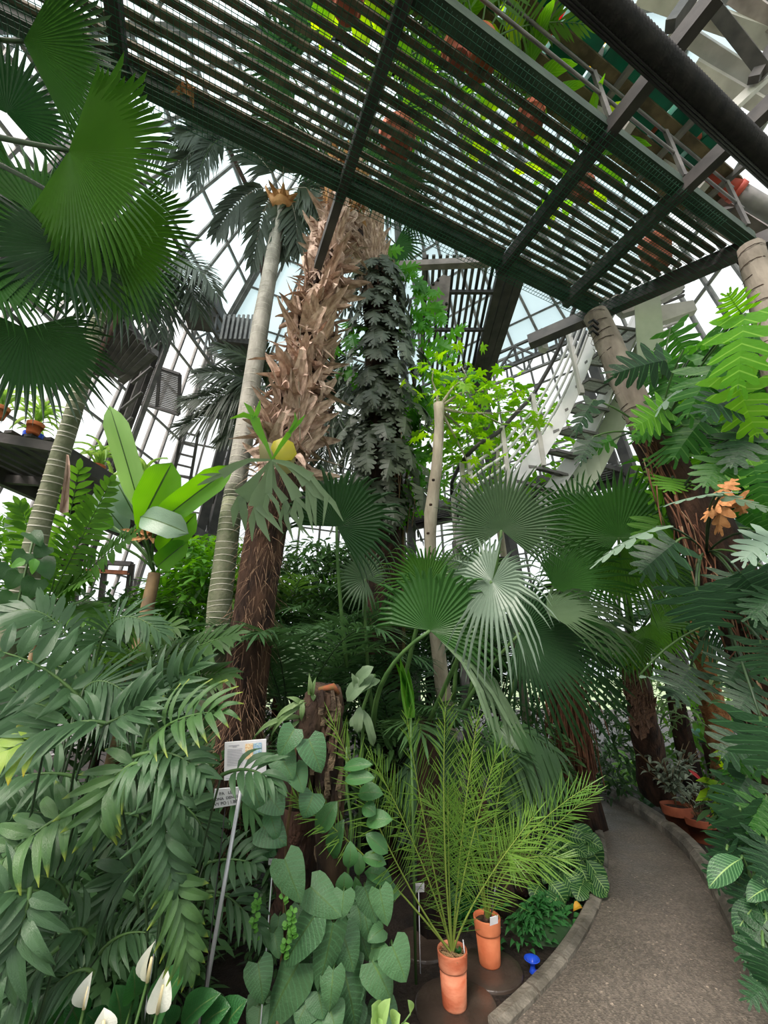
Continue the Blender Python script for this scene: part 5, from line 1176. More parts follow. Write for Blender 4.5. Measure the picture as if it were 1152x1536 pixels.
for i in range(260):
    s = R.uniform(.18, .72); c, r, d = along(Mp, Mr, s); a = R.uniform(3.14, 6.5); h = V((math.cos(a), math.sin(a), 0)); ro = r * R.uniform(1.1, 2.0 if s > .5 else 2.7)
    q = c + h * ro + V((0, 0, .05)); t = q + (h * .5 + V((R.uniform(-.4, .4), 0, -1))).normalized() * R.uniform(.2, .36); put(R.choice(T_MO), 'leaf', mt, lm(q, t, h + V((0, 0, .6)), R.uniform(.24, .36)))
gm = thing('green_climber', 'bright green split leaf climber on the right side of the dusty monstera trunk', 'plant', gbase(600, 760, 5.1))
tube_obj('vine', [gbase(600, 760, 5.1), P(604, 760, 5.1), P(625, 600, 5.4), P(605, 480, 5.7), P(590, 390, 6.0)], .02, BSTEM, gm, 6)
for i in range(120):
    t = R.random(); y = 375 + 400 * t; xm = 598 + 30 * math.sin(t * 3.1) + R.gauss(0, 20) + (20 if .2 < t < .5 else 0)
    if R.random() < .1: xm = R.uniform(510, 540); y = R.uniform(470, 560)
    D = 6.0 - .95 * t - .1; q = P(xm, y, D); put(T_MG[0], 'leaf', gm, lm(q, q + V((R.uniform(-.2, .3), R.uniform(-.2, .05), R.uniform(-.3, 0))).normalized() * R.uniform(.2, .34), tocam(q, .5) + V((R.uniform(-.5, .5), 0, R.uniform(-.3, .3))), R.uniform(.18, .3)))
for x, y0, y1 in ((590, 660, 790), (584, 640, 780), (596, 690, 790), (612, 720, 800), (620, 700, 790), (600, 600, 760)):
    tube_obj('aerial_root', [P(x, y0, 5.0), P(x + 3, (y0 + y1) / 2, 4.85), P(x - 2, y1, 4.8)], .007, ROOTM, mt, 5)
for i in range(8):
    a = i * .8; h = V((math.cos(a), math.sin(a), 0)); fan(mt, Mp[-1] + h * .7 + V((0, 0, .25)), h + V((0, 0, -.3)), V((0, 0, 1)) - h * .4, .65, 26, 220, .45, .5, FAND, pet=(Mp[-1], Mp[-1] + h * .3 + V((0, 0, .3))))
# bare pale trunk with lime maple-like leaves
WT = [(672, 1085, 4.0, 24), (660, 1000, 4.05, 22), (652, 930, 4.1, 20), (645, 850, 4.15, 16), (646, 770, 4.25, 19), (655, 700, 4.35, 17), (659, 640, 4.5, 14), (658, 606, 4.6, 16)]
wb = gbase(676, 1085, 4.0); wtx = thing('pale_trunk_tree', 'bare pale crooked tree trunk with a lime green leafy crown beside the stairs', 'tree', wb)
Wp = [wb] + [P(x, y, D) for x, y, D, w_ in dens(WT, 3)]; Wr = [.09] + [w_ * px(D) / 2 for x, y, D, w_ in dens(WT, 3)]
tube_obj('stem', Wp, Wr, WBARK, wtx, 12, .08)
for x, y in ((646, 757), (650, 720), (642, 800), (645, 830)): MB().lathe(P(x, y, 4.12), [(0.001, -.012), (.016, -.008), (.016, .008), (.001, .012)], 8).obj('knot', DBARK, wtx)
T_MA = palmate_tpl('maple_leaf', MAPLE)
tips = []
for ends in (((690, 590), (730, 585), (765, 575)), ((700, 620), (740, 620), (790, 615)), ((680, 580), (700, 565), (690, 545)), ((690, 640), (720, 660), (770, 660)), ((655, 590), (648, 570), (650, 555)), ((700, 610), (760, 640), (810, 640)), ((680, 650), (700, 690), (730, 700))):
    D = 4.6 + R.uniform(0, .7); pts = [P(658, 612, 4.6)] + [P(x, y, D) for x, y in ends]; tube_obj('branch', pts, [.022, .014, .009, .004], WBARK, wtx, 6); tips.append(pts)
for i in range(230):
    pts = R.choice(tips); t = R.uniform(.5, 2.99); k = int(t); q = pts[k] + (pts[k + 1] - pts[k]) * (t - k) + V((R.gauss(0, .16), R.gauss(0, .16), R.gauss(0, .16))); h = V((R.uniform(-1, 1), R.uniform(-1, 1), -.4)).normalized(); L = R.uniform(.08, .14); put(T_MA, 'leaf', wtx, lm(q, q + h * L, V((R.uniform(-.4, .4), R.uniform(-.6, .2), 1)), L))
bt = thing('bushy_tree', 'green small leaved tree seen through the stair railing', 'tree', gbase(745, 660, 6.2)); 
tube_obj('stem', [gbase(745, 660, 6.2), P(745, 760, 6.2), P(748, 650, 6.2)], [.06, .05, .02], WBARK, bt, 8)
leafcloud('foliage', P(750, 660, 6.3), (1.1, .8, 1.0), 800, .13, leaf('tree_leaf', (84, 140, 44), (118, 174, 58), .5, .55), bt, 5, asp=.5)
leafcloud('foliage', P(675, 690, 6.0), (.5, .6, .8), 300, .12, UNDERB, bt, 6, asp=.5)
# left ringed trunk carrying the big fan leaves
LT = [(22, 930, 2.75, 48), (40, 870, 2.8, 44), (62, 780, 2.9, 38), (85, 700, 3.0, 34), (110, 620, 3.1, 30), (130, 545, 3.2, 28), (150, 470, 3.3, 26), (170, 380, 3.4, 26), (150, 330, 3.4, 24)]
lb0 = gbase(15, 950, 2.75); lf = thing('fan_palm', 'leaning green ringed palm trunk carrying huge bright fan leaves at the upper left', 'palm', lb0)
Lp = [lb0] + [P(x, y, D) for x, y, D, w_ in dens(LT, 3)]; Lr = [.1] + [w_ * px(D) / 2 * .72 for x, y, D, w_ in dens(LT, 3)]
tube_obj('stem', Lp, Lr, GRINGB, lf, 14, .03)
for i in range(44):
    c, r, d = along(Lp, Lr, .1 + .72 * (i + R.uniform(-.3, .3)) / 44); MB().tube([c - d * .004, c + d * .004], [r * 1.05, r * 1.03], 14, caps=False).obj('ring_scar', RINGL, lf, True)
put(B1[1], 'split_bark', lf, lm(P(95, 760, 2.83), P(104, 665, 2.95), tocam(P(95, 700, 2.9)), .055))
def fan_px(root, hub, tip, D, R_px, m, arc=300, nseg=46, split=.55, droop=.35, nr=None, D2=None, pet=None, pD=None, petm=None, cup=.1, label=None, up=.25, petr=.012, **kw):
    H = P(*hub, D); T = P(*tip, D2 or D); n = (V(nr) if nr else tocam(H, up))
    pp = None
    if pet: pp = (P(*pet[0], pD or D), P(*pet[1], ((pD or D) + D) / 2))
    return fan(root, H, T - H, n, R_px * px(D), nseg, arc, split, droop, m, cup, 'fan_leaf', label, pet=pp, petm=petm, petr=petr, **kw)
LK = P(150, 330, 3.4)
fan_px(lf, (103, 226), (250, 345), 2.1, 200, FANB, 190, 54, .58, .18, pet=((-70, 190), (0, 208)), cup=.03, up=.0, petm=DSTEM)
fan_px(lf, (35, 62), (200, 140), 2.3, 190, FANC, 100, 34, .6, .1, pet=((-80, 50), (-20, 60)), cup=.03, up=.0, petm=DSTEM)
fan_px(lf, (95, 372), (130, 450), 2.2, 130, FAND, 320, 50, .6, .2, pet=((-60, 260), (20, 300)), cup=.08, up=.2, petm=DSTEM)
fan_px(lf, (160, 345), (250, 430), 2.3, 160, FANB, 170, 44, .62, .12, pet=((-60, 220), (60, 270)), cup=.03, up=.0, petm=DSTEM)
fan_px(lf, (38, 492), (60, 600), 2.1, 150, FAND, 230, 46, .6, .25, pet=((-80, 420), (0, 450)), cup=.05, up=.1, petm=DSTEM)
fan_px(lf, (170, 400), (190, 500), 2.7, 130, FAND, 180, 36, .55, .25, cup=.05, up=.0, pet=((100, 330), (140, 350)))
fan_px(lf, (-20, 400), (30, 480), 2.0, 130, FANC, 200, 36, .5, .3, cup=.05, up=.2)
fan_px(lf, (10, 170), (40, 100), 2.4, 130, FAND, 220, 36, .5, .2, cup=.05, up=.0)
fan_px(lf, (60, 330), (40, 260), 2.6, 140, FANC, 260, 40, .5, .2, cup=.05, up=.0)
fan_px(lf, (20, 250), (-30, 330), 2.6, 150, FAND, 260, 40, .45, .2, cup=.05, up=.0)
# climbing leaves at its foot
po = thing('heart_leaf_vine', 'dark heart leaf vine hugging the foot of the left ringed trunk', 'plant', gbase(25, 900, 2.6))
tube_obj('vine', [gbase(25, 900, 2.6), P(28, 900, 2.62), P(52, 800, 2.72)], .008, STEM, po, 5)
T_PO = leaf_tpl('heart_leaf', p_heart, leaf('heart_vine_leaf', (40, 84, 46), (60, 110, 58), .4, .3), None, .1, .1, 7, cord=.15)
for b, t, wd in (((40, 830), (20, 850), 30), ((60, 840), (75, 870), 34), ((30, 860), (12, 885), 30), ((55, 870), (40, 900), 34), ((20, 890), (5, 915), 32), ((70, 820), (52, 838), 26), ((45, 800), (62, 820), 26), ((15, 850), (-5, 870), 30), ((50, 900), (62, 925), 30), ((25, 915), (15, 940), 34)):
    q = P(*b, 2.65); put(T_PO, 'leaf', po, lm(q, P(*t, 2.6), tocam(q), wd * px(2.65)))
for b, t, wd in (((38, 840), (16, 852), 16), ((52, 838), (48, 862), 14)): q = P(*b, 2.55); put(leaf_tpl('young_leaf', p_ovate, CREEP, None, .1, .1, 6), 'leaf', po, lm(q, P(*t, 2.52), tocam(q), wd * px(2.6)))
# banana-like plant
bb = gbase(232, 860, 4.3); bn = thing('banana_plant', 'bright green banana plant with upright paddle leaves in front of the far windows', 'plant', bb)
T_BA = leaf_tpl('banana_leaf', p_oblong, BAN, STEM, .08, .1, 10, wave=.01); T_BS = leaf_tpl('shovel_leaf', p_shovel, BAN, STEM, .05, .08, 10, wave=.008); T_BL_ = leaf_tpl('light_banana_leaf', p_oblong, BANL, STEM, .06, .1, 10, wave=.012); T_BP = leaf_tpl('pale_banana_leaf', p_oblong, BANP, STEM, .14, .1, 10, wave=.01)
for b, t, wd, tp, D in (((212, 770), (164, 608), 38, T_BL_, 4.2), ((206, 795), (258, 694), 60, T_BS, 4.1), ((232, 790), (352, 698), 44, T_BA, 4.1), ((212, 775), (282, 800), 46, T_BP, 4.0), ((240, 830), (294, 770), 44, T_BA, 4.2), ((205, 780), (168, 712), 42, T_BP, 4.3), ((190, 800), (140, 740), 40, T_BP, 4.4), ((236, 850), (282, 812), 36, T_BA, 4.2), ((170, 790), (120, 770), 34, T_BA, 4.2), ((80, 775), (5, 790), 30, T_BP, 4.0)):
    B = P(*b, D); put(tp, 'leaf', bn, lm(B, P(*t, D - .1), tocam(B, .15), wd * px(D) * .84), label='pale drooping leaf' if tp is T_BP else None); tube_obj('leaf_stalk', bez(P(232, 860, 4.3), P(225, 830, 4.25), B, 5), .014, STEM, bn, 6)
tube_obj('stem', [bb, P(232, 860, 4.3)], [.09, .06], BSTEM, bn, 10)
for i in range(9): q = P(225, 800, 4.2); put(B2[i % 6], 'dry_bract', bn, lm(q, P(225 + R.uniform(-50, 40), 800 + R.uniform(-10, 28), 4.1), tocam(q), .1))

# ================================================================ FAN PALMS IN THE MIDDLE
fb = gbase(640, 1090, 3.0); fm = thing('fan_palm', 'spreading fan palm with long drooping leaf tips in the centre of the bed', 'palm', fb)
fan_px(fm, (738, 872), (700, 960), 2.2, 128, FANP, 345, 44, .42, .62, cup=.1, up=1.1, pet=((640, 1090), (700, 960)), pD=2.9, label='pale shining fan leaf')
fan_px(fm, (645, 946), (680, 860), 2.3, 150, FANC, 215, 34, .55, .6, nr=(-.2, -.8, -.2), cup=.05, pet=((560, 1090), (560, 1000)), pD=2.6)
fan_px(fm, (655, 955), (790, 1050), 2.3, 165, FANG, 95, 17, .45, 1.0, nr=(.2, -.5, 1), cup=.05)
fan_px(fm, (640, 880), (610, 780), 2.7, 115, FANB, 150, 26, .4, .5, up=.2, cup=.05, pet=((600, 1050), (620, 960)), pD=2.9)
fan_px(fm, (752, 795), (755, 690), 3.0, 118, FANG, 260, 50, .55, .15, up=.1, cup=.05, pet=((700, 1060), (740, 900)), pD=3.2)
fan_px(fm, (780, 950), (850, 960), 2.8, 165, FAND, 230, 50, .5, .3, up=.5, cup=.08, pet=((680, 1090), (720, 1010)), pD=3.1)
fan_px(fm, (548, 868), (530, 850), 3.4, 62, FANG, 320, 34, .5, .3, up=.4, cup=.05, pet=((560, 1080), (545, 960)), pD=3.4)
fan_px(fm, (505, 790), (540, 735), 3.2, 130, FAND, 240, 40, .55, .6, up=.1, cup=.05, pet=((520, 1000), (505, 860)), pD=3.3, label='dark fan leaf with hanging pale tips')
fan_px(fm, (690, 860), (660, 850), 3.2, 60, FANG, 300, 34, .6, .3, up=.8, cup=.05, pet=((680, 1050), (690, 950)), pD=3.3)
fan_px(fm, (720, 870), (690, 840), 3.5, 80, FANC, 260, 34, .5, .3, up=.3, cup=.05)
fan_px(fm, (830, 880), (900, 830), 3.0, 140, FANC, 150, 34, .4, .4, up=.5, cup=.05, pet=((760, 1060), (800, 940)), pD=3.2)
fan_px(fm, (820, 920), (910, 900), 2.7, 140, FANG, 130, 30, .35, .7, up=.9, cup=.05)
tube_obj('stem', [fb, P(640, 1120, 3.0), P(640, 1080, 3.0)], [.1, .08, .05], DBARK, fm, 12, .15)
BD = [mb.mesh('leaf_base', mat('dark_leaf_base', (66, 48, 38), (112, 84, 66), .95, 8, .4), smooth=False) for mb in T_BT]
f2b = gbase(958, 1060, 4.3); f2 = thing('fan_palm', 'fan palm with a dark fibrous trunk standing beside the path bend', 'palm', f2b)
T2 = [(985, 1190, 4.5, 54), (975, 1130, 4.45, 50), (962, 1060, 4.35, 44), (950, 990, 4.3, 38), (948, 950, 4.3, 34)]
tube_obj('stem', [P(x, y, D) for x, y, D, w_ in dens(T2, 3)], [w_ * px(D) / 2 * .84 for x, y, D, w_ in dens(T2, 3)], DBARK, f2, 14, .12)
f2.location = V((P(985, 1190, 4.5).x, P(985, 1190, 4.5).y, 0))
for o in f2.children: o.location = -f2.location
for i in range(70):
    x, y = R.uniform(938, 980), R.uniform(985, 1110); q = P(x + (y - 1050) * .16, y, 4.12); put(R.choice(BD), 'leaf_base', f2, lm(q, q + V((R.uniform(-.3, .3), -.1, R.uniform(.3, 1))).normalized() * .16, (0, -1, .2), .08))
fan_px(f2, (928, 806), (925, 700), 3.3, 120, FANC, 300, 54, .6, .15, up=.05, cup=.04, pet=((948, 960), (930, 880)), pD=4.0)
fan_px(f2, (930, 820), (985, 900), 3.4, 130, FANB, 170, 36, .55, .25, up=.0, cup=.04, pet=((950, 960), (940, 880)), pD=4.0)
fan_px(f2, (975, 935), (1000, 950), 3.8, 95, FANB, 240, 40, .55, .25, up=.0, cup=.04, pet=((950, 965), (960, 950)), pD=4.2)
fan_px(f2, (940, 950), (940, 1010), 3.9, 80, FANB, 170, 30, .5, .25, up=.0, cup=.04, pet=((950, 965), (945, 955)), pD=4.2)
fan_px(f2, (900, 930), (850, 950), 3.7, 110, FANC, 200, 36, .5, .35, up=.4, cup=.04, pet=((950, 965), (920, 940)), pD=4.2)
fan_px(f2, (870, 790), (830, 770), 3.9, 110, FANC, 260, 40, .5, .3, up=.3, cup=.04, pet=((950, 960), (900, 860)), pD=4.2)
fan_px(f2, (890, 880), (860, 800), 4.0, 110, FANB, 260, 40, .5, .3, up=.3, cup=.04, pet=((950, 960), (920, 900)), pD=4.2)
fan_px(f2, (1000, 880), (1040, 860), 4.0, 110, FAND, 260, 40, .5, .3, up=.1, cup=.04, pet=((950, 960), (980, 920)), pD=4.2)
# palm skirted with hanging brown roots
s3b = gbase(862, 1170, 4.4); s3 = thing('root_skirt_palm', 'palm foot hung with long red brown roots at the path edge', 'palm', s3b)
tube_obj('stem', [s3b, P(862, 1170, 4.4), P(850, 1040, 4.3), P(846, 980, 4.3)], [.24, .19, .14, .12], REDBARK, s3, 14, .12)
mb = MB()
for i in range(150):
    x = 850 + R.gauss(0, 14); y0 = R.uniform(1005, 1060); D = 4.15 + R.uniform(-.06, .1); a = P(x, y0, D); b = P(x + (x - 850) * .5 + 12 + R.uniform(-6, 6), min(1180, y0 + R.uniform(60, 150)), D - .05); b.z = max(b.z, .02); m5 = (a + b) / 2 + V((R.uniform(-.02, .02), 0, 0)); mb.tube([a, m5, b], .006, 4, caps=False)
mb.obj('hanging_root', STRING, s3, True, kind='stuff')
for i in range(5): a = i * 1.25 + .3; h = V((math.cos(a), math.sin(a), .5)); hub = P(846, 985, 4.3) + h * .5; fan(s3, hub, h + V((0, 0, -.3)), V((0, -.6, 1)), .45, 30, 240, .5, .4, FAND, pet=(P(846, 985, 4.3), P(846, 985, 4.3) + h * .25))
# thin dark trunk and coir-wrapped trunk further right
t4 = thing('slender_trunk_palm', 'slender dark palm trunk with pale green orchids behind the fan palm trunk', 'palm', gbase(1020, 1090, 5.2))
tube_obj('stem', [gbase(1020, 1090, 5.2), P(1020, 1090, 5.2), P(1005, 1000, 5.0), P(998, 940, 5.0)], [.12, .1, .085, .08], DBARK, t4, 12, .15)
for i in range(46): x, y = R.uniform(985, 1035), R.uniform(970, 1100); q = P(x, y, 4.85); put(T_ST, 'leaf', t4, lm(q, q + V((R.uniform(-1, 1), -.3, R.uniform(-.6, .8))).normalized() * R.uniform(.12, .28), (0, -.5, 1), .035))
t5b = gbase(1090, 1150, 5.0); t5 = thing('coir_wrapped_palm', 'brown shaggy trunk bulging like wound rope behind the potted shrub', 'palm', t5b)
t5p = [(1090, 1150, 4.95, 42), (1085, 1125, 4.9, 28), (1080, 1110, 4.9, 38), (1076, 1085, 4.9, 28), (1072, 1065, 4.9, 36), (1066, 1040, 4.9, 27), (1062, 1010, 4.9, 32), (1055, 980, 4.9, 28), (1046, 960, 4.9, 30), (1040, 930, 4.9, 26)]
tube_obj('stem', [t5b] + [P(x, y, D) for x, y, D, w_ in dens(t5p, 2)], [.2] + [w_ * px(D) / 2 for x, y, D, w_ in dens(t5p, 2)], BROWNF, t5, 16, .1)
for i in range(18): x, y = R.uniform(1040, 1075), R.uniform(1000, 1060); q = P(x, y, 4.7); put(T_ST, 'leaf', t5, lm(q, q + V((R.uniform(-1, 1), -.3, R.uniform(-.6, .8))).normalized() * R.uniform(.15, .3), (0, -.5, 1), .05))
for i in range(6): a = i * 1.05 + .2; h = V((math.cos(a), math.sin(a), .3)); c = P(1040, 930, 4.9); fan(t5, c + h * .4, h + V((0, 0, -.3)), V((0, -.6, 1)), .45, 24, 240, .4, .3, FAND, pet=(c, c + h * .2))
# ================================================================ PHILODENDRON TREE ON THE RIGHT
PT_ = [(1168, 1190, 2.6, 80), (1152, 1050, 2.6, 80), (1126, 950, 2.62, 78), (1084, 850, 2.7, 74), (1038, 760, 2.85, 66), (1000, 700, 3.0, 56), (975, 655, 3.1, 46)]
pb0 = gbase(1172, 1190, 2.6); ph = thing('split_leaf_philodendron', 'tall philodendron with rope roots on its leaning trunk and deeply split leaves', 'plant', pb0)
tube_obj('rooty_stem', [pb0] + [P(x, y, D) for x, y, D, w_ in dens(PT_, 3)], [.2] + [w_ * px(D) / 2 for x, y, D, w_ in dens(PT_, 3)], DBARK, ph, 16, .12)
PU = [(978, 660, 3.1, 42), (950, 600, 3.25, 40), (925, 545, 3.4, 38), (905, 495, 3.55, 34), (892, 472, 3.62, 32)]
tube_obj('smooth_stem', [P(x, y, D) for x, y, D, w_ in dens(PU, 3)], [w_ * px(D) / 2 for x, y, D, w_ in dens(PU, 3)], PBARK, ph, 14, .05)
for i in range(14):
    t = i / 14; x, y, D = 893 + 80 * t, 478 + 180 * t, 3.6 - .5 * t; c = P(x, y, D); d = (P(900, 490, 3.5) - P(975, 655, 3.1)).normalized(); d = (d + V((R.uniform(-.3, .3), 0, 0))).normalized(); MB().tube([c - d * .004, c + d * .004], [.108, .106], 12, caps=False).obj('leaf_scar', DBARK, ph, True)
for i in range(110):
    t = R.random(); c = PT_[0]; k = R.uniform(1, 5.99); q = int(k); f = k - q; x, y, D, w_ = [PT_[q][j] + (PT_[min(q + 1, 6)][j] - PT_[q][j]) * f for j in range(4)]
    o = R.uniform(-.55, .55); a = P(x + o * w_, y, D - w_ * px(D) * .45); y2 = y + R.uniform(50, 160); k2 = min(6, max(0, (1190 - y2) / 90)); b = P(x + o * w_ + (y2 - y) * .32 + R.uniform(-12, 12), y2, D - .08 - w_ * px(D) * .4); mid = (a + b) / 2 + V((R.uniform(-.12, .12), -.05, R.uniform(-.05, .08))); tube_obj('aerial_root', bez(a, mid, b, 5), R.uniform(.003, .006), ROOTM if i % 3 == 0 else STRING, ph, 5)
T_SE = {m.name: [lobed_tpl('split_leaf', m, 6, .45, p_heart, .15, d, STEM, .8) for d in (.1, .3)] for m in (SELL, SELB, SELD, SELP)}
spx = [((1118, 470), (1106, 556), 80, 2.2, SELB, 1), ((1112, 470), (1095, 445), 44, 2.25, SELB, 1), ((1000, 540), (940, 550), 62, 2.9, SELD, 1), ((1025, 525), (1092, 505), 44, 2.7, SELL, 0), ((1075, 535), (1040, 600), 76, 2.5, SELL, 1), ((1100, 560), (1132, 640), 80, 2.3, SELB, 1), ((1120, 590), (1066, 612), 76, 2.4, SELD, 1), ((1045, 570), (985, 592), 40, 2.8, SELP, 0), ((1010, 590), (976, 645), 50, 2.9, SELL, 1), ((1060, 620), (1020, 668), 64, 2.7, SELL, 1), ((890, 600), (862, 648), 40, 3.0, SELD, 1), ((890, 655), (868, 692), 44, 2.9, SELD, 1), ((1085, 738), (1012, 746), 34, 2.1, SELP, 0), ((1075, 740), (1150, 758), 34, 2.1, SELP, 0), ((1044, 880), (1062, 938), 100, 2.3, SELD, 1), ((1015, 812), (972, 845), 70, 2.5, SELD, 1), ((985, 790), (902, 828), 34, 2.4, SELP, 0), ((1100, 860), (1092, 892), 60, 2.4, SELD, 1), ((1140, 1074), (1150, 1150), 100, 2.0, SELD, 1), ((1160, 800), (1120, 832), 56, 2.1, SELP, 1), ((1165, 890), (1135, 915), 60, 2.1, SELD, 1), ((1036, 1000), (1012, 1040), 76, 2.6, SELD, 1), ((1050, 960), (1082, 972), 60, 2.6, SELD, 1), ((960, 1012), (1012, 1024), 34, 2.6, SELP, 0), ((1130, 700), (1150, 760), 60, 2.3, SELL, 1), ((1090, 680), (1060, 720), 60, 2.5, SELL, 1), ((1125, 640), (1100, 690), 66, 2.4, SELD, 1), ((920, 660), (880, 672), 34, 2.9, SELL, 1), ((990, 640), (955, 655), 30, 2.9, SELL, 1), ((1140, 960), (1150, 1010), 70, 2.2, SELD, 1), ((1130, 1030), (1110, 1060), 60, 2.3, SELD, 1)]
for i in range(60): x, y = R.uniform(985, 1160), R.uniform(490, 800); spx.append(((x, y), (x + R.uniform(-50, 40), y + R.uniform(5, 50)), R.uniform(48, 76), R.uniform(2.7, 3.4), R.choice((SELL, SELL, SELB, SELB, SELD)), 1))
for i in range(14):
    x, y = R.uniform(1040, 1160), R.uniform(840, 1100)
    if y > 910 and x < 1110: continue
    spx.append(((x, y), (x + R.uniform(-40, 40), y + R.uniform(25, 50)), R.uniform(54, 80), R.uniform(2.25, 2.5), SELD, 1))
heads = [P(985, 660, 3.05), P(1020, 740, 2.8), P(1060, 830, 2.65), P(1090, 930, 2.55)]
for b, t, wd, D, m, fc in spx:
    t = (b[0] + (t[0] - b[0]) * 1.2, b[1] + (t[1] - b[1]) * 1.2) if b[0] > 965 else t; B = P(*b, D); T = P(*t, D - .05); n = tocam(B, .3) if fc else V((R.uniform(-.2, .2), -.25, 1))
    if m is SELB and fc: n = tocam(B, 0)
    hd = min(heads, key=lambda q: (q - B).length); put(R.choice(T_SE[m.name]), 'leaf', ph, lm(B, T, n + V((R.uniform(-.2, .2), 0, 0)), wd * px(D) * (1.35 if b[0] > 965 else 1.0))); tube_obj('petiole', bez(hd, (hd + B) / 2 + V((0, 0, .12)), B, 6), .007, DSTEM if R.random() < .6 else STEM, ph, 5)
T_DD = lobed_tpl('dead_leaf', DEADL, 4, .45, p_heart, .1, .5, None, .7, .15)
for b, t, wd in (((1088, 745), (1070, 795), 40), ((1085, 740), (1098, 712), 34), ((1105, 745), (1120, 775), 40), ((1085, 750), (1055, 768), 26)): q = P(*b, 2.3); put(T_DD, 'dead_leaf', ph, lm(q, P(*t, 2.3), tocam(q), wd * px(2.3)), label='brown dried leaf')
# upper smooth trunk at the right edge
u2 = thing('smooth_stemmed_tree', 'smooth pinkish trunk with dark scars at the upper right edge', 'tree', gbase(1165, 480, 2.7)); up2 = [(1165, 560, 2.7, 36), (1152, 480, 2.8, 36), (1138, 420, 2.9, 34), (1126, 372, 3.0, 32)]
tube_obj('stem', [gbase(1185, 560, 2.7)] + [P(x, y, D) for x, y, D, w_ in dens(up2, 2)], [.09] + [w_ * px(D) / 2 for x, y, D, w_ in dens(up2, 2)], PBARK, u2, 14, .05)
for i in range(8): x, y, D = 1128 + 3.6 * i, 380 + 20 * i, 2.98 - .035 * i; c = P(x, y, D); MB().tube([c - V((0, 0, .004)), c + V((.0, 0, .004))], [.084, .083], 12, caps=False).obj('leaf_scar', DBARK, u2, True)
# clamps where trunks are tied to the walkway end
cl = thing('trunk_clamp', 'black plastic clamp tying the philodendron trunk to the walkway corner', 'clamp', P(892, 492, 3.5))
for i in range(3): tube_obj('clamp_loop', [P(884, 484 + 8 * i, 3.5), P(890, 480 + 8 * i, 3.42), P(897, 486 + 8 * i, 3.46)], .012, BLACKP, cl, 6)
# lower right plants
rl = thing('split_leaf_plant', 'low dark split leaf plant crowding the right kerb of the path', 'plant', gbase(1110, 1330, 2.4))
for b, t, wd, D, m in (((1120, 1165), (1082, 1228), 92, 2.3, SELD), ((1140, 1140), (1095, 1160), 60, 2.4, SELL), ((1110, 1215), (1148, 1300), 92, 2.2, SELD), ((1100, 1235), (1072, 1290), 70, 2.4, SELD), ((1090, 1275), (1120, 1322), 70, 2.2, SELD), ((1150, 1195), (1130, 1250), 80, 2.2, SELL), ((1150, 1260), (1140, 1320), 80, 2.1, SELD), ((1100, 1150), (1130, 1190), 70, 2.5, SELL), ((1145, 1420), (1150, 1490), 80, 1.8, SELD), ((1150, 1380), (1110, 1440), 60, 2.0, SELD), ((1160, 1470), (1120, 1500), 60, 1.8, SELD), ((1085, 1290), (1070, 1330), 60, 2.4, SELD), ((1130, 1320), (1100, 1360), 60, 2.2, SELD)):
    B = P(*b, D); put(R.choice(T_SE[m.name]), 'leaf', rl, lm(B, P(*t, D - .05), tocam(B, .6), wd * px(D))); tube_obj('petiole', bez(gbase(1125, 1330, 2.4), B + V((.1, .1, .1)), B, 6), .006, STEM, rl, 5)
cl_ = thing('striped_leaf_plant', 'calathea with pale striped oval leaves leaning over the right kerb', 'plant', gbase(1150, 1380, 2.15))
T_CA = leaf_tpl('striped_leaf', p_ellip, CAL, leaf('pale_midrib', (150, 186, 110)), .12, .12, 9, wave=.008)
for b, t, wd in (((1112, 1288), (1063, 1332), 40), ((1165, 1330), (1120, 1352), 34), ((1140, 1352), (1103, 1402), 38), ((1165, 1290), (1145, 1325), 30), ((1165, 1370), (1130, 1380), 34), ((1165, 1440), (1130, 1480), 40)):
    B = P(*b, 2.1); put(T_CA, 'leaf', cl_, lm(B, P(*t, 2.05), tocam(B, .5), wd * px(2.1) * .8)); tube_obj('leaf_stalk', bez(gbase(1160, 1380, 2.15), B + V((.05, .05, .1)), B, 5), .005, STEM, cl_, 5)
# pots with shrub at the right
TERD = mat('shade_toned_terracotta', (124, 62, 40), (156, 86, 58), .8, 7, .15)  # darker copy of the terracotta, with the pots' shade put into the colour
def gpot(name, label, x, y, wpx, h, m=TERRA, r=.75):
    c = Z(x, y, .0); D = (c - CAM).dot(V((0, CP, SP))); r1 = wpx * px(D) / 2; return pot(name, label, c, h, r1 * r, r1, m), c, D
pA, cA, DA = gpot('terracotta_pot', 'shade-darkened terracotta pot with an olive leaved shrub at the right path edge', 1024, 1254, 40, .27, TERD)
pB, cB, DB = gpot('terracotta_pot', 'wide terracotta pot with a mossy rim right of the shrub pot', 1058, 1262, 44, .2, TERD)
sr = thing('olive_leaf_shrub', 'wiry shrub with grey olive leaves growing in the shade-darkened terracotta pot', 'shrub', cA + V((0, 0, .24)))
T_OL = leaf_tpl('olive_leaf', p_lance, OLIVE, None, .1, .15, 5); T_OW = leaf_tpl('broad_leaf', p_ellip, OLIVE, None, .1, .15, 5)
for i in range(22):
    a = R.uniform(0, 6.28); e = cA + V((math.cos(a) * .35 + .05, math.sin(a) * .25, R.uniform(.45, .85))); b = cA + V((0, 0, .23)); pts = bez(b, b + V((0, 0, .25)), e, 6); tube_obj('twig', pts, .004, BSTEM, sr, 4)
    for k in range(11): t = R.uniform(.35, 1); q = pts[min(6, int(t * 6))]; d = V((R.uniform(-1, 1), R.uniform(-1, .6), R.uniform(-.2, 1))).normalized(); put(T_OL if R.random() < .7 else T_OW, 'leaf', sr, lm(q, q + d * R.uniform(.07, .13), V((0, -.4, 1)), R.uniform(.025, .04)))
s2_ = thing('twiggy_shrub', 'low twiggy shrub growing in the wide terracotta pot', 'shrub', cB + V((0, 0, .18)))
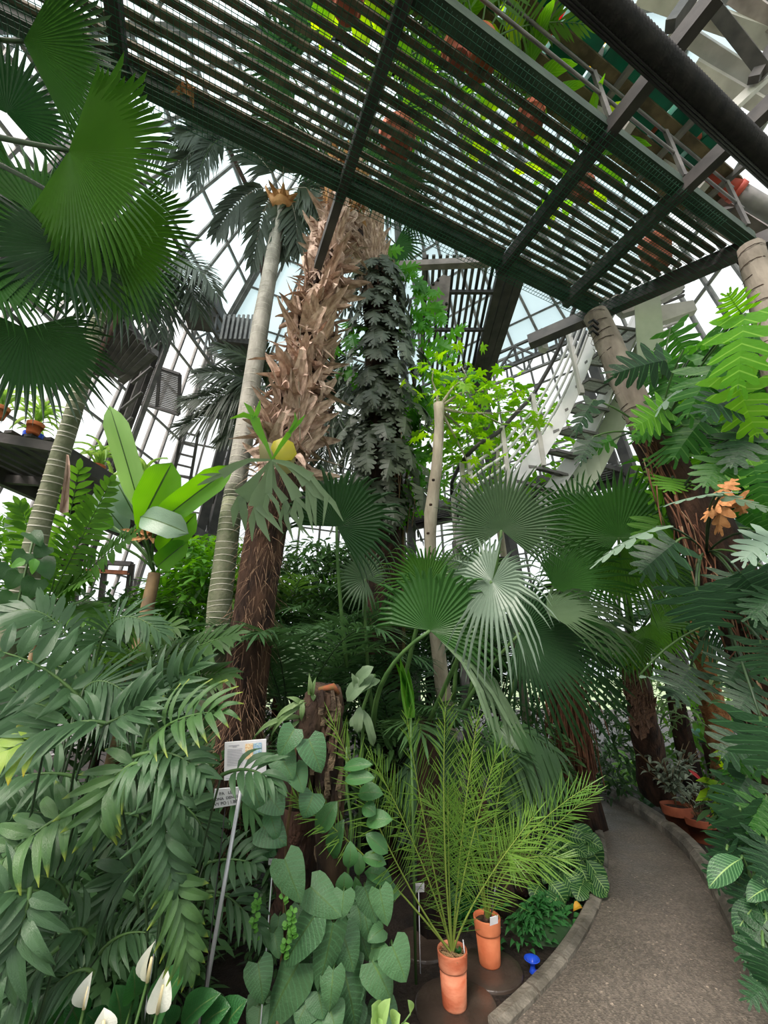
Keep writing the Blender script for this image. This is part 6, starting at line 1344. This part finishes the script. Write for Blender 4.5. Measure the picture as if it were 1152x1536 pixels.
for i in range(14):
    a = R.uniform(0, 6.28); b = cB + V((0, 0, .17)); e = b + V((math.cos(a) * .14, math.sin(a) * .14, R.uniform(.12, .3))); tube_obj('twig', [b, e], .003, BSTEM, s2_, 4)
    for k in range(5): d = V((R.uniform(-1, 1), R.uniform(-1, .6), R.uniform(-.2, 1))).normalized(); put(T_OL, 'leaf', s2_, lm(e, e + d * .08, (0, -.4, 1), .025))
pbx = thing('brown_planter', 'long dark brown planter box behind the shaggy trunk at the right', 'planter', gbase(1130, 1160, 5.2))
A5, B5 = gbase(1060, 1160, 5.4), gbase(1230, 1165, 4.9)
MB().beam(A5 + V((0, 0, .3)), B5 + V((0, 0, .3)), .5, .6).obj('box', PLANTB, pbx); MB().beam(A5 + V((0, 0, .62)), B5 + V((0, 0, .62)), .54, .05).obj('rim', PLANTB, pbx)
tub = thing('green_tub', 'pale turquoise tub standing on the brown planter', 'tub', P(1060, 1098, 5.2)); MB().lathe(A5 + (B5 - A5) * .12 + V((0, 0, .645)), [(0, 0), (.14, 0), (.2, .14), (.19, .14), (.13, .02), (0, .02)], 20).obj('shell', mat('turquoise', (110, 180, 160), (130, 196, 176), .4), tub, True)
tb2 = thing('blue_crate', 'small blue crate standing on the brown planter', 'crate', A5 + (B5 - A5) * .42 + V((0, 0, .645))); q = A5 + (B5 - A5) * .42 + V((0, -.05, .70)); MB().beam(q - V((.12, 0, 0)), q + V((.12, 0, 0)), .16, .11).obj('shell', BLUEC, tb2)
# bright leaves by the right edge
T_LI = leaf_tpl('lime_leaf', p_oblong, LIME, STEM, .12, .12, 7); li = thing('lime_leaf_plant', 'lime green strap leaves behind the dark split leaves at the right edge', 'plant', gbase(1110, 1180, 3.3))
for b, t, wd in (((1110, 1160), (1065, 1132), 14), ((1112, 1160), (1146, 1166), 12), ((1080, 1200), (1045, 1170), 12), ((1100, 1205), (1044, 1200), 18), ((1090, 1190), (1062, 1182), 16), ((1120, 1180), (1150, 1182), 14), ((1090, 1160), (1100, 1120), 12), ((1110, 1170), (1085, 1150), 14), ((1090, 1210), (1070, 1225), 18)):
    B = P(*b, 3.2); put(T_LI, 'leaf', li, lm(B, P(*t, 3.1), tocam(B, .6), wd * px(3.2))); tube_obj('leaf_stalk', bez(gbase(1110, 1180, 3.3), B + V((0, .05, .1)), B, 4), .005, STEM, li, 4)
put(leaf_tpl('red_leaf', p_lance, leaf('crimson_leaf', (150, 40, 44), (180, 60, 56), .5, .3), None, .1, .1, 5), 'red_leaf', li, lm(P(1032, 1154, 3.6), P(1056, 1175, 3.5), tocam(P(1040, 1160, 3.6)), .03), label='narrow crimson leaf')
put(leaf_tpl('mottled_leaf', p_ellip, SELD, None, .2, .2, 7), 'leaf', thing('broad_leaf_sprig', 'single broad greyish leaf poking over the far kerb of the path', 'plant', Z(990, 1215, 0)), lm(Z(992, 1212, .02), P(964, 1214, 4.6), tocam(P(975, 1205, 4.7)), .18))
tube_obj('stalk', [Z(992, 1214, .0), Z(992, 1212, .03)], .006, STEM, bpy.data.objects['broad_leaf_sprig'], 5)
# leafy ground plants along the far kerb
def rosette(name, label, base, n, L0, L1, tp, wd, e0=10, e1=70, cat='plant', stalk=STEM, fwd=True, group=None):
    r = thing(name, label, cat, base, group); base = V(base)
    for i in range(n):
        a = i * 2.4 + R.uniform(-.4, .4); el = math.radians(R.uniform(e0, e1)); L = R.uniform(L0, L1); h = V((math.cos(a), math.sin(a), 0)); q = base + h * L * .35 * math.cos(el) + V((0, 0, L * .9 * math.sin(el) * .7)); t = q + (h * math.cos(el) + V((0, 0, math.sin(el) * .5 - .35))).normalized() * L * .75
        t.z = max(t.z, .03); put(R.choice(tp), 'leaf', r, lm(q, t, V((0, 0, 1)) + h * -.3 + V((0, -.25, 0)), wd * R.uniform(.8, 1.15)))
        if stalk: tube_obj('leaf_stalk', [base, q], .004, stalk, r, 4)
    return r
T_GE = [leaf_tpl('green_leaf', p_ellip, UNDERB, STEM, .15, .12, 6, wave=.01)]; T_GD = [leaf_tpl('dark_green_leaf', p_ellip, UNDER, None, .15, .12, 6)]
for i, (x, y, n, L0, L1, tp, wd, lb6) in enumerate(((930, 1180, 34, .15, .4, T_GE, .08, 'leafy light green plant on the outer side of the path bend'), (955, 1165, 26, .2, .45, T_GE, .09, 'bright green leafy plant in front of the dark palm trunk by the kerb'), (905, 1150, 26, .2, .5, T_GD, .09, 'dark green leafy plant between the root skirt and the path bend'), (985, 1150, 14, .15, .3, T_GD, .08, 'dark green leafy plant at the foot of the dark palm trunk'))):
    rosette('leafy_plant', lb6, Z(x, y, 0), n, L0, L1, tp, wd)
dm = thing('epiphyte', 'lime green fern tuft growing on the dark palm trunk by the path', 'fern', P(955, 1000, 4.1))
for i in range(16): q = P(R.uniform(942, 970), R.uniform(990, 1008), 4.1); t = P(R.uniform(935, 985), R.uniform(985, 1005), 4.05); put(leaf_tpl('tuft_leaf2', p_lance, LIME, None, .2, .1, 4) if i == 0 else bpy.data.meshes['tuft_leaf2'], 'leaf', dm, lm(q, t, (0, -.5, 1), .035))

# ================================================================ UNDERGROWTH PALMS AND FILL
def bush_palm(label, base, n, L, m, ll, lw, e0=20, e1=80, nl=28, sag=.3, hub=.05, group=None):
    r = thing('bush_palm', label, 'palm', base, group); top = V(base) + V((0, 0, hub))
    MB().tube([V(base) + V((0, 0, -.02)), top + V((0, 0, .05))], [.06, .04], 8).obj('stem_base', DBARK, r, True)
    crown(r, top, n, L, e0, e1, n0=0) if False else None
    for i in range(n):
        az = 2 * math.pi * (i + R.uniform(.2, .8)) / n; el = math.radians(R.uniform(e0, e1)); l = L * R.uniform(.8, 1.1); h = V((math.cos(az), math.sin(az), 0))
        p1 = top + (h * math.cos(el) + V((0, 0, math.sin(el)))) * l * .62; p2 = top + h * l * (.35 + .55 * math.cos(el)) + V((0, 0, l * (.78 * math.sin(el) - .22))); p2.z = max(p2.z, .08)
        frond(r, top, p1, p2, nl, ll, lw, 70, 25, sag, m, DSTEM, t0=.22, up=V((0, 0, 1)), rr=.009)
    return r
bush_palm('dark bushy palm right of the hairy trunk foot', gbase(440, 1040, 3.6), 15, 1.9, PDK, .42, .024, 40, 85, 34, hub=1.0)
bush_palm('dark feathery palm behind the bark stump', gbase(500, 1010, 4.4), 16, 2.4, PDK, .45, .026, 40, 85, 34, hub=0.9)
bush_palm('dark feathery palm below the centre fan leaves', gbase(590, 1050, 3.8), 14, 1.7, PDK, .4, .024, 30, 80, 32, hub=0.7)
bush_palm('feathery palm with dark fronds behind the potted date palms', gbase(655, 1120, 3.7), 12, 1.05, PDK, .36, .026, 25, 75, 26)
bush_palm('mid green feathery palm beside the slim ringed trunk', gbase(270, 960, 4.6), 16, 2.1, PMID, .42, .026, 35, 85, 32, hub=0.9)
bush_palm('light green feathery palm below the left ringed trunk', gbase(40, 940, 3.7), 13, 1.9, PBRI, .42, .032, 45, 85, 28, hub=0.6)
bush_palm('mid green palm filling the bed below the banana plant', gbase(190, 930, 4.6), 14, 1.9, PMID, .4, .028, 35, 85, 30, hub=0.8)
bush_palm('mid green palm low behind the left clump palms', gbase(120, 1050, 3.1), 12, 1.3, PD, .36, .03, 30, 80, 24)
bush_palm('dark palm behind the sign post', gbase(260, 1100, 2.9), 12, 1.25, PDK, .34, .026, 30, 80, 24, hub=0.5)
bush_palm('feathery palm in the shade behind the hairy trunk', gbase(420, 980, 5.4), 14, 2.6, PMID, .45, .028, 40, 85, 30, hub=1.2)
bush_palm('tall feathery palm in the shade below the monstera trunk', gbase(520, 960, 5.6), 14, 2.6, PDK, .45, .028, 40, 85, 30, hub=1.2)
bush_palm('dark palm in the shade below the stairs', gbase(740, 1010, 5.6), 14, 2.3, PDK, .45, .028, 40, 85, 30, hub=1.0)
bush_palm('green feathery palm far back beside the white staircase post', gbase(640, 960, 6.4), 14, 2.6, PMID, .5, .03, 40, 85, 28, hub=1.2)
# light green frond column left (upright feather plant)
uf = thing('upright_feather_palm', 'light green upright feather palm beside the left ringed trunk', 'palm', gbase(80, 930, 3.4))
for a, b, c, ll in (((62, 925), (90, 860), (118, 705), 44), ((62, 925), (110, 830), (165, 725), 44), ((60, 925), (60, 830), (30, 760), 44), ((64, 925), (130, 850), (200, 800), 40), ((60, 925), (90, 880), (130, 870), 40), ((64, 930), (120, 900), (150, 930), 40)):
    fr3(uf, a, b, c, 3.4, 3.2, ll, 9, 22, m=PBRI, a0=70, a1=35, sag=.25, t0=.2)
tube_obj('stem', [gbase(80, 930, 3.4), P(62, 925, 3.4)], [.03, .02], BSTEM, uf, 6)
# pinnate dark drooping frond in front of the fan palm
dp_ = thing('drooping_palm', 'palm with broad dark hanging leaflets behind the potted date palms', 'palm', gbase(745, 1140, 3.1))
for a, b, c, ll, n in (((715, 1180), (680, 1050), (610, 1160), 60, 26), ((715, 1180), (720, 1030), (835, 1130), 62, 30), ((715, 1185), (740, 1080), (790, 1175), 50, 24)):
    fr3(dp_, a, b, c, 3.2, 3.1, ll, 7, n, m=PDK, a0=70, a1=40, sag=1.2, t0=.15)
tube_obj('stem', [gbase(745, 1140, 3.1), P(716, 1182, 3.1)], [.08, .04], DBARK, dp_, 10)
# young upright leaf and strap fern in the middle
sg_ = thing('strap_fern', 'pale green hanging strap fern right of the bark stump', 'fern', P(535, 1040, 2.6))
T_SF = leaf_tpl('strap_fern_leaf', p_oblong, STAG, None, .15, .1, 8, wave=.02); D = 2.45
for b, t, wd in (((560, 1012), (520, 1052), 22), ((570, 1020), (535, 1040), 14), ((540, 1060), (536, 1100), 14), ((545, 1065), (560, 1120), 12), ((535, 1030), (560, 1000), 18), ((532, 1035), (528, 1010), 8), ((540, 1070), (525, 1090), 10)): B = P(*b, D); put(T_SF, 'leaf', sg_, lm(B, P(*t, D - .05), tocam(B), wd * px(D)))
tube_obj('stem', [gbase(540, 1060, 2.6), P(545, 1060, 2.5), P(562, 1012, 2.46)], .01, STEM, sg_, 6)
yr = thing('furled_frond', 'bright green furled young fan leaf rising in the middle of the bed', 'leaf', gbase(616, 1100, 2.6))
tube_obj('leaf_stalk', [gbase(616, 1100, 2.6), P(616, 1070, 2.55)], .008, STEM, yr, 6)
for b, t, wd in (((616, 1075), (600, 985), 16), ((616, 1060), (612, 1000), 12), ((614, 1040), (592, 990), 8)): B = P(*b, 2.5); put(leaf_tpl('furled_leaf', p_lance, CREEP, None, -.1, .35, 8) if b[1] == 1075 else bpy.data.meshes['furled_leaf'], 'blade', yr, lm(B, P(*t, 2.45), tocam(B, 0), wd * px(2.5)))
# plants in pots on the overhead walkway, seen through the slats
T_CB = [leaf_tpl('bright_leaf', p_ellip, LIME, None, .15, .1, 6), leaf_tpl('green_pot_leaf', p_ovate, SELB, None, .15, .1, 6)]
names = ['leftmost', 'second', 'third', 'fourth', 'fifth', 'sixth', 'seventh', 'eighth']
PSMALL = mat('bright_terracotta', (206, 112, 88), (226, 136, 108), .8)
for i, (u, v_, hh, m, kind) in enumerate(((-4.3, .9, .16, PSMALL, 0), (-3.2, .85, .16, PSMALL, 1), (-2.6, .35, .2, PSMALL, 3), (-2.45, .95, .16, PSMALL, 0), (-1.75, .9, .16, PSMALL, 0), (-1.0, .72, .14, PSMALL, 0), (.2, .6, .3, PSMALL, 3))):
    c = W(u, v_, ZP + .035); pot('terracotta_pot', 'terracotta pot standing on the overhead slats, %s from the left' % names[i], c, hh, .07, .1, m) if kind != 3 else pot('terracotta_pot', 'terracotta pot standing on the overhead slats, %s from the left' % names[i], c, hh, .1, .14, m)
    if kind == 3: continue
    r = thing('potted_foliage', 'bright leafy plant in the %s pot on the overhead slats' % names[i], 'plant', c + V((0, 0, hh * .88)))
    for k in range(18):
        a = k * 2.4; h = V((math.cos(a), math.sin(a), 0)); b = c + V((0, 0, hh * .9)); q = b + h * R.uniform(.05, .35) + V((0, 0, R.uniform(.1, .55))); put(R.choice(T_CB), 'leaf', r, lm(q, q + (h + V((0, 0, R.uniform(-.6, .4)))).normalized() * R.uniform(.2, .4), V((0, 0, 1)), R.uniform(.08, .15))); tube_obj('leaf_stalk', [b, q], .005, STEM, r, 4)
# palm fronds lying over the outer rail
op = thing('potted_palm', 'bright green potted palm over the outer rail of the overhead walkway', 'palm', W(-2.3, 1.0, ZP + .04))
pot('terracotta_pot', 'terracotta pot by the outer rail holding the overhead potted palm', W(-2.3, 1.0, ZP + .035), .24, .09, .12)
for i in range(9):
    a = i * .7; h = V((math.cos(a), math.sin(a), 0)); b = W(-2.3, 1.0, ZP + .25); frond(op, b, b + h * .35 + V((0, 0, .5)), b + h * .8 + V((0, 0, .35)), 20, .22, .02, 60, 25, .2, PBRI)
dt = thing('dry_leaf_tuft', 'withered orange brown leaf tuft caught in the netting at the upper left', 'leaf', P(282, 134, 2.66))
for i in range(12): q = P(282 + R.uniform(-10, 10), 132 + R.uniform(-6, 6), 2.68); put(B2[i % 6], 'leaf', dt, lm(q, q + V((R.uniform(-1, 1), R.uniform(-1, 1), -.6)).normalized() * R.uniform(.05, .1), tocam(q), .03))
# little plants on the overhead trays
COLS = (leaf('yellow_petal', (240, 196, 40), (250, 214, 70), .5, .4), leaf('red_leafage', (186, 66, 52), (204, 96, 70), .5, .3), LIME, OLIVE)
T_TR = [leaf_tpl('tray_leaf', p_ellip, m, None, .15, .1, 4) for m in COLS]
PN = ['yellow', 'red', 'lime green', 'grey green']
for i, (u, k) in enumerate(((-1.55, 1), (-1.25, 0), (-.9, 0), (-.75, 2), (-.35, 3), (.05, 1), (.3, 3), (-2.4, 3), (-2.0, 2))):
    c = W(u, 1.12 + .1 * (i % 2), zs + .05); r = thing('tray_plant', 'small %s leaved plant on the overhead tray shelf, %s counted from the red one' % (PN[k], ['first', 'second', 'third', 'fourth', 'fifth', 'sixth', 'seventh', 'eighth', 'ninth'][i]), 'plant', c)
    MB().lathe(c, [(.0, 0), (.045, 0), (.06, .1), (.05, .1)], 12).obj('pot', WPLA if k == 0 else PSMALL, r, True)
    for j in range(16): a = j * 2.4; q = c + V((0, 0, .1)); put(T_TR[k], 'leaf', r, lm(q, q + V((math.cos(a), math.sin(a), R.uniform(-.3, 1.2))).normalized() * R.uniform(.1, .22), (0, 0, 1), .05))
# pots on the left walkways
Tsp = [leaf_tpl('spider_leaf', p_lance, leaf('spider_plant_leaf', (120, 170, 70), (170, 200, 120), .45, .4), None, .4, .1, 7)]
gi0, gi1 = hexc(3.3, 3, 3.65 + .11), hexc(3.3, 2, 3.65 + .11); go_ = (hexc(4.5, 3) - hexc(3.3, 3)).normalized()
for t, v_, r1, lb7, L, cnt in ((.0, .2, .07, 'terracotta pot on the left walkway holding a drooping spider plant', .36, 24), (.24, .25, .07, 'small pot on the left walkway beside the leaning trunk', .4, 26), (.4, .15, .09, 'pot with a grassy plant at the far end of the left walkway', .5, 30), (.1, .5, .09, 'blue pot with a lime leaf at the back of the left walkway', .22, 10), (-.06, .3, .07, 'dark pot at the left picture edge on the left walkway', .3, 16)):
    c = gi0 + (gi1 - gi0) * t + go_ * v_; pot('plant_pot', lb7, c, r1 * 1.7, r1 * .75, r1, BLUEC if 'blue' in lb7 else TERRA)
    r = thing('walkway_plant', 'leaves growing from the ' + lb7.split(' holding')[0].split(' with a lime')[0].replace('pot with a grassy plant', 'grassy pot'), 'plant', c + V((0, 0, r1 * 1.5)))
    for k in range(cnt): a = k * 2.4; q = c + V((0, 0, r1 * 1.5)); h = V((math.cos(a), math.sin(a), R.uniform(-.2, 1.2))).normalized(); put(Tsp[0], 'leaf', r, lm(q, q + h * L * R.uniform(.6, 1.1), V((0, 0, 1)) - h * .3, .045))
# dense shade foliage behind everything
UGN = iter(['shady foliage low behind the left foreground palms', 'shady foliage between the banana plant and the ringed trunk', 'shady foliage behind the hairy trunk', 'shady foliage behind the centre fan palm', 'shady foliage below the staircase', 'small leaved dark foliage beside the hanging red brown roots', 'bright foliage behind the dark fan palm trunk', 'dark foliage behind the hairy trunk right side', 'dark foliage below the monstera trunk', 'dark foliage below the right fan leaves', 'green foliage beside the ringed trunk foot', 'dark foliage behind the potted date palms', 'dark foliage behind the sign post', 'dark foliage at the left edge among palm stems', 'dark foliage at the right edge beside the kerb', 'dark foliage around the bark stump foot', 'green foliage behind the philodendron crown', 'bright foliage below the banana plant', 'bright foliage below the left walkway', 'dark foliage behind the zebra-striped leaves', 'dark foliage in the shade'])
for i, (x, y, D, rad, n, sz, m) in enumerate(((120, 1000, 4.6, (1.3, .8, 1.0), 2600, .16, UNDER), (280, 980, 5.6, (1.3, .9, 1.2), 2600, .17, UNDER), (450, 960, 6.2, (1.3, .9, 1.3), 2600, .18, UNDER), (640, 980, 6.8, (1.2, .8, 1.2), 2200, .18, UNDER), (780, 1020, 5.8, (.9, .7, 1.2), 2200, .14, UNDER), (890, 1060, 5.6, (.7, .6, 1.3), 2200, .13, UNDER), (1020, 1075, 5.6, (.9, .4, .8), 1300, .14, UNDERB), (470, 900, 5.6, (1.0, .6, .9), 2600, .15, UNDER), (560, 860, 5.9, (.7, .5, .7), 1600, .15, UNDER), (690, 960, 5.2, (.6, .5, .8), 1500, .13, UNDER), (330, 860, 6.2, (.8, .5, .6), 1400, .15, UNDERB), (560, 1130, 3.6, (.7, .5, .5), 1500, .12, UNDER), (330, 1180, 3.2, (.8, .4, .7), 1500, .12, UNDER), (120, 1330, 2.3, (.8, .4, .6), 1800, .1, UNDER), (1190, 1270, 2.7, (.4, .5, .6), 1200, .11, UNDER), (430, 1300, 2.5, (.35, .3, .5), 900, .08, UNDER), (1120, 720, 3.9, (1.0, .5, .9), 1100, .2, SELL), (300, 890, 5.2, (.7, .6, .8), 1400, .17, UNDERB), (-60, 860, 4.6, (.7, .6, .9), 1200, .17, UNDERB), (790, 1150, 3.9, (.5, .4, .5), 1000, .1, UNDER))):
    c = P(x, y, D); leafcloud('undergrowth', c, rad, n, sz, m, None, 40 + i, asp=.3)
